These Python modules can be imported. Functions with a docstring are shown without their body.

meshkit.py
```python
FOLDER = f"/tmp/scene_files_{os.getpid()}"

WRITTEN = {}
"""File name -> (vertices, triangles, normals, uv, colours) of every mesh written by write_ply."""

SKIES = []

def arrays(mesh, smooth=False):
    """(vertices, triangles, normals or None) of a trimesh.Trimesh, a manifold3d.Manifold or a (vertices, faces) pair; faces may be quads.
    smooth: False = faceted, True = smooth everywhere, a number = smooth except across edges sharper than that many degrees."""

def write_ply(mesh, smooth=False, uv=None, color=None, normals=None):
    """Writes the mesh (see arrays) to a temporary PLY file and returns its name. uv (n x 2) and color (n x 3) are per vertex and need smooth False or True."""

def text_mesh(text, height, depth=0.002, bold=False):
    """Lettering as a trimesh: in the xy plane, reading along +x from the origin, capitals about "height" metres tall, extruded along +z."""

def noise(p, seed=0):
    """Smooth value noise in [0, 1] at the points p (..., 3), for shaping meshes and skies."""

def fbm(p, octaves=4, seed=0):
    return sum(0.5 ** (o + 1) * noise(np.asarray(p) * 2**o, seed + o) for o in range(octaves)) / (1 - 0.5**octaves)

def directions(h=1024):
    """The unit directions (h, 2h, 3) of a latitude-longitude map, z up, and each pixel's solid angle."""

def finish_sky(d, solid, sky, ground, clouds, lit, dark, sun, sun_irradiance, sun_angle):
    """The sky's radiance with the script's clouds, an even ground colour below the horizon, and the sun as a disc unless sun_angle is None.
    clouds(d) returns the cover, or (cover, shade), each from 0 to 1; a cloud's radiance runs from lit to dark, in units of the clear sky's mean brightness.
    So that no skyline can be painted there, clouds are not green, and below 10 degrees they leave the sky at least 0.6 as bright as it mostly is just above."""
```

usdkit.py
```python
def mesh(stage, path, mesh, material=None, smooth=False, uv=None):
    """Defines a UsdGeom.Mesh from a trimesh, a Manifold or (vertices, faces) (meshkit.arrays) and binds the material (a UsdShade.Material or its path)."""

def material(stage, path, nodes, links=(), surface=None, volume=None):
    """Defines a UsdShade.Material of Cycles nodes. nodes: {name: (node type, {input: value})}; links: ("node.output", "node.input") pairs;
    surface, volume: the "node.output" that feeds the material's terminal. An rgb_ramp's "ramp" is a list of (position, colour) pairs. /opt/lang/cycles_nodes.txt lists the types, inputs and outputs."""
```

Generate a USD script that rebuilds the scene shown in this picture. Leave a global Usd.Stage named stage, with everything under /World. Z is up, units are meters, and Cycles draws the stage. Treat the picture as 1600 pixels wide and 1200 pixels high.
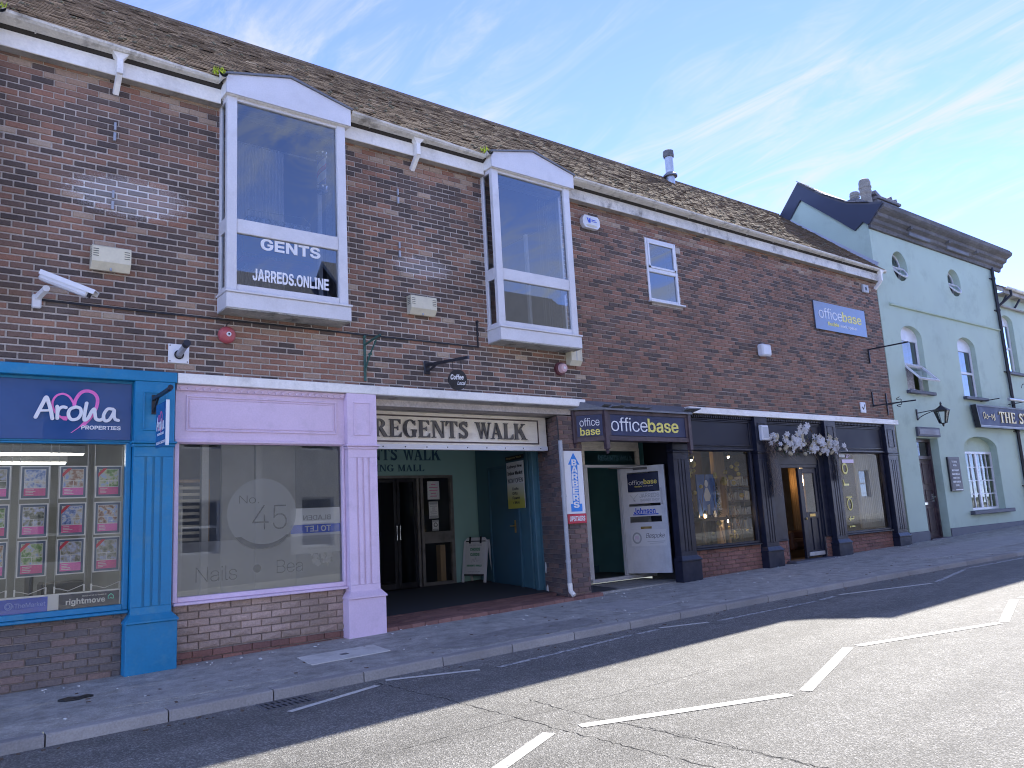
import math, random
import numpy as np
import trimesh
import usdkit, meshkit
from pxr import Usd, UsdGeom, UsdLux, UsdShade, Gf, Sdf, Vt
from shapely import affinity
from shapely.geometry import Polygon, LineString, Point, box as sbox, MultiPolygon
from shapely.ops import unary_union

rng = random.Random(7)
nrng = np.random.default_rng(11)
stage = Usd.Stage.CreateInMemory()
UsdGeom.SetStageUpAxis(stage, UsdGeom.Tokens.z)
UsdGeom.SetStageMetersPerUnit(stage, 1.0)
UsdGeom.Xform.Define(stage, '/World')
UsdGeom.Scope.Define(stage, '/World/Looks')

# ---------------------------------------------------------------- camera
YAW, PITCH, ROLL = 0.667187025, 0.167883883, -0.055201
EYE = (0.0, -9.5726, 1.42)
FX = 1254.05461
f_ = np.array([math.sin(YAW)*math.cos(PITCH), math.cos(YAW)*math.cos(PITCH), math.sin(PITCH)])
r_ = np.array([math.cos(YAW), -math.sin(YAW), 0.0])
u_ = np.cross(r_, f_)
cR, sR = math.cos(ROLL), math.sin(ROLL)
r2, u2 = cR*r_ + sR*u_, -sR*r_ + cR*u_
cam = UsdGeom.Camera.Define(stage, '/World/camera')
cam.AddTransformOp().Set(Gf.Matrix4d(*r2, 0, *u2, 0, *(-f_), 0, *EYE, 1))
cam.CreateHorizontalApertureAttr(36.0)
cam.CreateVerticalApertureAttr(27.0)
cam.CreateFocalLengthAttr(36.0*FX/1600)
cam.CreateClippingRangeAttr(Gf.Vec2f(0.05, 5000))
cam.CreateExposureAttr(2.08)

def project(P):
    q = (np.asarray(P, float)-np.array(EYE))
    z = q@f_
    return np.stack([800+FX*(q@r2)/z, 600-FX*(q@u2)/z, z], -1)

# ---------------------------------------------------------------- sky and sun
SUN = np.array([1.13, 0.472, 1.0]); SUN /= np.linalg.norm(SUN)
SUN_EL, SUN_ROT = math.asin(SUN[2]), math.atan2(SUN[0], SUN[1])
SKY_STRENGTH, SUN_INTENSITY = 0.15, 0.56
CLOUD = (1.42, 1.47, 1.58)
sky_mat = usdkit.material(stage, '/World/Looks/sky', {
    'sky': ('sky_texture', {'sky_type': 'single_scattering', 'sun_disc': False, 'sun_elevation': SUN_EL, 'sun_rotation': SUN_ROT,
                            'altitude': 40.0, 'air_density': 0.4, 'aerosol_density': 0.0, 'ozone_density': 1.0}),
    'tc': ('texture_coordinate', {}),
    'sep': ('separate_xyz', {}),
    'zz': ('math', {'math_type': 'add', 'value2': 0.12}),
    'zc': ('math', {'math_type': 'maximum', 'value2': 0.05}),
    'px': ('math', {'math_type': 'divide'}),
    'py': ('math', {'math_type': 'divide'}),
    'comb': ('combine_xyz', {}),
    'map1': ('mapping', {'rotation': (0, 0, 0.55), 'scale': (3.4, 1.1, 1)}),
    'n1': ('noise_texture', {'scale': 1.7, 'detail': 11.0, 'roughness': 0.66, 'distortion': 1.7}),
    'map2': ('mapping', {'rotation': (0, 0, 0.2), 'scale': (0.8, 0.8, 1), 'location': (3.1, 1.7, 0)}),
    'n2': ('noise_texture', {'scale': 1.1, 'detail': 3.0, 'roughness': 0.5}),
    'mul': ('math', {'math_type': 'multiply'}),
    'ramp': ('map_range', {'from_min': 0.19, 'from_max': 0.47, 'to_min': 0.0, 'to_max': 0.88, 'clamp': True, 'range_type': 'smoothstep'}),
    'tint': ('mix_color', {'blend_type': 'multiply', 'fac': 1.0, 'b': (.79, .75, .98), 'use_clamp': False}),
    'mix': ('mix_color', {'b': CLOUD, 'use_clamp': False}),
    'bg': ('background_shader', {'strength': SKY_STRENGTH}),
}, [('tc.generated', 'sep.vector'), ('sep.z', 'zz.value1'), ('zz.value', 'zc.value1'), ('sep.x', 'px.value1'), ('zc.value', 'px.value2'),
    ('sep.y', 'py.value1'), ('zc.value', 'py.value2'), ('px.value', 'comb.x'), ('py.value', 'comb.y'), ('comb.vector', 'map1.vector'),
    ('comb.vector', 'map2.vector'), ('map1.vector', 'n1.vector'), ('map2.vector', 'n2.vector'), ('n1.fac', 'mul.value1'), ('n2.fac', 'mul.value2'),
    ('mul.value', 'ramp.value'), ('ramp.result', 'mix.fac'), ('sky.color', 'tint.a'), ('tint.result', 'mix.a'), ('mix.result', 'bg.color')], surface='bg.background')
dome = UsdLux.DomeLight.Define(stage, '/World/sky')
UsdShade.MaterialBindingAPI.Apply(dome.GetPrim()).Bind(sky_mat)
dome.GetPrim().SetCustomDataByKey('kind', 'structure')
sun = UsdLux.DistantLight.Define(stage, '/World/sun')
sun.CreateIntensityAttr(SUN_INTENSITY); sun.CreateAngleAttr(0.53); sun.CreateNormalizeAttr(True); sun.CreateColorAttr(Gf.Vec3f(1.0, 0.95, 0.87))
zx = SUN; xx = np.cross([0, 0, 1], zx); xx /= np.linalg.norm(xx); yx = np.cross(zx, xx)
sun.AddTransformOp().Set(Gf.Matrix4d(*xx, 0, *yx, 0, *zx, 0, 0, 0, 30, 1))

# ---------------------------------------------------------------- helpers
USED = {}
def free(parent, name):
    base = (parent or '/World')+'/'+name
    n = USED.get(base, 0); USED[base] = n+1
    return base if n == 0 else f'{base}_{n:03d}'
def tag(prim, label=None, category=None, group=None, kind=None):
    for k, v in (('label', label), ('category', category), ('group', group), ('kind', kind)):
        if v: prim.SetCustomDataByKey(k, v)
    return prim
def thing(name, label, category, loc=None, group=None, kind=None):
    p = free(None, name)
    x = UsdGeom.Xform.Define(stage, p)
    ORIGIN[p] = np.zeros(3) if loc is None else np.array(loc, float)
    if loc is not None: x.AddTranslateOp().Set(Gf.Vec3d(*map(float, loc)))
    tag(x.GetPrim(), label, category, group, kind)
    return p
ORIGIN = {}
def origin_of(path):
    top = '/'.join(path.split('/')[:3])
    return ORIGIN.get(top, np.zeros(3))

class MB:
    """collects shapes of one mesh"""
    def __init__(s): s.v, s.f, s.t, s.n = [], [], [], 0
    def add(s, v, f, tone=0.5):
        v = np.asarray(v, float); f = np.asarray(f, int)
        if f.shape[1] == 4: f = np.vstack([f[:, [0, 1, 2]], f[:, [0, 2, 3]]])
        s.v.append(v); s.f.append(f+s.n); s.t.append(np.full(len(v), tone)); s.n += len(v); return s
    def tm(s, m, tone=0.5): return s.add(m.vertices, m.faces, tone)
    def box(s, x0, x1, y0, y1, z0, z1, c=0.0, tone=0.5):
        if x1 < x0: x0, x1 = x1, x0
        if y1 < y0: y0, y1 = y1, y0
        if z1 < z0: z0, z1 = z1, z0
        if c > 0:
            c = min(c, (x1-x0)*.45, (y1-y0)*.45, (z1-z0)*.45)
            ctr = np.array([(x0+x1)/2, (y0+y1)/2, (z0+z1)/2]); h = np.array([x1-x0, y1-y0, z1-z0])/2
            v = ctr + np.sign(CB_V)*(h - c*(np.abs(CB_V) < 1.5))
            return s.add(v, CB_F, tone)
        v = [(x, y, z) for x in (x0, x1) for y in (y0, y1) for z in (z0, z1)]
        return s.add(v, BOX_F, tone)
    def rbox(s, ctr, size, axes, tone=0.5, c=0.0):
        """box with its own axes (3 row vectors)"""
        h = np.array(size)/2
        if c > 0:
            c = min(c, *(h*.9))
            l = np.sign(CB_V)*(h - c*(np.abs(CB_V) < 1.5)); return s.add(np.array(ctr)+l@np.array(axes), CB_F, tone)
        l = np.array([(x, y, z) for x in (-1, 1) for y in (-1, 1) for z in (-1, 1)])*h
        return s.add(np.array(ctr)+l@np.array(axes), BOX_F, tone)
    def bar(s, a, b, w, h=None, up=(0, 0, 1), tone=0.5):
        a, b = np.array(a, float), np.array(b, float); d = b-a; L = np.linalg.norm(d); d /= L
        sx = np.cross(d, up); 
        if np.linalg.norm(sx) < 1e-6: sx = np.cross(d, (1, 0, 0))
        sx /= np.linalg.norm(sx); sz = np.cross(sx, d)
        return s.rbox((a+b)/2, (w, L, h or w), (sx, d, sz), tone)
    def tube(s, pts, r, n=8, cap=True, tone=0.5):
        pts = np.asarray(pts, float); m = len(pts); rr = np.broadcast_to(r, (m,))
        d = np.gradient(pts, axis=0); d /= np.linalg.norm(d, axis=1)[:, None]+1e-12
        ref = np.array([0, 0, 1.]) if abs(d[0, 2]) < .9 else np.array([1., 0, 0])
        V = []
        for i in range(m):
            a = np.cross(d[i], ref); a /= np.linalg.norm(a)+1e-12; b = np.cross(d[i], a); ref = np.cross(a, d[i]) if False else ref
            th = np.arange(n)*2*np.pi/n
            V.append(pts[i]+rr[i]*(np.cos(th)[:, None]*a+np.sin(th)[:, None]*b))
        V = np.vstack(V); F = []
        for i in range(m-1):
            for k in range(n):
                F.append((i*n+k, i*n+(k+1) % n, (i+1)*n+(k+1) % n, (i+1)*n+k))
        F = np.array(F); F = np.vstack([F[:, [0, 1, 2]], F[:, [0, 2, 3]]])
        if cap:
            c0, c1 = len(V), len(V)+1; V = np.vstack([V, pts[0], pts[-1]])
            F = np.vstack([F, [(c0, (k+1) % n, k) for k in range(n)], [(c1, (m-1)*n+k, (m-1)*n+(k+1) % n) for k in range(n)]])
        return s.add(V, F, tone)
    def lathe(s, prof, ctr, axis='z', n=20, tone=0.5):
        prof = np.asarray(prof, float); th = np.arange(n)*2*np.pi/n; V = []
        for r, h in prof:
            c = np.stack([r*np.cos(th), r*np.sin(th), np.full(n, h)], 1)
            if axis == 'y': c = c[:, [0, 2, 1]]
            if axis == 'x': c = c[:, [2, 0, 1]]
            V.append(c+np.array(ctr))
        F = [(i*n+k, i*n+(k+1) % n, (i+1)*n+(k+1) % n, (i+1)*n+k) for i in range(len(prof)-1) for k in range(n)]
        return s.add(np.vstack(V), np.array(F), tone)
    def poly_xz(s, shape, y0, y1, tone=0.5):
        """shapely shape in (x, z) extruded from y0 (front, smaller) to y1"""
        for g in geoms(shape):
            m = trimesh.creation.extrude_polygon(g, abs(y1-y0), engine='earcut')
            v = np.array(m.vertices); s.add(np.stack([v[:, 0], max(y0, y1)-v[:, 2], v[:, 1]], 1), m.faces, tone)
        return s
    def poly_yz(s, shape, x0, x1, tone=0.5):
        for g in geoms(shape):
            m = trimesh.creation.extrude_polygon(g, abs(x1-x0), engine='earcut')
            v = np.array(m.vertices); s.add(np.stack([min(x0, x1)+v[:, 2], v[:, 0], v[:, 1]], 1), m.faces, tone)
        return s
    def poly_xy(s, shape, z0, z1, tone=0.5, zf=None):
        for g in geoms(shape):
            m = trimesh.creation.extrude_polygon(g, abs(z1-z0), engine='earcut')
            v = np.array(m.vertices); v[:, 2] += min(z0, z1)
            if zf is not None: v[:, 2] += zf(v[:, 0], v[:, 1])
            s.add(v, m.faces, tone)
        return s
    def frame_poly(s, shape, depth, o, ax, ay, tone=0.5):
        """shape in a plane with origin o and axes ax, ay, extruded by depth along ax x ay"""
        ax, ay = np.array(ax, float), np.array(ay, float); az = np.cross(ax, ay)
        for g in geoms(shape):
            m = trimesh.creation.extrude_polygon(g, depth, engine='earcut'); v = np.array(m.vertices)
            s.add(np.array(o)+v[:, :1]*ax+v[:, 1:2]*ay+v[:, 2:]*az, m.faces, tone)
        return s
    def quad(s, a, b, c, d, tone=0.5): return s.add([a, b, c, d], [(0, 1, 2), (0, 2, 3)], tone)
    def build(s, name, mat, parent=None, smooth=False, tone=False, **tags):
        if not s.v: return None
        path = free(parent, name)
        V = np.vstack(s.v); F = np.vstack(s.f)
        if parent: V = V-origin_of(parent)
        m = usdkit.mesh(stage, path, (V, F), mat, smooth=smooth)
        if tone: UsdGeom.PrimvarsAPI(m).CreatePrimvar('tone', Sdf.ValueTypeNames.FloatArray, 'vertex').Set(Vt.FloatArray.FromNumpy(np.concatenate(s.t).astype(np.float32)))
        if tags: tag(m.GetPrim(), **tags)
        return path
def geoms(shape):
    if shape.is_empty: return []
    out = []
    for g in getattr(shape, 'geoms', [shape]):
        if g.geom_type != 'Polygon' or g.area < 1e-9: continue
        if len(g.interiors) < 2: out.append(g); continue
        a, b, c, d = g.bounds; xs = sorted({round((i.bounds[0]+i.bounds[2])/2, 5) for i in g.interiors})
        for x0, x1 in zip([a-1]+xs, xs+[c+1]): out += geoms(g.intersection(sbox(x0, b-1, x1, d+1)))
    return out
BOX_F = trimesh.convex.convex_hull(np.array([(x, y, z) for x in (-1, 1) for y in (-1, 1) for z in (-1, 1)], float))
_bv = np.array([(x, y, z) for x in (-1, 1) for y in (-1, 1) for z in (-1, 1)], float)
BOX_F = np.array([(0, 1, 3), (0, 3, 2), (4, 6, 7), (4, 7, 5), (0, 4, 5), (0, 5, 1), (2, 3, 7), (2, 7, 6), (0, 2, 6), (0, 6, 4), (1, 5, 7), (1, 7, 3)])
# chamfered box: three points near each corner, marked by size 2 on the axis that stays full
_cb = []
for sx in (-1, 1):
    for sy in (-1, 1):
        for sz in (-1, 1):
            for k in range(3):
                q = [sx, sy, sz]; q[k] *= 2; _cb.append(q)
CB_V = np.array(_cb, float)
_h = trimesh.Trimesh(np.sign(CB_V)*(1-0.2*(np.abs(CB_V) < 1.5)), np.zeros((0, 3), int), process=False)
from scipy.spatial import ConvexHull
_hp = np.array(_h.vertices); _ch = ConvexHull(_hp); _F = []
for tri, eq in zip(_ch.simplices, _ch.equations):
    a, b, c = _hp[tri]
    _F.append(tri if np.dot(np.cross(b-a, c-a), eq[:3]) > 0 else tri[::-1])
CB_F = np.array(_F)

# ---------------------------------------------------------------- lettering
import glob
from PIL import Image, ImageDraw, ImageFont
FONTS = glob.glob('/opt/blender-*/*/datafiles/fonts/')[0]
def text_shape(txt, wght=400, italic=0.0, font='Inter.woff2', width=None):
    """lettering as a shapely shape, capitals about 1 tall, from (0, 0)"""
    key = (txt, wght, italic, font)
    if key in TEXTS: return TEXTS[key]
    f = ImageFont.truetype(FONTS+font, 100)
    try: f.set_variation_by_axes([32, wght] if font.startswith('Inter') else [wght, 100])
    except Exception: pass
    x0, y0, x1, y1 = f.getbbox(txt, anchor='ls')
    im = Image.new('L', (x1-x0+8, y1-y0+8)); ImageDraw.Draw(im).text((4-x0, 4-y0), txt, 255, f, anchor='ls')
    on = np.pad(np.asarray(im) > 127, ((0, 0), (1, 1))).astype(np.int8)
    r, st = np.nonzero(np.diff(on, axis=1) == 1); en = np.nonzero(np.diff(on, axis=1) == -1)[1]
    sh = unary_union([sbox(a, -k-1, b, -k) for a, k, b in zip(st, r, en)]).buffer(0.6).buffer(-0.6).simplify(0.8)
    sh = affinity.affine_transform(sh, [1/73., 0, 0, 1/73., -4/73., (4-y0)/73.])
    if italic: sh = affinity.affine_transform(sh, [1, italic, 0, 1, 0, 0])
    TEXTS[key] = sh
    return sh
TEXTS = {}
def fit(shape, x0, x1, z0=None, z1=None, zb=None, ze=None):
    """scales and moves a shape so that its bounds are x0..x1, z0..z1"""
    a, b, c, d = shape.bounds
    sx = (x1-x0)/(c-a)
    sz = (z1-z0)/(d-b) if z1 is not None else sx
    return affinity.affine_transform(shape, [sx, 0, 0, sz, x0-a*sx, z0-b*sz])
def ell(cx, cy, rx, ry, n=48):
    th = np.linspace(0, 2*np.pi, n, endpoint=False); return Polygon(np.stack([cx+rx*np.cos(th), cy+ry*np.sin(th)], 1))
def stroke(pts, w, smooth=True, cap=1):
    pts = np.asarray(pts, float)
    if smooth and len(pts) > 2:
        P = np.vstack([2*pts[0]-pts[1], pts, 2*pts[-1]-pts[-2]]); out = []
        for i in range(1, len(P)-2):
            for t in np.linspace(0, 1, 8, endpoint=False):
                a, b, c, d = P[i-1:i+3]
                out.append(.5*((2*b)+(-a+c)*t+(2*a-5*b+4*c-d)*t*t+(-a+3*b-3*c+d)*t**3))
        pts = np.vstack([out, pts[-1]])
    return LineString(pts).buffer(w/2, cap_style=cap, quad_segs=4)
def serif_glyph(ch):
    T, t, s, o = .2, .075, .055, .075
    def stem(x, w=T): return unary_union([sbox(x, 0, x+w, 1), sbox(x-o, 0, x+w+o, s), sbox(x-o, 1-s, x+w+o, 1)])
    def line(a, b, w): return LineString([a, b]).buffer(w/2, cap_style=2)
    clip = sbox(-1, 0, 3, 1)
    def bowl(x, y0, y1, rx): 
        c = ell(x, (y0+y1)/2, rx, (y1-y0)/2).difference(ell(x, (y0+y1)/2, rx-T*.95, (y1-y0)/2-t))
        return c.intersection(sbox(x, y0, x+rx, y1))
    if ch == 'R': return unary_union([stem(.1), bowl(.3, .47, 1, .42), sbox(.3, .47, .36, .47+t), sbox(.3, 1-t, .36, 1), line((.42, .5), (.78, 0), .2).intersection(clip), sbox(.68, 0, .95, s)]), .95
    if ch == 'P': return unary_union([stem(.1), bowl(.3, .44, 1, .42), sbox(.3, .44, .36, .44+t), sbox(.3, 1-t, .36, 1)]), .8
    if ch == 'E': return unary_union([stem(.1), sbox(.2, 1-t, .76, 1), Polygon([(.76, 1), (.76, .74), (.6, .93)]), sbox(.2, .48, .6, .48+t), Polygon([(.6, .38), (.6, .65), (.5, .52)]), sbox(.2, 0, .8, t), Polygon([(.8, 0), (.82, .28), (.6, .07)])]), .88
    if ch == 'G': return unary_union([ell(.48, .5, .46, .52).difference(ell(.5, .5, .26, .45)).difference(sbox(.6, .4, 1.2, .78)), Polygon([(.84, .98), (.84, .68), (.66, .9)]), sbox(.66, .02, .86, .42), sbox(.56, .4, .94, .4+s)]), 1.0
    if ch == 'N': return unary_union([sbox(.14, 0, .22, 1), sbox(.04, 0, .32, s), sbox(0, 1-s, .3, 1), Polygon([(.1, 1), (.33, 1), (.88, 0), (.74, 0)]), sbox(.8, 0, .88, 1), sbox(.7, 1-s, .98, 1)]), 1.02
    if ch == 'T': return unary_union([sbox(.32, 0, .52, 1), sbox(.22, 0, .62, s), sbox(.02, 1-t, .82, 1), Polygon([(.02, 1), (.0, .7), (.2, .93)]), Polygon([(.82, 1), (.84, .7), (.64, .93)])]), .86
    if ch == 'S': return unary_union([stroke([(.6, .84), (.4, .93), (.2, .84), (.2, .66), (.4, .52), (.58, .36), (.58, .17), (.38, .07), (.14, .17)], .17), sbox(.6, .68, .66, 1), sbox(.06, 0, .12, .32)]).intersection(sbox(-1, -.02, 3, 1.02)), .76
    if ch == 'W': return unary_union([Polygon([(.06, 1), (.28, 1), (.48, .0), (.4, .0)]), line((.44, 0), (.62, 1), .07), Polygon([(.5, 1), (.7, 1), (.92, 0), (.84, 0)]), line((.88, 0), (1.1, 1), .07), sbox(-.02, 1-s, .36, 1), sbox(.5, 1-s, .78, 1), sbox(1.0, 1-s, 1.22, 1)]).intersection(clip), 1.16
    if ch == 'A': return unary_union([line((.12, 0), (.44, 1), .075), Polygon([(.36, 1), (.5, 1), (.88, 0), (.64, 0)]), sbox(.22, .3, .66, .3+t), sbox(-.02, 0, .26, s), sbox(.54, 0, .98, s)]).intersection(clip), .96
    if ch == 'L': return unary_union([stem(.1), sbox(.2, 0, .76, t), Polygon([(.76, 0), (.78, .34), (.56, .07)])]), .82
    if ch == 'K': return unary_union([stem(.1), line((.3, .42), (.78, .97), .085), Polygon([(.4, .56), (.58, .7), (.98, 0), (.72, 0)]), sbox(.62, 1-s, .92, 1), sbox(.62, 0, 1.06, s)]).intersection(clip), 1.02
    if ch == 'H': return unary_union([stem(.1), stem(.66), sbox(.2, .47, .7, .47+t)]), 1.0
    if ch == 'M': return unary_union([sbox(.12, 0, .2, 1), sbox(.02, 0, .3, s), Polygon([(.08, 1), (.28, 1), (.58, .1), (.48, 0)]), line((.54, .05), (.86, 1), .07), sbox(.8, 0, 1.0, 1), sbox(.7, 0, 1.08, s), sbox(0, 1-s, .2, 1), sbox(.9, 1-s, 1.08, 1)]).intersection(clip), 1.14
    if ch == 'O': return ell(.48, .5, .46, .52).difference(ell(.48, .5, .26, .46)), .98
    if ch == 'I': return stem(.1), .44
    return None, .45
def serif_text(txt):
    x, out = 0, []
    for ch in txt:
        g, w = serif_glyph(ch)
        if g is not None: out.append(affinity.translate(g, x, 0))
        x += w+.04
    return unary_union(out)

# ---------------------------------------------------------------- materials
def mat(name, col, rough=.5, var=.12, vs=2.5, fine=.08, fs=70., bump=.0, bs=90., metal=0., spec=.5, dirt=None, stretch=(1, 1, 1), coat=0., bdist=.004):
    """a painted, metal or stone surface: broad and fine variation of the colour, fine relief, dirt = (colour, amount, scale)"""
    n = {'geo': ('geometry', {}), 'mp': ('mapping', {'scale': stretch}),
         'n1': ('noise_texture', {'scale': vs, 'detail': 6., 'roughness': .6}), 'n2': ('noise_texture', {'scale': fs, 'detail': 3.}),
         'r1': ('map_range', {'from_min': .3, 'from_max': .7, 'to_min': 1-var, 'to_max': 1+var}),
         'r2': ('map_range', {'from_min': .3, 'from_max': .7, 'to_min': 1-fine, 'to_max': 1+fine}),
         'mm': ('math', {'math_type': 'multiply'}),
         'c': ('mix_color', {'blend_type': 'multiply', 'fac': 1.0, 'a': col, 'use_clamp': False}),
         'rr': ('map_range', {'from_min': .3, 'from_max': .7, 'to_min': max(.02, rough-.1*min(1, rough*2)), 'to_max': min(1, rough+.1)}),
         'p': ('principled_bsdf', {'metallic': metal, 'specular_ior_level': spec, 'coat_weight': coat})}
    l = [('geo.position', 'mp.vector'), ('mp.vector', 'n1.vector'), ('mp.vector', 'n2.vector'), ('n1.fac', 'r1.value'), ('n2.fac', 'r2.value'), ('r1.result', 'mm.value1'), ('r2.result', 'mm.value2'),
         ('mm.value', 'c.b'), ('n1.fac', 'rr.value'), ('rr.result', 'p.roughness')]
    out = 'c.result'
    if dirt:
        n['nd'] = ('noise_texture', {'scale': dirt[2], 'detail': 8., 'roughness': .7})
        n['rd'] = ('map_range', {'from_min': .52, 'from_max': .68, 'to_min': 0., 'to_max': dirt[1], 'clamp': True})
        n['cd'] = ('mix_color', {'b': dirt[0], 'use_clamp': False})
        l += [('mp.vector', 'nd.vector'), ('nd.fac', 'rd.value'), ('rd.result', 'cd.fac'), ('c.result', 'cd.a')]; out = 'cd.result'
    l.append((out, 'p.base_color'))
    if bump:
        n['nb'] = ('noise_texture', {'scale': bs, 'detail': 4.}); n['b'] = ('bump', {'strength': bump, 'distance': bdist})
        l += [('mp.vector', 'nb.vector'), ('nb.fac', 'b.height'), ('b.normal', 'p.normal')]
    return usdkit.material(stage, '/World/Looks/'+name, n, l, surface='p.BSDF')
def tone_mat(name, ramp, rough=.85, grain=.22, fs=45., bump=.5, bs=120., spec=.3, stain=None, patches=()):
    """pieces whose colour is picked by each piece's own 'tone'; patches = ((centre), radius, colour, amount) of efflorescence or wear"""
    n = {'geo': ('geometry', {}), 'at': ('attribute', {'attribute': 'tone'}), 'rp': ('rgb_ramp', {'ramp': ramp}),
         'n1': ('noise_texture', {'scale': fs, 'detail': 6., 'roughness': .7}), 'r1': ('map_range', {'from_min': .3, 'from_max': .7, 'to_min': 1-grain, 'to_max': 1+grain}),
         'n3': ('noise_texture', {'scale': .9, 'detail': 5., 'roughness': .6}), 'r3': ('map_range', {'from_min': .3, 'from_max': .7, 'to_min': .8, 'to_max': 1.18}),
         'm1': ('math', {'math_type': 'multiply'}),
         'c': ('mix_color', {'blend_type': 'multiply', 'fac': 1., 'use_clamp': False}), 'nb': ('noise_texture', {'scale': bs, 'detail': 5.}), 'b': ('bump', {'strength': bump, 'distance': .004}),
         'p': ('principled_bsdf', {'roughness': rough, 'specular_ior_level': spec})}
    l = [('at.fac', 'rp.fac'), ('geo.position', 'n1.vector'), ('geo.position', 'n3.vector'), ('geo.position', 'nb.vector'), ('n1.fac', 'r1.value'), ('n3.fac', 'r3.value'), ('r1.result', 'm1.value1'),
         ('r3.result', 'm1.value2'), ('m1.value', 'c.b'), ('rp.color', 'c.a'), ('nb.fac', 'b.height'), ('b.normal', 'p.normal')]
    out = 'c.result'
    for i, (ctr, rad, col, amt, sc) in enumerate(patches):
        n[f'ps{i}'] = ('mapping', {'location': tuple(-np.array(ctr)/np.array(rad)), 'scale': tuple(1/np.array(rad))})
        n[f'pg{i}'] = ('gradient_texture', {'gradient_type': 'spherical'})
        n[f'pn{i}'] = ('noise_texture', {'scale': sc, 'detail': 7., 'roughness': .75})
        n[f'pm{i}'] = ('math', {'math_type': 'multiply'}); n[f'pr{i}'] = ('map_range', {'from_min': .24, 'from_max': .31, 'to_min': 0., 'to_max': amt, 'clamp': True})
        n[f'pc{i}'] = ('mix_color', {'b': col, 'use_clamp': False})
        l += [('geo.position', f'ps{i}.vector'), (f'ps{i}.vector', f'pg{i}.vector'), ('geo.position', f'pn{i}.vector'), (f'pg{i}.fac', f'pm{i}.value1'), (f'pn{i}.fac', f'pm{i}.value2'),
              (f'pm{i}.value', f'pr{i}.value'), (f'pr{i}.result', f'pc{i}.fac'), (out, f'pc{i}.a')]; out = f'pc{i}.result'
    l.append((out, 'p.base_color'))
    return usdkit.material(stage, '/World/Looks/'+name, n, l, surface='p.BSDF')
def glass_mat(name, ior=1.75, tint=(.93, .95, .95), film=0.):
    """a window pane: what is behind it shows through, mixed with the mirror image by the angle; film = a thin greasy bloom"""
    n = {'fr': ('fresnel', {'IOR': ior}), 't': ('transparent_bsdf', {'color': tint}), 'g': ('glossy_bsdf', {'roughness': 0.0, 'color': (.88, .95, 1.)}), 'm': ('mix_closure', {})}
    l = [('fr.fac', 'm.fac'), ('t.BSDF', 'm.closure1'), ('g.BSDF', 'm.closure2')]; out = 'm.closure'
    if film:
        n |= {'d': ('diffuse_bsdf', {'color': (.6, .62, .62)}), 'm2': ('mix_closure', {'fac': film})}
        l += [('m.closure', 'm2.closure1'), ('d.BSDF', 'm2.closure2')]; out = 'm2.closure'
    return usdkit.material(stage, '/World/Looks/'+name, n, l, surface=out)
def film_mat(name, col, cover, wide=None):
    """etched vinyl on a pane: partly see-through"""
    return usdkit.material(stage, '/World/Looks/'+name, {'t': ('transparent_bsdf', {'color': (1, 1, 1)}), 'd': ('diffuse_bsdf', {'color': col}), 'm': ('mix_closure', {'fac': cover})},
                           [('t.BSDF', 'm.closure1'), ('d.BSDF', 'm.closure2')], surface='m.closure')
def lamp_mat(name, col, strength):
    return usdkit.material(stage, '/World/Looks/'+name, {'e': ('emission', {'color': col, 'strength': strength})}, [], surface='e.emission')
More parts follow.
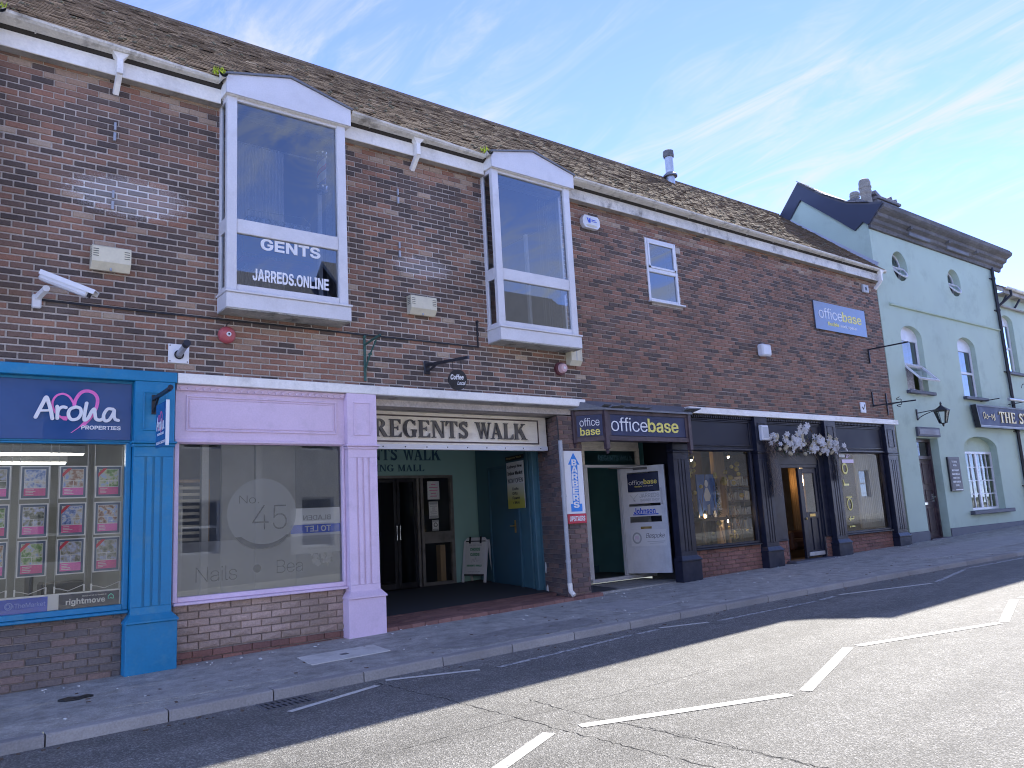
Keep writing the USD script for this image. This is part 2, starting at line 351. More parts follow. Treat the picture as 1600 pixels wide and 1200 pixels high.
def leaf_mat(name, col, tl=.35):
    return usdkit.material(stage, '/World/Looks/'+name, {'d': ('diffuse_bsdf', {'color': col}), 't': ('translucent_bsdf', {'color': col}), 'm': ('mix_closure', {'fac': tl})},
                           [('d.BSDF', 'm.closure1'), ('t.BSDF', 'm.closure2')], surface='m.closure')

BR = [(0, (.085, .067, .060)), (.2, (.118, .087, .074)), (.4, (.185, .120, .094)), (.6, (.24, .138, .100)), (.78, (.295, .152, .104)), (.88, (.34, .23, .165)), (1, (.41, .32, .24))]
WHITE_PATCH = (((2.05, 0, 5.35), (1.35, .8, .5), (.78, .77, .76), .95, 26.), ((6.0, 0, 5.12), (1.0, .8, .34), (.72, .70, .70), .8, 26.), ((1.3, 0, 4.0), (.5, .5, .3), (.5, .48, .48), .4, 30.))
K = {}
K['brick'] = tone_mat('brick', BR, patches=tuple((a, b, c, d*.22, 60.) for a, b, c, d, e in WHITE_PATCH))
K['mortar'] = tone_mat('mortar', [(0, (.47, .42, .375)), (1, (.47, .42, .375))], grain=.25, fs=30, bump=.8, bs=60, rough=.95, patches=WHITE_PATCH)
K['mortar_dark'] = mat('mortar_dark', (.28, .24, .22), .95, .2, 2, .2, 40, .5, 60)
K['riser_brick'] = tone_mat('riser_brick', [(0, (.12, .11, .11)), (.5, (.17, .145, .135)), (1, (.24, .165, .14))], grain=.25)
K['rock_brick'] = tone_mat('rock_brick', [(0, (.33, .25, .20)), (.5, (.40, .30, .25)), (1, (.46, .34, .285))], grain=.25, bump=1., bs=40)
K['red_brick'] = tone_mat('red_brick', [(0, (.19, .10, .085)), (1, (.29, .145, .115))], grain=.25)
K['pillar_brick'] = tone_mat('pillar_brick', [(0, (.115, .095, .095)), (.5, (.17, .12, .11)), (1, (.25, .155, .125))], grain=.25)
K['tile'] = tone_mat('roof_tile', [(0, (.15, .105, .066)), (.45, (.19, .136, .088)), (.8, (.23, .168, .112)), (.93, (.29, .225, .16)), (1, (.5, .48, .42))], grain=.45, fs=30, bump=1., bs=60, rough=.9)
K['white_paint'] = mat('aged_white_paint', (.86, .83, .77), .45, .06, 3, .05, 40, .15, 60, dirt=((.46, .43, .38), .45, 2.2))
K['gutter'] = mat('gutter_cream_paint', (.68, .65, .58), .45, .16, 4, .1, 40, .2, 60, dirt=((.16, .14, .11), .8, 3.5))
K['soffit'] = mat('soffit_board', (.36, .34, .31), .7, .2, 2, .1, 30, dirt=((.1, .09, .08), .7, 3.))
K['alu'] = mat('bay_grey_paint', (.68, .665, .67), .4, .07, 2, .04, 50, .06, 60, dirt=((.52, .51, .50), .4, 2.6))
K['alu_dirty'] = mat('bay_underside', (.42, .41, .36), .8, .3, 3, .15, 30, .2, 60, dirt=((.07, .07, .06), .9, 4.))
K['lead'] = mat('lead_sheet', (.16, .165, .18), .6, .2, 3, .1, 40, .2, 40)
K['blue'] = mat('blue_paint', (.006, .20, .39), .38, .1, 2, .05, 50, .12, 70, dirt=((.06, .24, .36), .55, 5.))
K['blue_gloss'] = mat('blue_sign_gloss', (.003, .06, .20), .14, .05, 2, .02, 50, coat=.4)
K['lilac'] = mat('lilac_paint', (.75, .59, .73), .5, .06, 1.5, .04, 50, .18, 70, dirt=((.58, .46, .56), .55, 4.))
K['dark'] = mat('dark_navy_paint', (.014, .016, .028), .24, .2, 2, .1, 50, .08, 50, spec=.32, dirt=((.035, .036, .045), .3, 3.))
K['dark_matt'] = mat('dark_panel_paint', (.020, .021, .032), .5, .2, 2, .1, 50, spec=.25)
K['aubergine'] = mat('dark_brown_paint', (.055, .035, .042), .35, .25, 4, .1, 50, .1, 50, dirt=((.13, .09, .09), .5, 5.))
K['sign_cream'] = mat('cream_sign_board', (.88, .82, .70), .5, .08, 2, .04, 40, stretch=(1, 1, 3), dirt=((.42, .36, .28), .5, 2.2))
K['brown'] = mat('brown_trim', (.10, .07, .065), .5)
K['letter_metal'] = mat('letter_dark_metal', (.05, .048, .05), .12, .3, 4, metal=.0, spec=.8, coat=.5)
K['white'] = mat('clean_white', (.78, .78, .79), .4, .03, 2, .02, 50)
K['upvc'] = mat('white_plastic', (.72, .73, .76), .3, .05, 2, .03, 50, dirt=((.5, .5, .5), .3, 3.))
K['cream_plastic'] = mat('cream_plastic', (.66, .61, .45), .45, .07, 5, .03, 50, dirt=((.45, .41, .3), .4, 7.))
K['grey_plastic'] = mat('grey_plastic', (.42, .43, .45), .5)
K['steel'] = mat('galvanised_steel', (.45, .46, .48), .4, .12, 5, .08, 50, metal=.6)
K['chrome'] = mat('chrome', (.6, .62, .65), .15, metal=1.)
K['black'] = mat('black_paint', (.018, .018, .022), .35, .3, 3)
K['black_hole'] = mat('dark_gap', (.01, .01, .012), .9)
K['pink'] = mat('pink_vinyl', (.80, .17, .50), .35, .04)
K['magenta'] = mat('magenta_print', (.72, .12, .32), .45, .1, 9)
K['red_vinyl'] = mat('red_vinyl', (.55, .03, .06), .4)
K['yellow'] = mat('yellow_vinyl', (.78, .68, .14), .4)
K['navy_vinyl'] = mat('navy_vinyl', (.012, .02, .07), .35)
K['royal'] = mat('royal_blue_print', (.03, .10, .62), .35)
K['sign_blue'] = mat('sky_blue_print', (.02, .22, .66), .4)
K['bell_red'] = mat('bell_red', (.45, .09, .10), .45, .15, 9, dirt=((.5, .25, .24), .5, 9.))
K['bell_dark'] = mat('siren_maroon', (.11, .03, .035), .4)
K['bell_pink'] = mat('siren_faded_lens', (.62, .40, .40), .5)
K['green_metal'] = mat('green_metal', (.03, .10, .08), .4, .2, 9)
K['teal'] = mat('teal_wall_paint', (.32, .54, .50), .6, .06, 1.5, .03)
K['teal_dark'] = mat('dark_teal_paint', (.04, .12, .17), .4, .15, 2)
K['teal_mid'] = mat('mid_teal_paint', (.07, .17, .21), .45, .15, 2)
K['office_wall'] = mat('lobby_dark_green', (.14, .33, .33), .6)
K['bronze'] = mat('bronze_aluminium', (.26, .24, .22), .35, .1, 4, metal=.5)
K['brass'] = mat('brass', (.55, .40, .15), .3, metal=1.)
K['green_wall'] = mat('pale_green_render', (.46, .56, .455), .85, .07, .7, .03, 40, .25, 35, dirt=((.35, .43, .345), .7, 1.1), bdist=.006)
K['green_trim'] = mat('green_render_smooth', (.46, .555, .43), .8, .08, 1.5)
K['plinth'] = mat('plinth_slate_paint', (.075, .08, .10), .6, .15, 2, .1, 40, .2, 40, dirt=((.15, .15, .15), .4, 2.))
K['barge'] = mat('barge_slate_blue', (.035, .042, .070), .6, .12, 2)
K['cornice'] = mat('cornice_weathered', (.11, .103, .10), .8, .35, 3, .2, 20, .3, 40, stretch=(.4, 1, 1), dirt=((.2, .19, .18), .6, 3.))
K['slate'] = tone_mat('slate', [(0, (.06, .062, .07)), (.6, (.11, .11, .12)), (1, (.3, .29, .28))], grain=.3, fs=30)
K['clay'] = mat('clay_pot', (.24, .21, .17), .85, .25, 5, .2, 30, .3, 40, dirt=((.08, .07, .06), .7, 5.))
K['stack'] = mat('stack_stone', (.13, .12, .12), .85, .3, 4, .2, 30, .5, 30)
K['moss'] = leaf_mat('moss_green', (.30, .40, .05))
K['kerb'] = tone_mat('kerb_stone', [(0, (.29, .28, .27)), (1, (.38, .365, .345))], grain=.2, fs=60, bump=.5, bs=90, rough=.9)
K['slab'] = mat('concrete_slab', (.62, .60, .55), .9, .1, 3, .1, 60, .3, 80, dirt=((.3, .29, .27), .5, 5.))
K['iron'] = mat('cast_iron', (.12, .12, .125), .6, .2, 5, .2, 50, .3, 60)
K['wood'] = mat('pine_wood', (.42, .28, .15), .55, .2, 3, .1, 40, stretch=(6, 6, .6))
K['dark_wood'] = mat('dark_wood', (.10, .06, .035), .5, .2, 3, stretch=(5, 5, .6))
K['room_grey'] = mat('room_grey_wall', (.26, .27, .27), .8)
K['room_white'] = mat('room_white_wall', (.55, .55, .54), .8)
K['room_dark'] = mat('room_dark_wall', (.09, .09, .10), .8)
K['room_floor'] = mat('room_floor', (.12, .11, .10), .5, .2, 3)
K['room_warm'] = mat('room_warm_wall', (.15, .125, .10), .7, .15, 3)
K['glass'] = glass_mat('shop_glass', 1.55, (.95, .97, .97), .0)
K['glass_sky'] = glass_mat('upper_glass', 3.0, (.92, .95, .97), .0)
K['glass_hazy'] = glass_mat('dusty_glass', 1.8, (.95, .97, .97), .035)
K['acrylic'] = glass_mat('clear_acrylic', 1.5, (.93, .95, .97), .12)
K['etched'] = film_mat('etched_vinyl', (.44, .46, .50), .62)
K['etched_band'] = film_mat('etched_band', (.46, .47, .50), .5)
K['etched_dark'] = film_mat('etched_cut', (.03, .035, .05), .85)
K['board_back'] = film_mat('board_seen_through', (.78, .79, .82), .92)
K['silver_cloth'] = mat('silver_strip_curtain', (.80, .80, .84), .35, .15, 6, .2, 60, stretch=(12, 12, .5))
K['net'] = film_mat('net_curtain', (.78, .78, .78), .75)
K['patterned_cloth'] = mat('patterned_cloth', (.45, .44, .46), .8, .5, 22, .3, 60)
K['petal'] = leaf_mat('white_petal', (.80, .80, .82), .25)
K['cream_petal'] = leaf_mat('cream_petal', (.62, .56, .42), .25)
K['pampas'] = leaf_mat('dried_grass', (.36, .28, .23), .25)
K['leaf'] = leaf_mat('dark_leaf', (.05, .075, .04), .3)
K['yellow_flower'] = leaf_mat('yellow_flower', (.52, .42, .13), .25)
K['bulb'] = lamp_mat('warm_bulb', (1., .70, .38), 40.)
K['bulb_white'] = lamp_mat('white_tube', (1., .97, .9), 6.)
K['curtain_warm'] = mat('ochre_curtain', (.30, .18, .08), .7, .3, 5, .1, 40, stretch=(14, 14, .5))
K['stone_house'] = mat('opposite_render', (.74, .73, .71), .85, .08, 1., .04, 40)
K['stone_house3'] = mat('opposite_stone', (.55, .54, .52), .85, .08, 1., .04, 40)
K['stone_house2'] = mat('opposite_brick', (.30, .29, .28), .85, .08, 5., .15, 20)
K['paper'] = mat('paper', (.74, .74, .72), .6)
K['green_print'] = mat('green_print', (.03, .24, .10), .5)
K['gold'] = mat('gold_leaf', (.62, .46, .18), .35, .1, 9, metal=.3)
K['litter'] = mat('litter_white', (.66, .66, .64), .8)
K['rubber'] = mat('rubber_black', (.012, .012, .012), .5)
K['leather'] = mat('brown_leather', (.12, .055, .035), .4)

# asphalt: dark binder, pale and dark chippings, wear in long streaks along the road
def asphalt(name, base, chip, dens, streak, stain=.2):
    n = {'geo': ('geometry', {}), 'v': ('voronoi_texture', {'scale': 105., 'feature': 'f1'}), 'v2': ('voronoi_texture', {'scale': 210., 'feature': 'f1'}),
         'sep': ('separate_color', {}), 'r': ('map_range', {'from_min': 1-dens, 'from_max': 1., 'to_min': 0., 'to_max': 1., 'clamp': True}), 'cm': ('mix_color', {'a': base, 'b': chip, 'use_clamp': False}),
         'sep2': ('separate_color', {}), 'rb': ('map_range', {'from_min': 0., 'from_max': 1., 'to_min': .7, 'to_max': 1.3}),
         'mp': ('mapping', {'rotation': (0, 0, .03), 'scale': (.16, .9, 1)}), 'n': ('noise_texture', {'scale': 1.3, 'detail': 6., 'roughness': .6}),
         'rn': ('map_range', {'from_min': .3, 'from_max': .7, 'to_min': 1-streak, 'to_max': 1+streak}), 'm': ('math', {'math_type': 'multiply'}),
         'n5': ('noise_texture', {'scale': 5., 'detail': 8., 'roughness': .7}), 'r5': ('map_range', {'from_min': .3, 'from_max': .7, 'to_min': 1-stain, 'to_max': 1+stain*.8}), 'm5': ('math', {'math_type': 'multiply'}),
         'c': ('mix_color', {'blend_type': 'multiply', 'fac': 1., 'use_clamp': False}), 'b': ('bump', {'strength': .9, 'distance': .006}), 'p': ('principled_bsdf', {'roughness': .72, 'specular_ior_level': .4})}
    l = [('geo.position', 'v.vector'), ('geo.position', 'v2.vector'), ('v.color', 'sep.color'), ('sep.r', 'r.value'), ('r.result', 'cm.fac'), ('v2.color', 'sep2.color'), ('sep2.g', 'rb.value'), ('geo.position', 'mp.vector'),
         ('mp.vector', 'n.vector'), ('n.fac', 'rn.value'), ('rn.result', 'm.value1'), ('rb.result', 'm.value2'), ('geo.position', 'n5.vector'), ('n5.fac', 'r5.value'), ('m.value', 'm5.value1'), ('r5.result', 'm5.value2'),
         ('cm.result', 'c.a'), ('m5.value', 'c.b'), ('c.result', 'p.base_color'), ('v.distance', 'b.height'), ('b.normal', 'p.normal')]
    return usdkit.material(stage, '/World/Looks/'+name, n, l, surface='p.BSDF')
K['road'] = asphalt('road_asphalt', (.135, .131, .118), (.38, .37, .34), .42, .24, .22)
K['pave'] = asphalt('pavement_asphalt', (.355, .345, .315), (.5, .49, .455), .34, .18, .38)
K['pave_repair'] = asphalt('pavement_relaid', (.39, .38, .35), (.5, .49, .46), .3, .1, .3)
K['patch'] = asphalt('patched_concrete', (.38, .37, .355), (.5, .49, .47), .4, .1)
K['paver'] = tone_mat('red_paver', [(0, (.20, .105, .09)), (1, (.30, .16, .13))], grain=.2, fs=50)
# road paint worn through to the asphalt
K['mark'] = usdkit.material(stage, '/World/Looks/road_paint', {
    'geo': ('geometry', {}), 'n': ('noise_texture', {'scale': 26., 'detail': 9., 'roughness': .8}), 'r': ('map_range', {'from_min': .36, 'from_max': .46, 'to_min': 0., 'to_max': 1., 'clamp': True}),
    'c': ('mix_color', {'a': (.14, .14, .14), 'b': (.68, .66, .60), 'use_clamp': False}), 'p': ('principled_bsdf', {'roughness': .7}), 'nb': ('noise_texture', {'scale': 120.}), 'b': ('bump', {'strength': .5, 'distance': .003})},
    [('geo.position', 'n.vector'), ('n.fac', 'r.value'), ('r.result', 'c.fac'), ('c.result', 'p.base_color'), ('geo.position', 'nb.vector'), ('nb.fac', 'b.height'), ('b.normal', 'p.normal')], surface='p.BSDF')
K['mark_worn'] = usdkit.material(stage, '/World/Looks/road_paint_worn', {
    'geo': ('geometry', {}), 'n': ('noise_texture', {'scale': 22., 'detail': 9., 'roughness': .8}), 'r': ('map_range', {'from_min': .44, 'from_max': .54, 'to_min': 0., 'to_max': 1., 'clamp': True}),
    'c': ('mix_color', {'a': (.11, .11, .115), 'b': (.56, .56, .54), 'use_clamp': False}), 'p': ('principled_bsdf', {'roughness': .75})},
    [('geo.position', 'n.vector'), ('n.fac', 'r.value'), ('r.result', 'c.fac'), ('c.result', 'p.base_color')], surface='p.BSDF')

# ---------------------------------------------------------------- ground
def gz(x): return 0.019*np.clip(x, -60, 60)
KX = np.array([-70, -20, 0, 3.7, 6.3, 8.9, 10.7, 13.2, 16.3, 18, 24, 30, 70.])
KY = np.array([-2.0, -2.0, -2.03, -2.08, -2.14, -2.24, -2.34, -2.52, -2.82, -2.97, -3.4, -3.8, -6.])
def ky(x): return np.interp(x, KX, KY)
def pave_z(x, y): return gz(x)+0.02*y
def road_z(x, y): return gz(x)-0.13+0*y
def sheet(xs, edges, zf):
    """a strip between curves edges = (y0(x), y1(x)) as a grid"""
    ny = 9; V = []
    for x in xs:
        a, b = edges[0](x), edges[1](x)
        for t in np.linspace(0, 1, ny):
            y = a+(b-a)*t; V.append((x, y, zf(x, y)))
    F = [(i*ny+k, (i+1)*ny+k, (i+1)*ny+k+1, i*ny+k+1) for i in range(len(xs)-1) for k in range(ny-1)]
    return np.array(V), np.array(F)
XS = np.unique(np.concatenate([np.linspace(-70, -5, 14), np.arange(-5, 31, .5), np.linspace(31, 70, 14)]))
FARK = -8.6
m = MB(); m.add(*sheet(XS, (lambda x: FARK-.001, lambda x: ky(x)-.06), road_z)); m.build('road', K['road'], kind='structure', label='grey asphalt road with worn zigzag and edge markings')
m = MB(); m.add(*sheet(XS, (lambda x: ky(x)+.07, lambda x: .35), lambda x, y: pave_z(x, min(y, .2)))); m.build('pavement', K['pave'], kind='structure', label='dark asphalt pavement in front of the shops')
m = MB(); m.add(*sheet(XS, (lambda x: -12.2, lambda x: FARK-.14), lambda x, y: gz(x)-.02)); m.build('far_pavement', K['slab'], kind='structure')
g = MB(); g.add([(-1500, -1500, -3.2), (1500, -1500, -3.2), (1500, 1500, -3.2), (-1500, 1500, -3.2)], [(0, 1, 2), (0, 2, 3)]); g.build('ground', mat('earth_ground', (.10, .11, .07), .9, .3, .05), kind='structure')
# kerb stones
kerb = thing('kerb', 'row of concrete kerb stones between pavement and road', None, kind='structure')
x = -6.14
while x < 30:
    x1 = x+.905
    if x1 > 18: x1 = x+.905
    mb = MB(); j = rng.uniform(-.004, .004); g_ = .006
    p0, p1 = np.array([x+g_, ky(x)]), np.array([x1-g_, ky(x1)])
    d = (p1-p0)/np.linalg.norm(p1-p0); nrm = np.array([-d[1], d[0]])
    prof = [(-.07, -.25), (-.058, -.012), (-.045, 0.002), (.075, .004), (.075, -.25)]   # across the kerb (towards the shops), up
    V = []
    for q in (p0, p1):
        for a, h in prof: V.append((q[0]+nrm[0]*a, q[1]+nrm[1]*a, pave_z(q[0], q[1])+h+j))
    n5 = len(prof); F = [(k, k+1, n5+k+1) for k in range(n5-1)]+[(k, n5+k+1, n5+k) for k in range(n5-1)]+[(0, 2, 1), (0, 3, 2), (0, 4, 3), (5, 6, 7), (5, 7, 8), (5, 8, 9)]
    mb.add(V, F, rng.random()); mb.build('kerb_stone', K['kerb'], kerb, tone=True)
    x = x1
mb = MB()
for a in np.arange(-30, 60, 3.): mb.box(a+.005, a+2.995, FARK-.14, FARK, gz(a+1.5)-.4, gz(a+1.5)-.005, .01)
mb.build('far_kerb', K['slab'], kind='structure')
# road markings: sheets 4 mm above the asphalt
def mark(name, pts, mt, label, up=.004):
    P = Polygon(pts); mb = MB(); V, F = trimesh.creation.triangulate_polygon(P.segmentize(.25), engine='earcut')
    V = np.array(V); F = np.array(F)
    a, b, c = V[F[0]]; cr = (b[0]-a[0])*(c[1]-a[1])-(b[1]-a[1])*(c[0]-a[0])
    mb.add(np.stack([V[:, 0], V[:, 1], road_z(V[:, 0], V[:, 1])+up], 1), F if cr > 0 else F[:, ::-1]); return mb.build(name, mt, '/World/road')
def dash(a, b, w, mt=None, label=None):
    mark('zigzag_line', list(LineString([a, b]).buffer(w/2, cap_style=2).exterior.coords)[:-1], mt or K['mark'], label)
Z = [((2.6, -5.57), (3.77, -4.99)), ((4.02, -5.03), (5.62, -5.69)), ((5.78, -5.72), (7.53, -5.08)), ((7.67, -5.1), (9.52, -5.68)), ((9.61, -5.69), (11.4, -5.13)), ((11.55, -5.14), (13.5, -5.75)), ((13.6, -5.77), (15.4, -5.2)), ((-.2, -5.05), (2.4, -5.6))]
for a, b in Z: dash(a, b, .10)
Z2 = [((2.82, -2.70), (3.81, -2.42)), ((3.98, -2.27), (4.82, -2.68)), ((5.0, -2.75), (7.1, -2.6)), ((7.18, -2.61), (7.52, -2.61)), ((7.63, -2.54), (8.25, -2.80)), ((8.4, -2.84), (10.4, -2.96)), ((10.53, -2.96), (11.0, -2.9)), ((11.15, -2.88), (12.79, -3.46)), ((13.0, -3.44), (14.81, -3.08)), ((15.0, -3.02), (17.07, -3.2))]
for i, (a, b) in enumerate(Z2): dash(a, b, .075, K['mark'] if i in (0, 1, 4, 7) else K['mark_worn'])
# tarred cracks in the asphalt
def crack(pts, w, seed):
    r = random.Random(seed); P = []
    for (a, b) in zip(pts[:-1], pts[1:]):
        for t in np.linspace(0, 1, 26, endpoint=False): P.append((a[0]+(b[0]-a[0])*t+r.uniform(-.018, .018), a[1]+(b[1]-a[1])*t+r.uniform(-.018, .018)))
    P.append(pts[-1])
    ws = [w*r.uniform(.3, 1.3) for _ in P]; P = np.array(P); d = np.gradient(P, axis=0); n = np.stack([-d[:, 1], d[:, 0]], 1); n /= np.linalg.norm(n, axis=1)[:, None]
    L = P+n*np.array(ws)[:, None]/2; R_ = P-n*np.array(ws)[:, None]/2
    mb = MB(); V = []
    for a, b in zip(L, R_): V += [(a[0], a[1], road_z(*a)+.002), (b[0], b[1], road_z(*b)+.002)]
    F = [(2*i, 2*i+1, 2*i+3) for i in range(len(P)-1)]+[(2*i, 2*i+3, 2*i+2) for i in range(len(P)-1)]
    mb.add(V, F); mb.build('crack', K['black_hole'], '/World/road')
crack([(3.87, -2.2), (3.9, -3.6), (3.88, -5.0), (3.9, -6.3), (3.8, -8.)], .009, 1); crack([(4.31, -4.1), (4.24, -4.96), (4.27, -6.0), (4.28, -7.2)], .008, 2); crack([(4.27, -5.3), (4.3, -6.0), (4.26, -6.7)], .006, 3)
crack([(-3, -4.5), (2, -4.42), (6, -4.6)], .004, 4)
# arcade threshold: red clay pavers rising gently to the doors
def thr_z(y): return np.interp(y, [-.5, 0, 3.3], [0.0, .05, .17])
def arc_z(x, y): return gz(x)+thr_z(y)
m = MB(); xs = np.linspace(4.9, 9.6, 12); m.add(*sheet(xs, (lambda x: .07, lambda x: 3.6), lambda x, y: arc_z(x, y)-.004)); m.build('arcade_floor', mat('arcade_mat', (.05, .055, .06), .9, .2, 3, .2, 60), kind='structure')
fp = thing('threshold', 'strip of red clay pavers across the arcade entrance', None, kind='structure')
for r in range(8):
    y0 = -.12+r*.105
    for c in range(20):
        x0 = 4.95+c*.205+(r % 2)*.1
        if x0 > 9.0-.0*r: continue
        if x0+.2 > 8.45+.37*max(y0, 0) and y0 > -.02: continue
        mb = MB(); h = rng.uniform(-.002, .002); v = [(x_, y_) for x_ in (x0+.003, x0+.2) for y_ in (y0+.003, y0+.102)]
        V = [(x_, y_, arc_z(x_, y_)+h-.05) for x_, y_ in v]+[(x_, y_, arc_z(x_, y_)+h+.008) for x_, y_ in v]
        V = [V[i] for i in (0, 4, 1, 5, 2, 6, 3, 7)]
        mb.add(V, BOX_F, rng.random()); mb.build('paver', K['paver'], fp, tone=True)
# a pale slab let into the pavement, a patch and a street drain
def flat(name, pts, th, mt, zf=pave_z, **tags):
    mb = MB(); mb.poly_xy(Polygon(pts), 0, th, zf=zf); return mb.build(name, mt, **tags)
s = thing('cover_slab', 'pale concrete cover slab let into the pavement before the lilac shop', 'cover slab')
mb = MB(); mb.poly_xy(Polygon([(3.70, -.77), (3.63, -1.33), (4.57, -1.33), (4.63, -.80)]).buffer(-.005), -.03, .006, zf=pave_z); mb.build('slab', K['slab'], s)
mb = MB(); mb.poly_xy(sbox(4.09, -1.10, 4.17, -1.03), .006, .011, zf=pave_z); mb.build('lifting_key', K['iron'], s)
flat('patched_slab', [(7.88, -.92), (7.97, -1.79), (9.1, -1.6), (8.88, -.73)], .005, K['patch'], label='paler patch in the pavement outside the arcade', kind='structure')
flat('pavement_patch', [(4.9, -1.55), (5.1, -1.95), (7.2, -2.05), (7.35, -1.5), (6.2, -1.3)], .004, asphalt('pavement_repair', (.27, .265, .25), (.4, .39, .37), .35, .1, .3), label='darker tar repair in the pavement before the arcade', kind='structure')
flat('pavement_patch', [(1.9, -.75), (1.7, -1.6), (3.3, -1.75), (3.45, -.9)], .004, K['pave_repair'], label='broad paler repair in the pavement before the lilac shop', kind='structure')
flat('patched_slab', [(16.0, -.9), (15.9, -2.1), (21.5, -2.3), (21.5, -1.0)], .005, K['patch'], label='wide paler patch outside the far shop and pub', kind='structure')
dr = thing('drain_grate', 'cast iron street drain grate in the gutter by the kerb', 'drain')
mb = MB(); A = Polygon([(2.72, -2.18), (2.70, -2.50), (3.17, -2.52), (3.19, -2.19)])
mb.poly_xy(A.difference(A.buffer(-.025)), -.05, .008, zf=road_z); mb.build('frame', K['iron'], dr)
mb = MB(); mb.poly_xy(A.buffer(-.02), -.06, .003, zf=road_z); mb.build('pit', K['black_hole'], dr)
for k in range(8):
    xa = 2.755+k*.052; mb = MB(); mb.poly_xy(sbox(xa, -2.48, xa+.022, -2.21), -.02, .008, zf=road_z); mb.build('bar', K['iron'], dr)
mb = MB(); mb.poly_xy(sbox(2.73, -2.36, 3.16, -2.33), -.02, .0085, zf=road_z); mb.build('bar', K['iron'], dr)
# small scraps blown against the shop fronts
mb = MB(); r = random.Random(5)
for k in range(120):
    xx_ = r.uniform(.3, 19); yy_ = -abs(r.gauss(.0, .1))-.14 if k % 3 else ky(xx_)+r.uniform(.1, 1.9)
    if 5.2 < xx_ < 8.4 and yy_ > -.3: yy_ += .1
    sz = r.uniform(.008, .03)*(1.6 if k % 9 == 0 else 1); a = r.uniform(0, 3.1)
    mb.rbox((xx_, yy_, pave_z(xx_, yy_)+.006), (sz, sz*.6, .008), ((math.cos(a), math.sin(a), .1), (-math.sin(a), math.cos(a), 0), (0, 0, 1)))
mb.build('litter_scraps', K['litter'], label='white scraps and feathers scattered along the foot of the shops', category='litter', kind='stuff')
mb = MB()
for k in range(120):
    xx_ = r.uniform(.5, 18); yy_ = ky(xx_)+(r.uniform(-.28, -.08) if k % 2 else r.uniform(.1, 1.8)); zf = road_z if k % 2 else pave_z
    sz = r.uniform(.012, .045); a = r.uniform(0, 3.1)
    mb.rbox((xx_, yy_, zf(xx_, yy_)+.004), (sz, sz*.5, .006), ((math.cos(a), math.sin(a), .05), (-math.sin(a), math.cos(a), 0), (0, 0, 1)))
mb.build('dead_leaves', K['dark_wood'], label='dark dead leaves lying along the gutter and pavement', category='dead leaves', kind='stuff')
mb = MB(); rr = random.Random(9); V = []
P0 = Polygon([(1.37, -.86), (1.42, -.93), (1.52, -.96), (1.57, -.92), (1.66, -.9), (1.62, -.82), (1.53, -.86), (1.47, -.80)])
mb.poly_xy(P0, 0, .018, zf=pave_z); mb.build('flattened_rag', K['rubber'], label='black flattened rag lying on the pavement outside the blue shop', category='rag')

# ---------------------------------------------------------------- brickwork
def brick_mesh(mb, s0, s1, z0, z1, o, ax, nrm, tone, r, rough=0., proud=.0):
    j = lambda k=.0018: r.uniform(-k, k)
    dp = proud+r.uniform(-.0025, .002)
    c = .005
    def P(s, z, d): return np.array(o)+np.array(ax)*s+np.array([0, 0, z])+np.array(nrm)*d
    a, b, e, f = s0+j(), s1+j(), z0+j(), z1+j()
    t1, t2 = j(.0015), j(.0015)
    V = [P(a+c, e+c, dp+t1), P(b-c, e+c, dp+t2), P(b-c, f-c, dp+t2), P(a+c, f-c, dp+t1),
         P(a, e, dp-.006), P(b, e, dp-.006), P(b, f, dp-.006), P(a, f, dp-.006), P(a, e, -.022), P(b, e, -.022), P(b, f, -.022), P(a, f, -.022)]
    F = [(0, 1, 2), (0, 2, 3)]
    for i in range(4):
        k = (i+1) % 4
        F += [(4+i, 4+k, k), (4+i, k, i), (8+i, 8+k, 4+k), (8+i, 4+k, 4+i)]
    if rough:       # rock-faced: one extra point pushed out
        V.append(P((a+b)/2+r.uniform(-.05, .05), (e+f)/2, dp+r.uniform(.004, .018))); F = F[2:]+[(0, 1, 12), (1, 2, 12), (2, 3, 12), (3, 0, 12)]
    mb.add(V, F, tone)
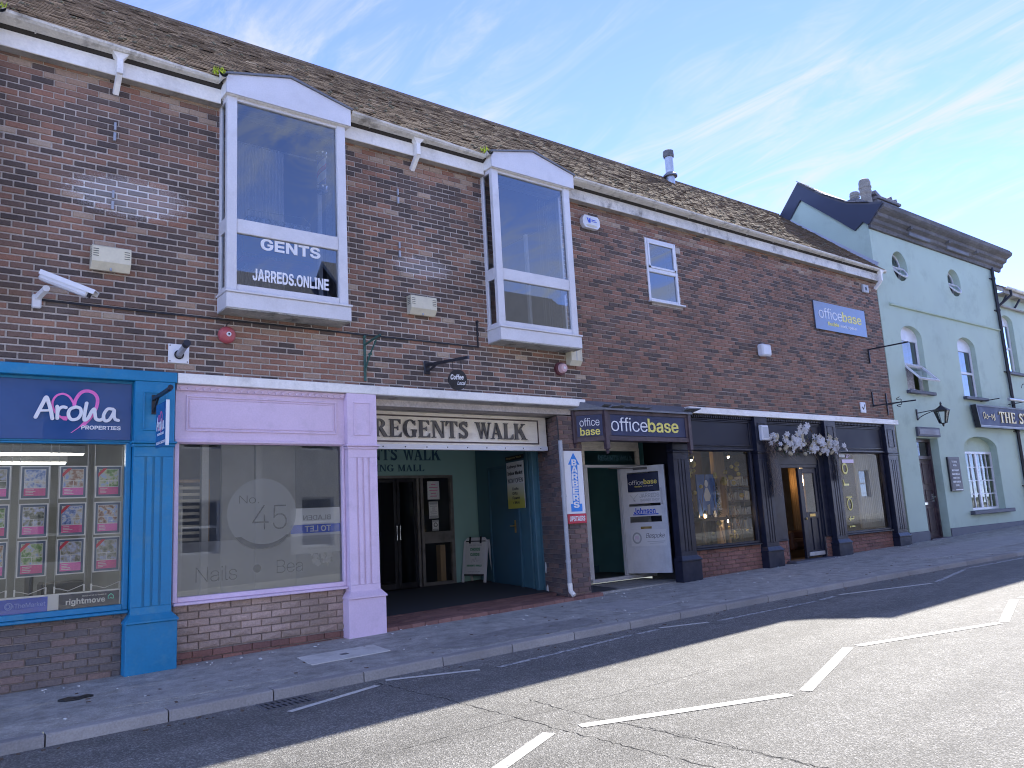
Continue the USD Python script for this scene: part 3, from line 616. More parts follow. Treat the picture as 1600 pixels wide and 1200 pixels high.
def brickwork(parent, s0, s1, z0, z1, holes=(), o=(0, 0, 0), ax=(1, 0, 0), nrm=(0, -1, 0), course=.075, L=.225, joint=lambda s, z: .012, tonef=None, mt='brick', seed=1, budget=300, rough=False, name='brick', stuff='remaining_bricks', zshift=0., sshift=0., ground=None):
    r = random.Random(seed); items = []
    k = 0; z = z0+zshift
    while z < z1-.02:
        row = [(s0, s1)]
        for h in holes:
            if z+course*.5 > h[2] and z+course*.5 < h[3]:
                nr = []
                for a, b in row:
                    if h[1] <= a or h[0] >= b: nr.append((a, b)); continue
                    if h[0] > a: nr.append((a, h[0]))
                    if h[1] < b: nr.append((h[1], b))
                row = nr
        for a, b in row:
            s = math.floor((a-sshift)/L)*L+sshift-(L/2 if k % 2 else 0)
            while s < b:
                q0, q1 = max(s, a), min(s+L, b)
                if q1-q0 > .025:
                    jt = joint((q0+q1)/2, z); e0 = 0 if q0 == a and a != s0 else jt/2; e1 = 0 if q1 == b and b != s1 else jt/2
                    zt = min(z+course, z1)
                    if zt-z > .03 and not (ground and zt < ground(q0)-.02): items.append((q0+e0, q1-e1, z+jt/2, zt-jt/2))
                s += L
        z += course; k += 1
    C = np.array([[(i[0]+i[1])/2, (i[2]+i[3])/2] for i in items])
    W = np.array(o)+C[:, :1]*np.array(ax)+C[:, 1:]*np.array([0, 0, 1.]); uv = project(W)
    inside = (uv[:, 2] > 0) & (uv[:, 0] > -5) & (uv[:, 0] < 1605) & (uv[:, 1] > -5) & (uv[:, 1] < 1205)
    area = np.where(inside, 1/np.maximum(uv[:, 2], .1)**2*np.array([(i[1]-i[0]) for i in items]), 0)
    big = set(np.argsort(-area)[:budget].tolist()) if len(items) > budget else set(range(len(items)))
    rest = MB()
    for i, it in enumerate(items):
        t = tonef(it[0], it[2], r) if tonef else r.random()
        if i in big:
            mb = MB(); brick_mesh(mb, *it, o, ax, nrm, t, r, rough); mb.build(name, K[mt], parent, tone=True)
        else: brick_mesh(rest, *it, o, ax, nrm, t, r, rough)
    if rest.v: rest.build(stuff, K[mt], parent, tone=True, kind='stuff')
def facade_tone(x, z, r):
    if z > 6.45 and r.random() < .75: return r.choice([.86, .93, .62, .97, .8])*r.uniform(.92, 1)
    if x < 4.9 and 3.3 < z < 3.9 and x > 3.1 and r.random() < .8: return r.uniform(.62, .9)
    if x > 8.9: return r.choice([.12, .2, .35, .5, .58, .62, .66, .7])+r.uniform(-.06, .06)
    u = r.random()
    return r.uniform(0, .2) if u < .34 else r.uniform(.2, .48) if u < .62 else r.uniform(.48, .68) if u < .86 else r.uniform(.68, .84) if u < .97 else r.uniform(.88, 1)
def facade_joint(x, z):
    if x > 8.9: return .010
    if z > 6.5: return .010
    if z > 5.9: return .0135
    return .018

# ---------------------------------------------------------------- the long brick building
B = thing('brick_building', 'long dark brick building with mossy tiled roof and two bay windows above shops', 'building')
X0, X1 = -4.0, 19.28
ZL, ZE = 3.29, 6.79        # top of the lintel band, underside of the eaves
BAYS = [(3.07, 4.66), (7.13, 8.74)]
WIN = (10.84, 11.69, 5.24, 6.45)
BAYS0 = [(-1.0, .59)]
wall_holes = [(a+.04, b-.04, 4.12, 6.79) for a, b in BAYS+BAYS0]+[WIN]
mb = MB(); sh = sbox(X0, 3.05, X1, ZE+.05)
for h in wall_holes: sh = sh.difference(sbox(h[0], h[2], h[1], h[3]))
mb.poly_xz(sh, .011, .26); wall = mb.build('wall', K['mortar'], B)
brickwork(wall, X0, X1, ZL, ZE, wall_holes, joint=facade_joint, tonef=facade_tone, seed=3, zshift=-.012)
mb = MB(); mb.box(X1-.26, X1-.012, .262, 8.0, -.5, 6.7); mb.box(X0, X1-.27, 7.8, 8.0, -.5, 6.7); mb.box(X0, X0+.2, .262, 7.79, -.5, 6.7); mb.box(X0+.21, X1-.27, .262, 7.79, 3.06, 3.25); mb.build('rear_wall', K['mortar_dark'], B)
# roof
RY, RZ, EY, EZ = 2.5, 9.40, -.245, 7.02
mb = MB(); sl = np.array([0, RY-EY, RZ-EZ]); SL = np.linalg.norm(sl); sl /= SL; rn = np.array([0, -sl[2], sl[1]])
mb.poly_yz(Polygon([(EY+.02, EZ-.03), (RY, RZ-.03), (8.1, RZ-.03-(8.1-RY)*.47), (8.1, 6.70), (0.3, 6.70)]), X0, X1-.005); roof = mb.build('roof', mat('roof_felt', (.04, .035, .03), .9), B)
GA, TW = .098, .168
rows = int(SL/GA); tiles = []
rt = random.Random(21)
cut = [(a-.02, b+.02) for a, b in BAYS]
for i in range(rows+1):
    d0 = i*GA-.01; x = X0+(TW/2 if i % 2 else 0)
    while x < X1-.02:
        x1 = min(x+TW, X1-.004)
        if x1-x > .05: tiles.append((x+.0025, x1-.0025, d0))
        x += TW
P = np.array([np.array([(t[0]+t[1])/2, EY, EZ])+sl*(t[2]+.05) for t in tiles]); uv = project(P)
ins = (uv[:, 0] > 0) & (uv[:, 0] < 1600) & (uv[:, 1] > 0)
ar = np.where(ins, 1/uv[:, 2]**2, 0); big = set(np.argsort(-ar)[:300].tolist()); rest = MB()
for i, (a, b, d0) in enumerate(tiles):
    lift = rt.uniform(.0, .010)+(.012 if rt.random() < .06 else 0); tilt = rt.uniform(-.004, .004)
    top = d0+GA+.06; th = .013
    c_ = np.array([(a+b)/2, EY, EZ])
    def Q(x, d, h): return np.array([x, EY, EZ])+sl*d+rn*h
    j = rt.uniform(-.008, .008)
    V = []
    for x, tt in ((a, tilt), (b, -tilt)):
        for d, h in ((d0+j, .016+lift+tt), (top, .002)):
            for e in (0, th): V.append(Q(x, d, h+e))
    tn = rt.random()**1.3*.85+(.1 if rt.random() < .08 else 0)
    if rt.random() < .008: tn = .94
    tgt = MB() if i in big else rest
    tgt.add(V, BOX_F, tn)
    if i in big: tgt.build('tile', K['tile'], roof, tone=True)
rest.build('remaining_tiles', K['tile'], roof, tone=True, kind='stuff')
mb = MB()
for k in range(52):
    a = X0+k*.45; mb.tube([(a, RY, RZ-.02), (min(a+.46, X1), RY, RZ-.02)], .075, 8)
mb.build('ridge_tiles', K['tile'], roof, smooth=40)
mb = MB(); r = random.Random(77)
for k in range(420):
    x = r.uniform(.3, X1); d = r.uniform(0, SL)*r.random()**.4; q = np.array([x, EY, EZ])+sl*d+rn*.035
    s_ = r.uniform(.012, .032); m_ = trimesh.creation.icosphere(0, s_); mb.add(m_.vertices*np.array([1.3, 1, .6])+q, m_.faces)
mb.build('moss', K['moss'] if False else mat('roof_lichen', (.16, .15, .10), .95, .4, 9), roof, kind='stuff')
# eaves: soffit, fascia, gutter
mb = MB(); mb.box(X0, X1+.0, -.118, -.001, ZE-.03, ZE-.008); mb.build('soffit', K['soffit'], B)
segs = [(X0, -1.02), (.62, 3.045), (4.70, 7.105), (8.79, X1+.03)]
for a, b in segs:
    mb = MB(); mb.box(a, b, -.14, -.119, 6.755, 6.95, .004); mb.box(a, b, -.132, -.05, 6.953, 6.97); mb.build('fascia_board', K['white_paint'] if b < 8.8 else K['gutter'], B)
def gutter(path, mb):
    """half-round gutter swept along a level path of (x, y)"""
    th = np.linspace(math.pi, 2*math.pi, 9); prof = [(math.cos(t)*.056, math.sin(t)*.062) for t in th]+[(math.cos(t)*.050, math.sin(t)*.056+.002) for t in th[::-1]]
    pts = np.array(path, float); n = len(prof); V = []
    for i, p_ in enumerate(pts):
        d = pts[min(i+1, len(pts)-1)]-pts[max(i-1, 0)]; d /= np.linalg.norm(d); nx = np.array([d[1], -d[0]])
        mit = 1.0
        if 0 < i < len(pts)-1:
            d1 = pts[i]-pts[i-1]; d1 /= np.linalg.norm(d1); mit = 1/max(.3, abs(np.dot(nx, [d1[1], -d1[0]])))
        for a, h in prof: V.append((p_[0]+nx[0]*a*mit, p_[1]+nx[1]*a*mit, 7.035+h))
    F = [(i*n+k, (i+1)*n+k, (i+1)*n+(k+1) % n, i*n+(k+1) % n) for i in range(len(pts)-1) for k in range(n)]
    mb.add(V, F)
    for e in (0, len(pts)-1):
        base = np.array(V[e*n:(e+1)*n]); mb.add(np.vstack([base.mean(0), base]), [(0, k+1, (k+1) % n+1) for k in range(n)]+[(0, (k+1) % n+1, k+1) for k in range(n)])
gy = -.205
for path in ([(-.98, -.3), (-.98, gy), (-1.05, gy)], [(.66, -.40), (.66, gy), (2.99, gy), (2.99, -.40)], [(4.74, -.24), (4.74, gy), (7.05, gy), (7.05, -.40)], [(8.83, -.24), (8.83, gy), (X1+.12, gy)]):
    mb = MB(); gutter(path, mb); gp_ = mb.build('gutter', K['gutter'], B, smooth=35)
    xs_ = [p_[0] for p_ in path]; a, b = min(xs_), max(xs_)
    k = a+.35
    while k < b-.2:
        mb = MB(); th = np.linspace(math.pi, 2*math.pi, 9); mb.tube([(k, gy+math.cos(t)*.062, 7.035+math.sin(t)*.068) for t in th], .009, 5)
        mb.build('bracket', K['gutter'], gp_); k += .92
def outlet(x, right=False):
    mb = MB()
    mb.add(*[np.array(q) for q in ([(x-.10, -.27, 7.0), (x+.10, -.27, 7.0), (x+.10, -.14, 7.0), (x-.10, -.14, 7.0), (x-.035, -.245, 6.92), (x+.035, -.245, 6.92), (x+.035, -.165, 6.92), (x-.035, -.165, 6.92)],
        [(0, 1, 5, 4), (1, 2, 6, 5), (2, 3, 7, 6), (3, 0, 4, 7), (4, 5, 6, 7)])])
    mb.box(x-.035, x+.035, -.245, -.165, 6.74, 6.925, .006); mb.bar((x, -.205, 6.75), (x, -.03, 6.58), .068, .06, up=(1, 0, 0)); mb.build('gutter_outlet', K['white_paint'], B)
outlet(1.86); outlet(5.86); outlet(19.14)
for k, (x, y) in enumerate(((.68, -.42), (2.98, -.41), (7.02, -.4), (4.78, -.23))):
    mb = MB(); r = random.Random(50+k)
    for q in range(60 if k < 2 else 26):
        a = r.uniform(0, 6.28); L_ = r.uniform(.03, .085); p0 = np.array([x+r.uniform(-.09, .03), y+r.uniform(-.02, .12), 7.04]); p1 = p0+np.array([math.cos(a)*L_*.5, math.sin(a)*L_*.5, L_]); w = np.array([-math.sin(a), math.cos(a), 0])*.008
        mb.add([p0-w, p0+w, p1], [(0, 1, 2)])
    mb.build('moss_tuft', K['moss'], B, kind='stuff')
# pale lintel band over the shops, painted blue over the agent's shop
for a, b, mt in ((X0, 2.578, 'blue'), (2.582, 8.94, 'white_paint'), (11.52, 19.2, 'white_paint')):
    mb = MB(); mb.box(a, b, -.13, .0105, 3.175, 3.293, .006); mb.build('lintel', K[mt], B)
for a, b in ((X0, 5.1), (8.97, 19.2)): mb = MB(); mb.box(a, b, .0, .26, 3.03, 3.172); mb.build('lintel_core', K['soffit'], B)
# flue through the roof
fl = MB(); fx, fy = 14.6, 2.32
fl.lathe([(.0, 9.0), (.10, 9.0), (.10, 9.93), (.0, 9.93)], (fx, fy, 0), n=16); fp_ = fl.build('flue', K['steel'], B, smooth=40)
fl = MB(); fl.lathe([(.102, 9.42), (.17, 9.40), (.17, 9.44), (.102, 9.50)], (fx, fy, 0), n=16); fl.build('collar', K['lead'], fp_, smooth=40)
fl = MB(); fl.lathe([(.0, 9.90), (.125, 9.90), (.135, 9.95), (.125, 10.06), (.05, 10.10), (0, 10.10)], (fx, fy, 0), n=16); fl.build('cowl', K['cornice'], fp_, smooth=40)

def room(x0, x1, y0, y1, z0, z1, wallm, floorm=None, ceilm=None, parent=B, name='room_lining'):
    t = .03; mb = MB()
    mb.box(x0-t, x0, y0, y1, z0, z1); mb.box(x1, x1+t, y0, y1, z0, z1); mb.box(x0-t, x1+t, y1, y1+t, z0, z1); p_ = mb.build(name, K[wallm], parent)
    mb = MB(); mb.box(x0-t, x1+t, y0, y1+t, z0-t, z0); mb.build('room_floor', K[floorm or 'room_floor'], parent)
    mb = MB(); mb.box(x0-t, x1+t, y0, y1+t, z1, z1+t); mb.build('room_ceiling', K[ceilm or 'room_white'], parent)
    return p_
def pane(x0, x1, z0, z1, y, parent, mt='glass', name='pane'):
    mb = MB(); mb.quad((x0, y, z0), (x1, y, z0), (x1, y, z1), (x0, y, z1)); return mb.build(name, K[mt], parent)
def pane_yz(x, y0, y1, z0, z1, parent, mt='glass'):
    mb = MB(); mb.quad((x, y1, z0), (x, y0, z0), (x, y0, z1), (x, y1, z1)); return mb.build('pane', K[mt], parent)

# bay windows
def bay(x0, x1, near=False):
    yf = -.30; w = .125
    mb = MB()
    for a in (x0, x1-w): mb.box(a, a+w, yf, yf+.075, 4.30, 6.81, .006)
    for a, s in ((x0, 1), (x1, -1)):       # wall posts of the cheeks
        mb.box(a+.001*s, a+.045*s, -.055, .02, 4.30, 6.81, .004)
    mb.box(x0+w, x1-w, yf+.012, yf+.075, 5.045, 5.225, .006)          # transom
    mb.box(x0+w, x1-w, yf+.012, yf+.075, 4.305, 4.395, .006); mb.box(x0+w, x1-w, yf+.012, yf+.075, 6.77, 6.81, .004)
    for a, s in ((x0, 1), (x1, -1)):
        mb.box(a+.002*s, a+.05*s, yf+.077, -.057, 5.045, 5.225); mb.box(a+.002*s, a+.05*s, yf+.077, -.057, 4.305, 4.36); mb.box(a+.002*s, a+.05*s, yf+.077, -.057, 6.75, 6.81)
    f = mb.build('bay_window', K['alu'], B)
    mb = MB(); mb.box(x0-.03, x1+.03, -.365, .0, 4.272, 4.30, .005); mb.build('sill', K['alu'], f)
    mb = MB(); mb.box(x0-.015, x1+.015, -.345, -.001, 4.085, 4.270, .004); mb.build('apron', K['alu'], f)
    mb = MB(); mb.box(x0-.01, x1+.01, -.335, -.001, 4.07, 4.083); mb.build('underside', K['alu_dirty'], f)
    xm = (x0+x1)/2; hx0, hx1 = x0-.03, x1+.06
    mb = MB(); mb.poly_xz(Polygon([(hx0, 6.815), (hx1, 6.815), (hx1, 7.05), (xm, 7.245), (hx0, 7.05)]), -.36, -.335); mb.build('head_board', K['alu'], f)
    mb = MB(); mb.box(hx0, hx0+.02, -.334, -.142, 6.815, 7.05); mb.box(hx1-.02, hx1, -.334, -.142, 6.815, 7.05); mb.box(hx0+.02, hx1-.02, -.334, .02, 6.812, 6.83); mb.build('head_side', K['white_paint'], f)
    yb = .12; zb = lambda y: 0
    L = [(hx0-.025, 7.045), (xm, 7.25), (hx1+.025, 7.045), (hx1+.025, 7.068), (xm, 7.278), (hx0-.025, 7.068)]
    mb = MB(); mb.poly_xz(Polygon(L), -.385, .35); mb.build('cover_roof', K['lead'], f)
    g = 'glass_sky'
    pane(x0+w-.01, x1-w+.01, 5.215, 6.775, yf+.045, f, g); pane(x0+w-.01, x1-w+.01, 4.385, 5.055, yf+.045, f, g)
    for a in (x0+.022, x1-.022): pane_yz(a, yf+.07, -.05, 5.21, 6.77, f, g); pane_yz(a, yf+.07, -.05, 4.35, 5.06, f, g)
    return f
for a, b in BAYS: bay(a, b)
bay(*BAYS0[0])
room(BAYS[0][0]-.2, BAYS[0][1]+.9, .262, 3.2, 4.1, 6.75, 'room_dark', None, 'room_dark'); room(BAYS[1][0]-.9, BAYS[1][1]+.6, .262, 3.6, 4.1, 6.75, 'room_white', None, 'room_white'); room(-1.3, .9, .262, 3., 4.1, 6.75, 'room_dark')
for a, b in BAYS+BAYS0:
    mb = MB(); mb.box(a+.05, b-.05, -.22, .262, 4.30, 4.312); mb.box(a+.05, b-.05, -.22, .262, 6.78, 6.79); mb.build('bay_lining', K['room_white'], B)
# plain window beside the bays
x0, x1, z0, z1 = WIN
mb = MB(); q = .055
for a in ((x0, x0+q, z0, z1), (x1-q, x1, z0, z1), (x0+q, x1-q, z0, z0+q), (x0+q, x1-q, z1-q, z1), (x0+q, x1-q, 5.80, 5.875)): mb.box(a[0], a[1], -.012, .06, a[2], a[3], .008)
mb.box(x0+q, x1-q, -.022, .03, z1-q-.045, z1-q); mb.box(x0+q, x0+q+.04, -.022, .03, 5.875, z1-q-.045); mb.box(x1-q-.04, x1-q, -.022, .03, 5.875, z1-q-.045); mb.box(x0+q, x1-q, -.022, .03, 5.876, 5.91)
w3 = mb.build('window', K['upvc'], B)
pane(x0+q, x1-q, z0+q, 5.80, .02, w3, 'glass_sky'); pane(x0+q+.04, x1-q-.04, 5.91, z1-q-.045, .0, w3, 'glass_sky')
mb = MB(); mb.box(x0-.02, x1+.09, -.07, .02, z0-.03, z0-.001, .005); mb.build('sill', K['upvc'], w3)
mb = MB(); r = random.Random(3)
for k in range(26):
    zz = r.uniform(z0, z1); s_ = r.choice((0, 1)); mb.box(x0-.025+r.uniform(0, .01) if s_ else x1, x0 if s_ else x1+r.uniform(.012, .03), -.008, .012, zz, zz+r.uniform(.02, .07), .003)
mb.box(x0+.06, x1+.06, -.006, .012, z0-.075, z0-.032, .004); mb.box(x1+.0, x1+.14, -.006, .012, z1-.17, z1-.05, .02); mb.build('rough_mortar', K['mortar'], w3)
room(x0-.4, x1+.8, .262, 2.5, 4.4, 6.7, 'room_white')

# ---------------------------------------------------------------- shop fronts
def pilaster(parent, x0, x1, mt, zg, yf=-.12, panel=True, ztop=3.172):
    mb = MB(); mb.box(x0, x1, yf+.012, .02, .50, 2.44)
    n = 4; gw = .022; w = x1-x0; m0 = w*.16
    xs = [x0]+[x0+m0+(w-2*m0)*k/(n-2) for k in range(n-1)]+[x1]
    edges = []
    fl = [x0+w*.30, x0+w*.5, x0+w*.70]
    cur = x0
    for f in fl: edges.append((cur, f-gw/2)); cur = f+gw/2
    edges.append((cur, x1))
    for a, b in edges: mb.box(a, b, yf, yf+.013, .72, 2.33, .004)
    mb.box(x0, x1, yf, yf+.0125, .50, .719); mb.box(x0, x1, yf, yf+.0125, 2.331, 2.44)
    p = mb.build('pilaster', K[mt], parent)
    mb = MB(); a, b = x0-.05, x1+.055
    mb.box(a, b, yf-.045, .02, zg-.15, .555, .006)
    mb.add([(a-.01, yf-.06, .557), (b+.01, yf-.06, .557), (b+.01, .02, .557), (a-.01, .02, .557), (a-.01, yf-.06, .575), (b+.01, yf-.06, .575), (x1+.004, yf-.005, .645), (x0-.004, yf-.005, .645), (b+.01, .02, .575), (a-.01, .02, .575), (x1+.004, .02, .645), (x0-.004, .02, .645)],
           [(0, 1, 5), (0, 5, 4), (4, 5, 6), (4, 6, 7), (1, 2, 8), (1, 8, 5), (5, 8, 10), (5, 10, 6), (3, 0, 4), (3, 4, 9), (9, 4, 7), (9, 7, 11), (7, 6, 10), (7, 10, 11), (0, 3, 2), (0, 2, 1)])
    mb.build('plinth', K[mt], p)
    mb = MB(); mb.box(x0-.012, x1+.012, yf-.015, .02, 2.441, 2.475, .006); mb.box(x0-.03, x1+.03, yf-.035, .02, 2.476, 2.50, .006); mb.build('capital', K[mt], p)
    mb = MB(); mb.box(x0-.003, x1+.003, yf-.004, .02, 2.501, ztop); mb.build('head_block', K[mt], p)
    if panel:
        mb = MB(); pa, pb, pz0, pz1 = x0+w*.2, x1-w*.2, 2.62, 3.06; t = .018
        for q in ((pa, pb, pz0, pz0+t), (pa, pb, pz1-t, pz1), (pa, pa+t, pz0+t, pz1-t), (pb-t, pb, pz0+t, pz1-t)): mb.box(q[0], q[1], yf-.014, yf-.004, q[2], q[3], .004)
        mb.build('head_moulding', K[mt], p)
    return p
def shop_window(parent, x0, x1, z0, z1, fl, fr, ft, fb, mt, y=.0, glass='glass', sill=True):
    """glass x0..x1, z0..z1 inside a frame of widths fl, fr, ft, fb"""
    mb = MB()
    mb.box(x0-fl, x0, y-.03, y+.06, z0-fb, z1+ft, .006); mb.box(x1, x1+fr, y-.03, y+.06, z0-fb, z1+ft, .006)
    mb.box(x0, x1, y-.03, y+.06, z1, z1+ft, .006); mb.box(x0, x1, y-.03, y+.06, z0-fb, z0, .006)
    f = mb.build('window_frame', K[mt], parent)
    if sill: mb = MB(); mb.box(x0-fl+.002, x1+fr-.002, y-.075, y+.05, z0-fb-.035, z0-fb-.002, .008); mb.build('sill', K[mt], f)
    pane(x0-.004, x1+.004, z0-.004, z1+.004, y+.025, f, glass)
    return f

# ---- blue estate agent's shop
S1 = thing('blue_shopfront', 'bright blue painted estate agent shopfront with poster displays in its window', 'shopfront')
pilaster(S1, 2.135, 2.55, 'blue', .04)
mb = MB(); mb.box(X0, 2.13, -.03, .02, 2.50, 3.174); mb.build('fascia', K['blue'], S1)
mb = MB(); mb.box(X0, 2.115, -.045, -.031, 2.515, 3.145, .004); sp = mb.build('sign_panel', K['blue_gloss'], S1)
def px2(p_): return (1.18+(p_[0]-305)*.81/755, 2.962-(p_[1]-285)*.232/195+(p_[0]-305)*1.5e-5)
def script(strokes, w):
    return unary_union([stroke([px2(q) for q in s], w*k) for s, k in strokes])
ar = script([([(318, 470), (345, 410), (375, 345), (402, 292), (425, 345), (445, 410), (460, 480)], 1.05), ([(350, 412), (440, 408)], .7),
             ([(498, 372), (502, 420), (503, 478)], 1.), ([(503, 430), (515, 395), (545, 375), (575, 380)], .95),
             ([(668, 372), (615, 392), (598, 440), (625, 485), (680, 478), (710, 430), (700, 385), (660, 372)], .95),
             ([(757, 335), (745, 410), (740, 487), (775, 470), (805, 410), (828, 388), (835, 430), (845, 475), (880, 488), (915, 470)], 1.0),
             ([(1000, 385), (950, 385), (915, 440), (925, 490), (965, 485), (1000, 430), (1012, 395), (1012, 450), (1025, 480), (1052, 488)], .95)], .034)
hl = stroke([px2(q) for q in [(560, 480), (500, 440), (463, 380), (460, 325), (490, 275), (545, 256), (595, 275), (625, 310), (648, 352)]], .021)
hr = stroke([px2(q) for q in [(648, 352), (662, 300), (705, 240), (760, 222), (820, 240), (855, 290), (848, 370), (805, 455), (745, 525)]], .034)
ht = Polygon([px2(q) for q in [(760, 500), (728, 535), (630, 604), (690, 560), (740, 505)]]).buffer(.003)
sw = Polygon([px2(q) for q in [(525, 460), (600, 462), (585, 492), (560, 490)]]).buffer(.004)
mb = MB(); mb.poly_xz(unary_union([hl, hr, ht, sw]), -.049, -.0452); mb.build('heart_emblem', K['pink'], sp)
mb = MB(); mb.poly_xz(ar, -.062, -.0495); mb.build('lettering', K['white'], sp)
mb = MB(); mb.poly_xz(fit(text_shape('PROPERTIES', 750), 1.622, 2.01, 2.625, 2.668), -.049, -.0452); mb.build('lettering', K['white'], sp)
wf = shop_window(S1, -1.3, 2.075, .765, 2.475, .06, .055, .022, .06, 'blue', .0)
mb = MB(); mb.box(-1.3, 2.07, .035, .045, .77, .93); mb.build('white_strip', K['white'], wf)
st = MB(); st.box(X0, 2.13, .016, .2, -.3, .67); rz = st.build('stall_riser', K['mortar_dark'], S1)
brickwork(rz, -2.0, 2.085, -.02, .67, ground=lambda s: gz(s), tonef=lambda s, z, r: r.random(), mt='riser_brick', seed=8, joint=lambda s, z: .011, zshift=-.03, sshift=.08)
room(-1.6, 2.5, .262, 4.2, .02, 2.95, 'room_grey', None, 'room_white', S1)

# ---- lilac shop
S2 = thing('lilac_shopfront', 'empty lilac painted nail salon shopfront with etched window', 'shopfront')
pilaster(S2, 4.695, 5.115, 'lilac', .12)
mb = MB(); mb.box(2.585, 4.69, -.035, .02, 2.50, 3.172); fa = mb.build('fascia', K['lilac'], S2)
mb = MB()
pa, pb, pz0, pz1 = 2.70, 4.58, 2.635, 3.055
for k, (t, d) in enumerate(((.02, .014), (.012, .009))):
    o_ = k*.035
    for q in ((pa+o_, pb-o_, pz0+o_, pz0+o_+t), (pa+o_, pb-o_, pz1-o_-t, pz1-o_), (pa+o_, pa+o_+t, pz0+o_+t, pz1-o_-t), (pb-o_-t, pb-o_, pz0+o_+t, pz1-o_-t)): mb.box(q[0], q[1], -.035-d, -.036, q[2], q[3], .004)
mb.box(2.585, 4.69, -.06, -.036, 2.50, 2.535, .008)
mb.build('fascia_moulding', K['lilac'], fa)
mb = MB()
for k in range(24): mb.bar((2.62+k*.087, -.072, 3.12), (2.62+k*.087+.06, -.072, 3.155), .022, .03, up=(0, 1, 0))
mb.box(2.585, 4.69, -.068, -.036, 3.105, 3.171, .005); mb.build('rope_moulding', K['lilac'], fa)
wf2 = shop_window(S2, 2.635, 4.655, .775, 2.49, .05, .035, .012, .055, 'lilac', .0, 'glass_hazy')
# etched vinyl and cut letters on the pane
yv = .031
cir = ell(3.625, 1.665, .425, .42)
ring = cir.intersection(sbox(3.0, 1.0, 4.2, 1.40)).difference(affinity.translate(cir, .02, .055))
no = unary_union([fit(text_shape('No.', 250), 3.345, 3.585, 1.79, 1.885), fit(text_shape('45', 200), 3.50, 3.93, 1.47, 1.765)])
dot = ell(3.56, 1.02, .048, .048); nails = fit(text_shape('Nails', 200), 2.85, 3.32, .915, 1.085); bea = fit(text_shape('Bea', 200), 3.80, 4.13, .945, 1.10)
def sheet_xz(shape, y, name, mt, parent):
    mb = MB()
    for g in geoms(shape):
        V, F = trimesh.creation.triangulate_polygon(g, engine='earcut'); V = np.array(V); F = np.array(F)
        a, b, c = V[F[0]]; ccw = (b[0]-a[0])*(c[1]-a[1])-(b[1]-a[1])*(c[0]-a[0]) > 0
        mb.add(np.stack([V[:, 0], np.full(len(V), y), V[:, 1]], 1), F if ccw else F[:, ::-1])
    return mb.build(name, K[mt], parent)
sheet_xz(cir.difference(no).difference(ring), yv, 'etched_disc', 'etched', wf2)
sheet_xz(sbox(2.635, .775, 4.655, 1.37).difference(cir.buffer(.012)).difference(unary_union([dot, nails, bea])), yv, 'etched_band', 'etched_band', wf2)
sheet_xz(unary_union([no, ring, dot, nails, bea]), yv+.003, 'lettering', 'etched_dark', wf2)
st = MB(); st.box(2.56, 4.69, .018, .2, -.3, .685); rz = st.build('stall_riser', K['mortar_dark'], S2)
brickwork(rz, 2.60, 4.66, .18, .685, mt='rock_brick', seed=12, rough=True, joint=lambda s, z: .008, zshift=.01, course=.083, L=.24, tonef=lambda s, z, r: r.random())
brickwork(rz, 2.60, 4.66, .02, .18, mt='red_brick', seed=13, joint=lambda s, z: .009, zshift=-.0, course=.08, tonef=lambda s, z, r: r.random(), ground=gz)
r2_ = room(2.6, 4.85, .262, 3.6, .08, 2.95, 'room_grey', None, 'room_white', S2)
mb = MB(); mb.box(2.61, 4.84, .09, .26, .62, .70); mb.build('window_board', K['room_white'], S2)
mb = MB(); mb.box(2.61, 2.95, 2.6, 2.66, .09, 2.6); mb.box(3.0, 3.5, 2.9, 2.95, .09, 2.2); mb.box(3.75, 4.83, 1.9, 1.96, .09, 2.94); mb.build('partition', K['room_white'], S2)
mb = MB(); mb.box(3.02, 3.10, .4, .48, .71, 2.9); mb.box(3.98, 4.06, 1.2, 1.28, .71, 2.9); mb.build('post', K['room_white'], S2)
mb = MB(); mb.box(2.75, 4.83, .55, .62, 2.62, 2.94); mb.build('blind_box', K['room_grey'], S2)

# ---- arcade entrance between the lilac shop and the brick pillar
AR = thing('arcade_entrance', 'recessed shopping arcade entrance with teal walls and glazed metal doors', 'arcade entrance')
yb = 3.3; zf0 = arc_z(7.5, yb)
mb = MB(); mb.box(4.9, 9.2, yb+.02, yb+.12, zf0+2.02, 3.03); mb.box(8.55, 9.2, yb+.02, yb+.12, -.1, zf0+2.02)
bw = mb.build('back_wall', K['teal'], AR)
cx = 9.11
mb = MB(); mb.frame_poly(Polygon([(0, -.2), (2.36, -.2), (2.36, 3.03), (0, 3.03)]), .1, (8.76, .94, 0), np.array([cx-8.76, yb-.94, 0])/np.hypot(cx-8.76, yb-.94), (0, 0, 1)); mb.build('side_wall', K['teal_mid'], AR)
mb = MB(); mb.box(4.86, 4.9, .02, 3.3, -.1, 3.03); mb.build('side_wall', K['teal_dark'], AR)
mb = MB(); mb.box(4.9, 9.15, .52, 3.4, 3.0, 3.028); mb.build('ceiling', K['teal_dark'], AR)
yt = yb+.019
mb = MB(); mb.poly_xz(fit(serif_text('REGENTS WALK'), 6.07, 8.33, 2.61, 2.84), yt-.012, yt); mb.build('lettering', K['teal_dark'], bw)
mb = MB(); mb.poly_xz(fit(serif_text('SHOPPING MALL'), 6.28, 7.95, 2.41, 2.535), yt-.012, yt); mb.build('lettering', K['teal_dark'], bw)
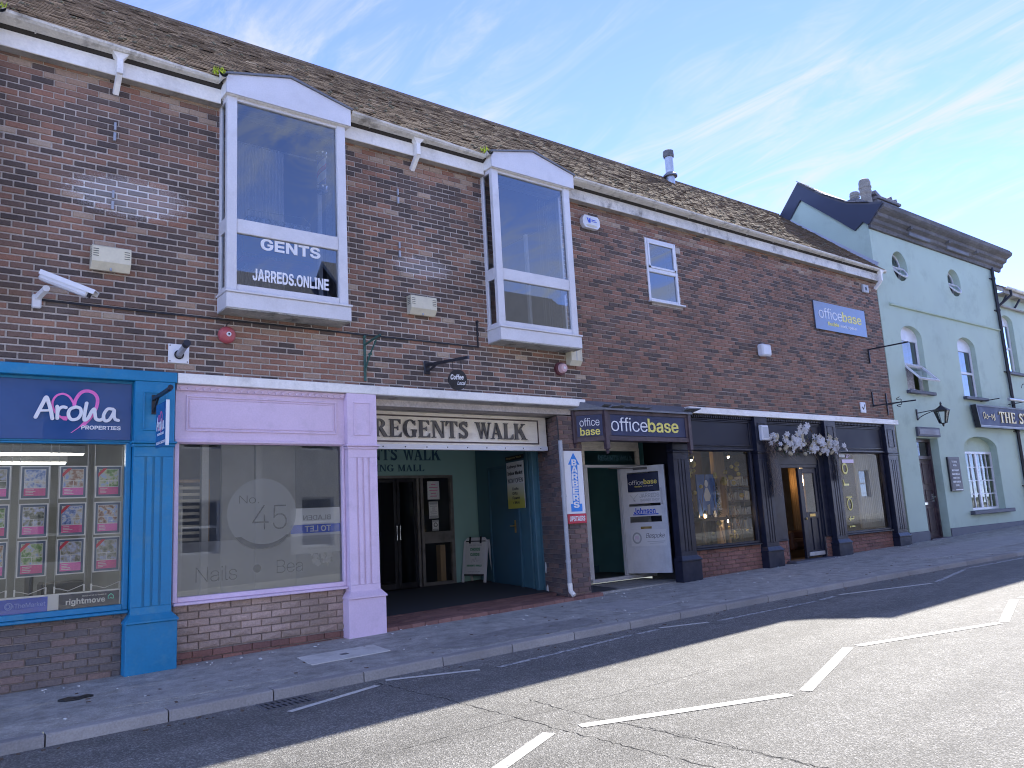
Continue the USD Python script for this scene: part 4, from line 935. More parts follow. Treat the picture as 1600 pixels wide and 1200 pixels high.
# doors
dz0, dz1 = zf0+.01, zf0+2.02
mb = MB()
for a in ((5.0, 5.06), (6.38, 6.44), (7.75, 7.80), (7.83, 7.89), (8.49, 8.55)): mb.box(a[0], a[1], yb-.03, yb+.05, dz0, dz1-.05, .004)
mb.box(5.0, 8.55, yb-.03, yb+.05, dz1-.05, dz1, .004); mb.box(7.89, 8.49, yb-.028, yb+.04, zf0+.77, zf0+.98, .004); mb.box(7.89, 8.49, yb-.028, yb+.04, dz0, dz0+.06, .004)
df = mb.build('door_frame', K['bronze'], AR)
pane(7.88, 8.5, zf0+.97, dz1-.04, yb+.01, df); pane(7.88, 8.5, dz0+.05, zf0+.78, yb+.01, df)
for a, b in ((6.45, 7.325), (7.335, 7.745)):
    mb = MB(); 
    for q in ((a, a+.06, dz0, dz1-.06), (b-.06, b, dz0, dz1-.06), (a+.06, b-.06, dz0, dz0+.1), (a+.06, b-.06, dz1-.12, dz1-.06)): mb.box(q[0], q[1], yb-.01, yb+.03, q[2], q[3], .004)
    d_ = mb.build('door_leaf', K['black'], AR); pane(a+.05, b-.05, dz0+.09, dz1-.11, yb+.01, d_)
    hx = b-.03 if a < 7 else a+.03
    mb = MB(); mb.tube([(hx, yb-.015, zf0+.85), (hx, yb-.06, zf0+.87), (hx, yb-.06, zf0+1.12), (hx, yb-.015, zf0+1.14)], .011, 8); mb.build('handle', K['chrome'], d_, smooth=40)
room(4.95, 9.0, yb+.13, 7.0, .2, 2.9, 'room_dark', None, 'room_dark', AR)
mb = MB(); mb.box(8.36, 8.47, yb+.2, yb+.35, zf0, zf0+.72); mb.build('timber_post', K['wood'], AR)
def notice(x0, x1, z0, z1, col, parent, y=yb-.0, lines=6, seed=1, hd=None, name='notice'):
    mb = MB(); mb.box(x0, x1, y-.004, y, z0, z1); n_ = mb.build(name, K[col], parent)
    r = random.Random(seed); mb = MB(); h = z1-z0
    for k in range(lines):
        zc = z1-h*(.1+.8*(k+.5)/lines); L_ = (x1-x0)*r.uniform(.3, .8); xm = (x0+x1)/2; mb.box(xm-L_/2, xm+L_/2, y-.0055, y-.0041, zc-h*.018, zc+h*.018)
    if hd: mb.box(x0+.01, x1-.01, y-.0055, y-.0041, z1-h*.16, z1-h*.02); mb.box(x0+.01, x1-.01, y-.0055, y-.0041, z0+h*.02, z0+h*.16)
    mb.build('print', K[hd or 'magenta'], n_)
mb = None
yn = yb+.008
notice(8.0, 8.26, zf0+1.57, zf0+1.91, 'paper', df, yn, 5, 1); notice(8.02, 8.22, zf0+1.22, zf0+1.53, 'paper', df, yn, 7, 2, 'grey_plastic'); notice(8.08, 8.22, zf0+.995, zf0+1.19, 'paper', df, yn, 3, 3, 'grey_plastic')
mb = MB(); mb.poly_xz(ell(8.15, zf0+1.10, .04, .04).difference(ell(8.15, zf0+1.10, .03, .03)), yn-.008, yn-.006); mb.build('print', K['black'], df)
# blue door and boxed post on the side wall
sd = np.array([cx-8.76, yb-.94, 0]); sd /= np.linalg.norm(sd); sn = np.array([-sd[1], sd[0], 0])  # along the wall, and out of it into the arcade
def side(s, out, z): return np.array([8.76, .94, 0])+sd*s+sn*out+np.array([0, 0, z])
def sbx(s0, s1, o0, o1, z0, z1, mb, c=.0): return mb.rbox(side((s0+s1)/2, (o0+o1)/2, (z0+z1)/2), (s1-s0, o1-o0, z1-z0), (sd, sn, (0, 0, 1)), c=c)
mb = MB(); sbx(.75, 1.75, .001, .03, .3, 2.35, mb); sd_ = mb.build('side_door', K['teal_dark'], AR)
mb = MB(); sbx(.68, .75, .001, .05, .25, 2.42, mb, .006); sbx(1.75, 1.82, .001, .05, .25, 2.42, mb, .006); sbx(.75, 1.75, .001, .05, 2.35, 2.42, mb, .006); mb.build('door_casing', K['teal_dark'], sd_)
mb = MB(); mb.tube([side(.86, .03, 1.32), side(.86, .075, 1.32), side(.97, .075, 1.32)], .011, 7); sbx(.835, .885, .03, .036, 1.2, 1.42, mb); mb.build('handle', K['brass'], sd_)
mb = MB(); sbx(.05, .16, .001, .1, .25, 3.0, mb, .01); sbx(.3, .36, .001, .05, .25, 3.0, mb, .006); mb.build('casing', K['teal_mid'], AR)
# poster board on the side wall
nb = thing('market_poster', 'yellow and white market poster on the dark side wall of the arcade', 'poster', None)
mb = MB(); sbx(.42, 1.02, .052, .064, 1.62, 2.44, mb); P_ = mb.build('board', K['paper'], nb)
mb = MB(); sbx(.42, 1.02, .0642, .0655, 1.62, 2.05, mb); mb.build('yellow_field', usdkit.material(stage, '/World/Looks/yellow_fade', {'g': ('geometry', {}), 's': ('separate_xyz', {}), 'm': ('map_range', {'from_min': 1.75, 'from_max': 2.05, 'clamp': True}), 'c': ('mix_color', {'a': (.55, .5, .08), 'b': (.74, .74, .66)}), 'p': ('principled_bsdf', {'roughness': .5})}, [('g.position', 's.vector'), ('s.z', 'm.value'), ('m.result', 'c.fac'), ('c.result', 'p.base_color')], surface='p.BSDF'), P_)
def side_text(shape, out, name, mt, parent, d=.002):
    mb = MB(); mb.frame_poly(shape, d, side(0, out, 0), -sd, (0, 0, 1)); mb.build(name, K[mt], parent)
def stx(txt, w, s0, s1, z0, z1): return fit(text_shape(txt, w), -s1, -s0, z0, z1)
side_text(unary_union([stx('Lydneys New', 800, .46, .98, 2.32, 2.385), stx('Indoor Market', 800, .45, .98, 2.21, 2.275), stx('NOW OPEN', 400, .45, .98, 2.07, 2.15)]), .0657, 'lettering', 'black', P_)
side_text(unary_union([stx('Crafts', 600, .62, .84, 1.94, 1.99), stx('Gifts', 600, .66, .84, 1.86, 1.91), stx('Flowers', 600, .58, .84, 1.78, 1.83), stx('+ More', 600, .6, .84, 1.70, 1.75)]), .0657, 'lettering', 'black', P_)
mb = MB(); sbx(.40, 1.04, .052, .07, 2.47, 2.55, mb, .004); hb = mb.build('header', K['black'], nb)
side_text(stx('Regents Walk', 600, .45, .99, 2.49, 2.53), .0705, 'lettering', 'gold', hb)
# cream sign over the arcade
AS = thing('arcade_sign', 'cream sign board with dark metal REGENTS WALK letters over the arcade', 'sign')
ys = .42
mb = MB(); mb.box(5.0, 8.53, ys, ys+.09, 2.505, 3.05, .004); sg = mb.build('board', K['sign_cream'], AS)
mb = MB(); mb.add([(5.0, -.12, 3.172), (8.95, -.12, 3.172), (8.62, ys, 3.10), (5.0, ys, 3.10), (5.0, -.12, 3.164), (8.95, -.12, 3.164), (8.62, ys, 3.052), (5.0, ys, 3.052)], [(4, 6, 5), (4, 7, 6), (0, 1, 2), (0, 2, 3), (1, 5, 6), (1, 6, 2), (0, 4, 5), (0, 5, 1)]); mb.build('soffit_board', K['soffit'], AS)
mb = MB(); mb.box(5.0, 8.535, ys-.012, ys-.001, 2.505, 2.575, .002); st_ = mb.build('bottom_strip', K['white'], sg)
for k in range(9):
    mb = MB(); mb.lathe([(0, -.004), (.009, -.004), (.011, 0)], (5.5+k*.36, ys-.012, 2.54), 'y', 8); mb.build('screw', K['iron'], st_)
mb = MB(); t = .022
for q in ((5.0, 8.36, 2.605, 2.605+t), (5.0, 8.36, 3.0-t, 3.0), (8.36-t, 8.36, 2.605+t, 3.0-t)): mb.box(q[0], q[1], ys-.006, ys-.0005, q[2], q[3])
mb.build('brown_line', K['brown'], sg)
LX = [(5.40, 8.06)]
full = serif_text('REGENTS WALK'); fb = full.bounds
x_ = 0
sx_ = (8.10-5.36)/(fb[2]-fb[0])
for ch in 'REGENTS WALK':
    gph, w = serif_glyph(ch)
    if gph is not None:
        sh = affinity.affine_transform(gph, [sx_, 0, 0, .255, 5.36+(x_-fb[0])*sx_, 2.675])
        mb = MB(); mb.poly_xz(sh, ys-.035, ys-.006); mb.build('letter', K['letter_metal'], sg)
    x_ += w+.04

# ---- brick pillar between arcade and office door
PI = thing('brick_pillar', 'dark brick pillar between the arcade and the white office door', 'brick pillar')
dirl = np.array([.34, .94, 0]); dirl /= np.linalg.norm(dirl); nl = np.array([-dirl[1], dirl[0], 0])
mb = MB(); mb.poly_xy(Polygon([(8.43, .012), (8.91, .012), (9.9, 1.2), (9.9, 1.5), (9.0, 1.5), (8.77, .95)]), -.3, 3.03); pc = mb.build('core', K['mortar_dark'], PI)
brickwork(pc, 8.415, 8.915, .1, 3.04, o=(0, 0, 0), mt='pillar_brick', seed=31, joint=lambda s, z: .009, sshift=8.415, ground=gz)
brickwork(pc, 0.0, 1.0, .1, 3.04, o=(8.412, .0, 0), ax=tuple(dirl), nrm=tuple(nl), mt='pillar_brick', seed=32, joint=lambda s, z: .009, sshift=0)
mb = MB(); r = random.Random(4)
for (s_, z_, w, h) in ((.93, .62, .05, .2), (.9, .22, .07, .3)):
    pts = [(s_+w*math.cos(a)*r.uniform(.5, 1), z_+h/2*math.sin(a)*r.uniform(.7, 1)) for a in np.linspace(0, 2*math.pi, 10, endpoint=False)]
    mb.frame_poly(Polygon(pts).buffer(0), .004, np.array([8.412, 0, 0])+nl*.003, tuple(dirl), (0, 0, 1))
mb.build('bare_patch', K['white_paint'], pc)
DP = thing('downpipe', 'grey painted downpipe on the corner of the brick pillar', 'downpipe')
mb = MB(); mb.tube([(8.40, -.055, 2.62), (8.405, -.055, 1.4), (8.41, -.055, .42)], .034, 12); pp = mb.build('pipe', K['grey_plastic'], DP, smooth=40)
mb = MB(); mb.tube([(8.41, -.055, .42), (8.415, -.06, .30), (8.43, -.12, .235)], .038, 12); mb.build('shoe', K['white_paint'], pp, smooth=40)
mb = MB(); mb.tube([(8.395, -.03, 2.62), (8.39, -.03, 3.0)], .012, 8); mb.build('thin_pipe', K['black'], pp, smooth=40)
for z in (.75, 1.75): mb = MB(); mb.lathe([(.036, z-.02), (.043, z-.018), (.043, z+.018), (.036, z+.02)], (8.407, -.055, 0), n=12); mb.build('clip', K['grey_plastic'], pp, smooth=40)
BSG = thing('barber_sign', 'white plate with blue up arrow reading BARBERS and red UPSTAIRS strip', 'sign')
mb = MB(); mb.box(8.475, 8.87, -.03, -.012, 1.465, 2.46, .003); bp = mb.build('plate', K['white'], BSG)
mb = MB(); mb.poly_xz(Polygon([(8.61, 1.5), (8.75, 1.5), (8.75, 2.24), (8.80, 2.24), (8.68, 2.43), (8.555, 2.24), (8.61, 2.24)]).union(sbox(8.565, 1.5, 8.80, 1.62)), -.033, -.0302); mb.build('arrow', K['sign_blue'], bp)
mb = MB()
for k, ch in enumerate('BARBERS'): mb.poly_xz(fit(text_shape(ch, 850), 8.618 if k else 8.63, 8.742 if k else 8.735, 2.225-k*.1115, 2.325-k*.1115), -.0355, -.0332)
mb.build('lettering', K['white'], bp)
mb = MB(); mb.box(8.48, 8.88, -.034, -.013, 1.315, 1.462, .003); rp = mb.build('red_strip', K['red_vinyl'], BSG)
mb = MB(); mb.poly_xz(fit(text_shape('UPSTAIRS', 800, .2), 8.515, 8.845, 1.35, 1.43), -.0365, -.0342); mb.build('lettering', K['white'], rp)

# ---------------------------------------------------------------- office entrance
OE = thing('office_entrance', 'recessed white framed office doorway with open door plastered with company plates', 'doorway')
oy = 1.2
mb = MB()
for q in ((10.0, 10.10, .30, 2.29), (10.93, 10.99, .30, 2.29), (11.62, 11.7, .30, 2.29)): mb.box(q[0], q[1], oy-.03, oy+.05, q[2], q[3], .006)
mb.box(10.0, 11.7, oy-.03, oy+.05, 2.291, 2.34, .006); mb.box(10.0, 11.7, oy-.08, oy+.05, .24, .299, .006)
of = mb.build('door_frame', K['upvc'], OE)
mb = MB(); mb.box(10.99, 11.62, oy, oy+.03, .3, 2.29); mb.build('side_panel', K['upvc'], of)
mb = MB(); mb.box(10.0, 10.06, oy-.02, oy+.04, 2.341, 2.60); mb.box(11.42, 11.5, oy-.02, oy+.04, 2.341, 2.60); mb.box(10.0, 11.5, oy-.03, oy+.04, 2.601, 2.66, .006); mb.box(10.0, 11.5, oy-.015, oy+.04, 2.661, 2.86); mb.box(10.0, 11.35, oy-.03, oy-.016, 2.69, 2.72); mb.build('transom_frame', K['sign_cream'], OE)
pane(10.06, 11.42, 2.34, 2.60, oy+.01, of)
mb = MB(); mb.poly_xz(fit(text_shape('REGENTS WALK', 600), 10.42, 11.32, 2.42, 2.52), oy+.003, oy+.006); mb.build('lettering', K['teal_mid'], of)
mb = MB(); mb.poly_xy(Polygon([(10.975, .022), (11.36, .05), (11.72, oy+.1), (11.8, oy), (11.42, .022)]), .1, 3.1); mb.box(9.9, 11.7, oy+.0, oy+.05, 2.862, 3.05)
mb.build('reveal_wall', K['dark_matt'], OE)
mb = MB(); mb.box(8.9, 11.6, .0, oy+.1, 3.0, 3.029); mb.build('ceiling', K['aubergine'], OE)
mb = MB(); mb.box(8.92, 11.4, .02, oy+.05, -.1, .215); mb.build('step', K['pave'], OE)
room(9.95, 11.7, oy+.06, 4.0, .28, 2.9, 'office_wall', None, 'office_wall', OE)
mb = MB(); mb.box(10.2, 11.58, 2.6, 2.66, .28, .42); mb.build('skirting', K['teal_dark'], OE)
# the open leaf
hd = np.array([10.955, 1.165, 0]); ld = np.array([.345, -.765, 0]); LW = np.linalg.norm(ld); ld /= LW; ln = np.array([ld[1], -ld[0], 0])
LZ0, LZ1 = .335, 2.285
def lx(s, out, z): return hd+ld*s+ln*out+np.array([0, 0, z])
def lbox(mb, s0, s1, o0, o1, z0, z1, c=.0): return mb.rbox(lx((s0+s1)/2, (o0+o1)/2, (z0+z1)/2), (s1-s0, abs(o1-o0), z1-z0), (ld, ln, (0, 0, 1)), c=c)
def fz(f): return LZ1-f*(LZ1-LZ0)
mb = MB()
g0, g1 = .14*LW, .86*LW
for q in ((0, g0, LZ0, LZ1), (g1, LW, LZ0, LZ1), (g0, g1, fz(.06), LZ1), (g0, g1, LZ0, fz(.53))): lbox(mb, q[0], q[1], -.025, .025, q[2], q[3], .004)
leaf = mb.build('door_leaf', K['upvc'], OE)
mb = MB()
for a, b in ((.17, .47), (.53, .83)):
    for q in ((a, b, .755, .765), (a, b, .905, .915)): lbox(mb, q[0]*LW, q[1]*LW, .0255, .032, fz(q[3]), fz(q[2]), .002)
    for s_ in (a, b): lbox(mb, s_*LW-.008, s_*LW+.008, .0255, .032, fz(.905), fz(.765), .002)
mb.build('panel_moulding', K['upvc'], leaf)
mb = MB(); mb.add([lx(g0, 0, fz(.53)), lx(g1, 0, fz(.53)), lx(g1, 0, fz(.06)), lx(g0, 0, fz(.06))], [(0, 1, 2), (0, 2, 3)]); mb.build('pane', K['glass'], leaf)
def plate(f0, f1, z0, z1, mt, out=.027, th=.006, name='plate'):
    mb = MB(); lbox(mb, f0*LW, f1*LW, out, out+th, fz(z1), fz(z0)); return mb.build(name, K[mt], leaf)
def ltext(shape, name, mt, out=.0335): mb = MB(); mb.frame_poly(shape, .0015, lx(0, out, 0), ld, (0, 0, 1)); return mb.build(name, K[mt], leaf)
def lfit(sh, f0, f1, z0, z1): return fit(sh, f0*LW, f1*LW, fz(z1), fz(z0))
plate(.14, .86, .07, .24, 'navy_vinyl', .02, .006)
ltext(lfit(text_shape('office', 350), .17, .51, .135, .175), 'lettering', 'white', .0265); ltext(lfit(text_shape('base', 750), .515, .82, .125, .175), 'lettering', 'yellow', .0265)
ltext(lfit(text_shape('flexible', 700), .30, .47, .185, .2), 'lettering', 'yellow', .0265); ltext(lfit(text_shape('work space', 500), .49, .72, .185, .2), 'lettering', 'white', .0265)
plate(.14, .88, .245, .355, 'white'); ltext(unary_union([lfit(text_shape('JARREDS', 500), .40, .85, .262, .30), lfit(text_shape('BARBER SHOP', 500), .42, .85, .312, .335)]), 'lettering', 'grey_plastic')
ltext(unary_union([stroke([(.18*LW, fz(.27)), (.26*LW, fz(.31)), (.29*LW, fz(.335))], .006), stroke([(.36*LW, fz(.265)), (.28*LW, fz(.3)), (.24*LW, fz(.33))], .006), ell(.28*LW, fz(.325), .012, .014)]), 'emblem', 'grey_plastic')
plate(.14, .88, .38, .475, 'white'); ltext(lfit(text_shape('Johnson', 800), .24, .74, .395, .45), 'lettering', 'royal'); ltext(unary_union([sbox(.22*LW, fz(.462), .8*LW, fz(.452))]), 'underline', 'royal')
mb = MB(); lbox(mb, .37*LW, .62*LW, .026, .034, fz(.592), fz(.57), .003); mb.build('letter_box', K['brass'], leaf)
plate(.13, .93, .60, .75, 'white')
c0 = (.27*LW, fz(.675)); ltext(ell(*c0, .088, .105).difference(ell(*c0, .062, .075)), 'emblem', 'grey_plastic'); ltext(unary_union([stroke([(c0[0]-.035, c0[1]-.04), (c0[0]-.02, c0[1]+.04), (c0[0], c0[1]-.02), (c0[0]+.02, c0[1]+.045), (c0[0]+.035, c0[1]-.04)], .012)]), 'emblem', 'lilac')
ltext(lfit(text_shape('Bespoke', 300, .35), .47, .90, .632, .69), 'lettering', 'black'); ltext(unary_union([sbox(.50*LW, fz(.712), .9*LW, fz(.708)), sbox(.55*LW, fz(.728), .86*LW, fz(.725))]), 'print', 'grey_plastic')
mb = MB(); mb.tube([lx(.90*LW, .025, fz(.22)), lx(.90*LW, .07, fz(.225)), lx(.90*LW, .07, fz(.36)), lx(.90*LW, .025, fz(.365))], .011, 8); lbox(mb, .87*LW, .93*LW, .025, .03, fz(.4), fz(.2)); mb.build('handle', K['upvc'], leaf, smooth=40)
mb = MB(); lbox(mb, .3*LW, .62*LW, .026, .05, fz(.035), fz(.012)); mb.bar(lx(.3*LW, .045, fz(.02)), (10.62, 1.16, 2.27), .018); mb.build('closer_arm', K['iron'], leaf)
# timber canopy with the sign
CN = thing('office_canopy', 'dark brown timber canopy sign box over the office door', 'canopy sign')
A0, A1, A2, A3 = np.array([8.76, -.0]), np.array([9.13, -.36]), np.array([11.17, -.36]), np.array([11.44, -.08])
zb0, zt0 = 2.60, 3.105
mb = MB(); mb.poly_xy(Polygon([A0, A1, A2, A3, (11.40, -.005), (8.8, -.005)]).buffer(-.012), zb0+.02, zt0); cb = mb.build('box', K['aubergine'], CN)
def face(a, b, out0, out1, s0, s1, z0, z1, mb, c=.004):
    d = np.append(b-a, 0); L_ = np.linalg.norm(d); d /= L_; n_ = np.array([d[1], -d[0], 0]); return mb.rbox(np.append(a, 0)+d*(s0+s1)/2*L_+n_*(out0+out1)/2+np.array([0, 0, (z0+z1)/2]), ((s1-s0)*L_, abs(out1-out0), z1-z0), (d, n_, (0, 0, 1)), c=c)
for a, b in ((A0, A1), (A1, A2), (A2, A3)):
    mb = MB(); face(a, b, -.012, .02, 0, 1, zb0, zb0+.075, mb); face(a, b, -.012, .02, 0, 1, 3.03, zt0, mb); face(a, b, -.012, .018, 0, .05, zb0+.075, 3.03, mb); face(a, b, -.012, .018, .95, 1, zb0+.075, 3.03, mb); mb.build('rail', K['aubergine'], cb)
for a, dz in ((A1, .14), (A2, .14), (A0, .02)):
    mb = MB(); mb.box(a[0]-.04, a[0]+.04, a[1]-.04, a[1]+.04, zb0-dz, zt0+.01, .008); mb.lathe([(0, zb0-dz-.075), (.022, zb0-dz-.065), (.032, zb0-dz-.035), (.02, zb0-dz-.012), (.035, zb0-dz)], (a[0], a[1], 0), n=12); mb.build('post', K['aubergine'], cb)
mb = MB(); face(A1, A2, .001, .006, .04, .965, 2.685, 3.03, mb, 0); fp1 = mb.build('sign_panel', K['navy_vinyl'], CN)
mb = MB(); face(A0, A1, .001, .006, .08, .92, 2.685, 3.03, mb, 0); fp2 = mb.build('sign_panel', K['navy_vinyl'], CN)
yo = A1[1]-.006
mb = MB(); mb.poly_xz(fit(text_shape('office', 330), 9.245, 10.10, 2.755, 2.985), yo-.006, yo); mb.build('lettering', K['white'], fp1)
mb = MB(); mb.poly_xz(fit(text_shape('base', 620), 10.115, 10.885, 2.755, 2.985), yo-.006, yo); mb.build('lettering', K['yellow'], fp1)
d = np.append(A1-A0, 0); L_ = np.linalg.norm(d); d /= L_; n_ = np.array([d[1], -d[0], 0])
for tx, w, mt, z0, z1 in (('office', 330, 'white', 2.85, 2.98), ('base', 650, 'yellow', 2.70, 2.83)):
    mb = MB(); mb.frame_poly(fit(text_shape(tx, w), .10, .42, z0, z1), .005, np.append(A0, 0)+n_*.006, d, (0, 0, 1)); mb.build('lettering', K[mt], fp2)
mb = MB(); top = [(8.70, .0, 3.30), (11.5, .0, 3.30), (11.5, -.10, 3.15), (11.22, -.43, 3.12), (9.08, -.43, 3.12), (8.66, -.02, 3.15)]
mb.add(top+[(x, y, z-.03) for x, y, z in top[2:]], [(0, 4, 3), (0, 3, 1), (0, 5, 4), (1, 3, 2), (5, 9, 8), (5, 8, 4), (4, 8, 7), (4, 7, 3), (3, 7, 6), (3, 6, 2)]); mb.build('lead_roof', K['lead'], CN)
r = random.Random(6)
for k in range(7):
    x = 9.15+k*.16; mb = MB(); mb.rbox((x, -.40+r.uniform(-.02, .02), 3.155+r.uniform(-.01, .015)), (.17, .10, .006), ((.98, 0, r.uniform(-.2, .25)), (0, 1, -.3), (-.1, .3, 1))); mb.build('lead_flap', K['lead'], CN)
mb = MB(); mb.rbox((11.3, -.26, 3.17), (.5, .3, .02), ((.96, .2, .05), (-.2, .96, -.25), (0, .25, .97))); mb.build('lead_flap', K['lead'], CN)

# ---------------------------------------------------------------- dark shop
S3 = thing('dark_shopfront', 'dark navy painted gift shopfront with fluted pilasters and white flower garland', 'shopfront')
PX = [(10.97, 11.38), (13.46, 13.86), (15.95, 16.37), (18.52, 18.97)]
for a, b in PX: pilaster(S3, a, b, 'dark', gz(a))
for (a, b) in ((11.385, 13.455), (13.865, 15.945), (16.375, 18.515)):
    mb = MB(); mb.box(a, b, -.03, .02, 2.50, 3.172); fa = mb.build('fascia', K['dark_matt'], S3)
    mb = MB(); pa, pb = a+.10, b-.08
    for q in ((pa, pb, 2.585, 2.61), (pa, pb, 3.045, 3.07), (pa, pa+.025, 2.61, 3.045), (pb-.025, pb, 2.61, 3.045)): mb.box(q[0], q[1], -.05, -.031, q[2], q[3], .005)
    mb.box(a, b, -.07, -.031, 2.50, 2.545, .008); mb.box(a, b, -.06, -.031, 3.075, 3.095, .004); mb.build('fascia_moulding', K['dark'], fa)
    mb = MB(); n = int((b-a)/.06)
    for k in range(n): mb.box(a+k*(b-a)/n+.01, a+(k+1)*(b-a)/n-.01, -.075, -.031, 3.11, 3.16, .006)
    mb.build('dentils', K['dark'], fa)
for (a, b) in ((11.44, 13.39), (16.43, 18.45)):
    f = shop_window(S3, a+.06, b-.06, .785, 2.485, .06, .06, .014, .045, 'dark', .0)
    st = MB(); st.box(a-.05, b+.06, .018, .2, -.2, .70); rz = st.build('stall_riser', K['mortar_dark'], S3)
    brickwork(rz, a-.02, b+.03, .1, .70, mt='red_brick', seed=int(a), joint=lambda s, z: .008, zshift=.0, ground=gz, tonef=lambda s, z, r: r.random())
# door bay
da, db = 14.36, 15.74
mb = MB(); mb.box(13.87, da, .0, .05, .75, 2.495); mb.box(db, 15.94, .0, .05, .75, 2.495); mb.box(da, db, .02, .07, 2.24, 2.495); mb.box(da, da+.05, .03, .12, .30, 2.24, .005); mb.box(db-.05, db, .03, .12, .30, 2.24, .005); mb.box(da+.05, db-.05, .03, .12, 2.17, 2.239, .005); mb.box(15.03, 15.09, .05, .11, .32, 2.17, .004)
mb.box(13.87, da, -.02, .06, .72, .749, .006); mb.box(db, 15.94, -.02, .06, .72, .749, .006)
dfm = mb.build('door_frame', K['dark'], S3)
st = MB(); st.box(13.87, da, .03, .15, -.1, .72); st.box(db, 15.94, .03, .15, -.1, .72); rz = st.build('stall_riser', K['mortar_dark'], S3)
for a, b in ((13.88, da), (db, 15.93)): brickwork(rz, a, b, .2, .72, mt='red_brick', seed=int(a*7), joint=lambda s, z: .008, o=(0, .012, 0), ground=gz)
mb = MB(); l0, l1 = 15.09, db-.05
for q in ((l0, l0+.09, .335, 2.165), (l1-.09, l1, .335, 2.165), (l0+.09, l1-.09, 2.06, 2.165), (l0+.09, l1-.09, 1.12, 1.25), (l0+.09, l1-.09, .335, .47)): mb.box(q[0], q[1], .055, .10, q[2], q[3], .005)
mb.box((l0+l1)/2-.04, (l0+l1)/2+.04, .06, .10, .47, 1.12, .004); mb.box(l0+.09, l1-.09, .078, .095, .47, 1.12)
lf = mb.build('door_leaf', K['dark'], S3); pane(l0+.085, l1-.085, 1.245, 2.065, .075, lf)
mb = MB(); mb.box(l0+.2, l1-.2, .045, .056, 1.155, 1.215, .004); mb.build('letter_box', K['brass'], lf)
mb = MB(); mb.lathe([(0, -.035), (.022, -.03), (.026, -.015), (.012, 0)], (l0+.045, .055, 1.12), 'y', 12); mb.build('knob', K['brass'], lf, smooth=40)
mb = MB(); mb.box(l0+.02, l1-.02, .03, .056, .36, .44, .005); mb.build('weather_board', K['steel'], lf)
mb = MB(); mb.box(da-.12, db+.02, -.2, .16, .05, .315, .012); mb.build('step', K['slab'] if False else K['plinth'], S3)
room(11.8, 19.1, .262, 5.2, .3, 2.9, 'room_warm', 'dark_wood', 'room_dark', S3)
mb = MB(); mb.box(14.9, 16.1, 3.4, 3.45, .3, 2.89); mb.build('inner_wall', K['dark_wood'], S3)
# gold letters running up the right-hand pane
w2 = None
GT = MB()
def vert_text(ch, xc, z0, z1, w, wg=400):
    sh = affinity.rotate(text_shape(ch, wg), 90, origin=(0, 0)); GT.poly_xz(fit(sh, xc-w/2, xc+w/2, z0, z1), .012, .016)
vert_text('o', 16.80, 2.02, 2.27, .22); vert_text('r', 16.78, 1.77, 1.90, .22); GT.poly_xz(ell(16.83, 1.36, .105, .135).difference(ell(16.83, 1.36, .08, .108)), .012, .016); GT.box(16.72, 16.95, .012, .016, 1.505, 1.53); vert_text('t', 16.83, 1.0, 1.1, .22); vert_text('i', 16.83, .86, .90, .22)
GT.build('pane_lettering', K['yellow'], S3)
mb = MB(); mb.box(16.62, 16.86, .014, .018, 2.40, 2.46); mb.build('pane_sticker', K['paper'], S3)
mb = MB(); mb.poly_xz(unary_union([fit(text_shape('IP', 600), 16.9, 17.06, 2.385, 2.47)]), .014, .018); mb.box(16.72, 17.2, .0142, .0178, 2.27, 2.35); mb.build('pane_sticker', K['lilac'], S3)

# ---------------------------------------------------------------- flower garland over the dark shop's door
FG = thing('flower_garland', 'white artificial flower garland with dried grass over the dark shop door', 'flower garland')
r = random.Random(14)
def petal_flower(c, size, d0, mt, n=6):
    """open flower of n pointed petals facing d0"""
    d0 = np.array(d0, float); d0 /= np.linalg.norm(d0); a = np.cross(d0, (0, 0, 1)); a /= np.linalg.norm(a); b = np.cross(d0, a); mb = MB(); t0 = r.uniform(0, 6.28)
    for k in range(n):
        t = t0+k*2*math.pi/n; e = math.cos(t)*a+math.sin(t)*b; f = -math.sin(t)*a+math.cos(t)*b
        p0 = np.array(c); p1 = p0+e*size*.55+d0*size*.28; p2 = p0+e*size*1.0+d0*size*r.uniform(-.05, .25); w = size*.28
        mb.add([p0, p1-f*w+d0*size*.1, p1+f*w+d0*size*.1, p2, p1], [(0, 4, 1), (0, 2, 4), (4, 3, 1), (4, 2, 3)])
    return mb.build('flower', K[mt], FG)
cl = [(13.98, 2.72, .16), (14.35, 2.78, .2), (14.6, 2.66, .18), (14.9, 2.84, .18), (14.75, 2.62, .2), (15.05, 2.95, .14), (15.35, 2.68, .18), (15.6, 2.72, .2), (15.85, 2.66, .2), (15.7, 2.58, .16), (16.05, 2.72, .18), (16.2, 2.6, .14), (15.25, 2.5, .12), (14.4, 2.6, .15)]
for cx_, cz_, s_ in cl:
    for k in range(9):
        c = (cx_+r.gauss(0, s_*.55), -.16-abs(r.gauss(0, .07)), cz_+r.gauss(0, s_*.42)); petal_flower(c, r.uniform(.045, .085), (r.uniform(-.8, .3), -1, r.uniform(-.4, .5)), 'petal' if r.random() < .85 else 'cream_petal')
for k in range(16):
    c = np.array((r.uniform(14.0, 16.1), -.2, r.uniform(2.42, 2.66))); mb = MB(); m_ = trimesh.creation.icosphere(1, r.uniform(.035, .055)); mb.add(m_.vertices*np.array([1, .8, 1])+c, m_.faces); mb.build('rosette', K['cream_petal'], FG, smooth=True)
mb = MB()
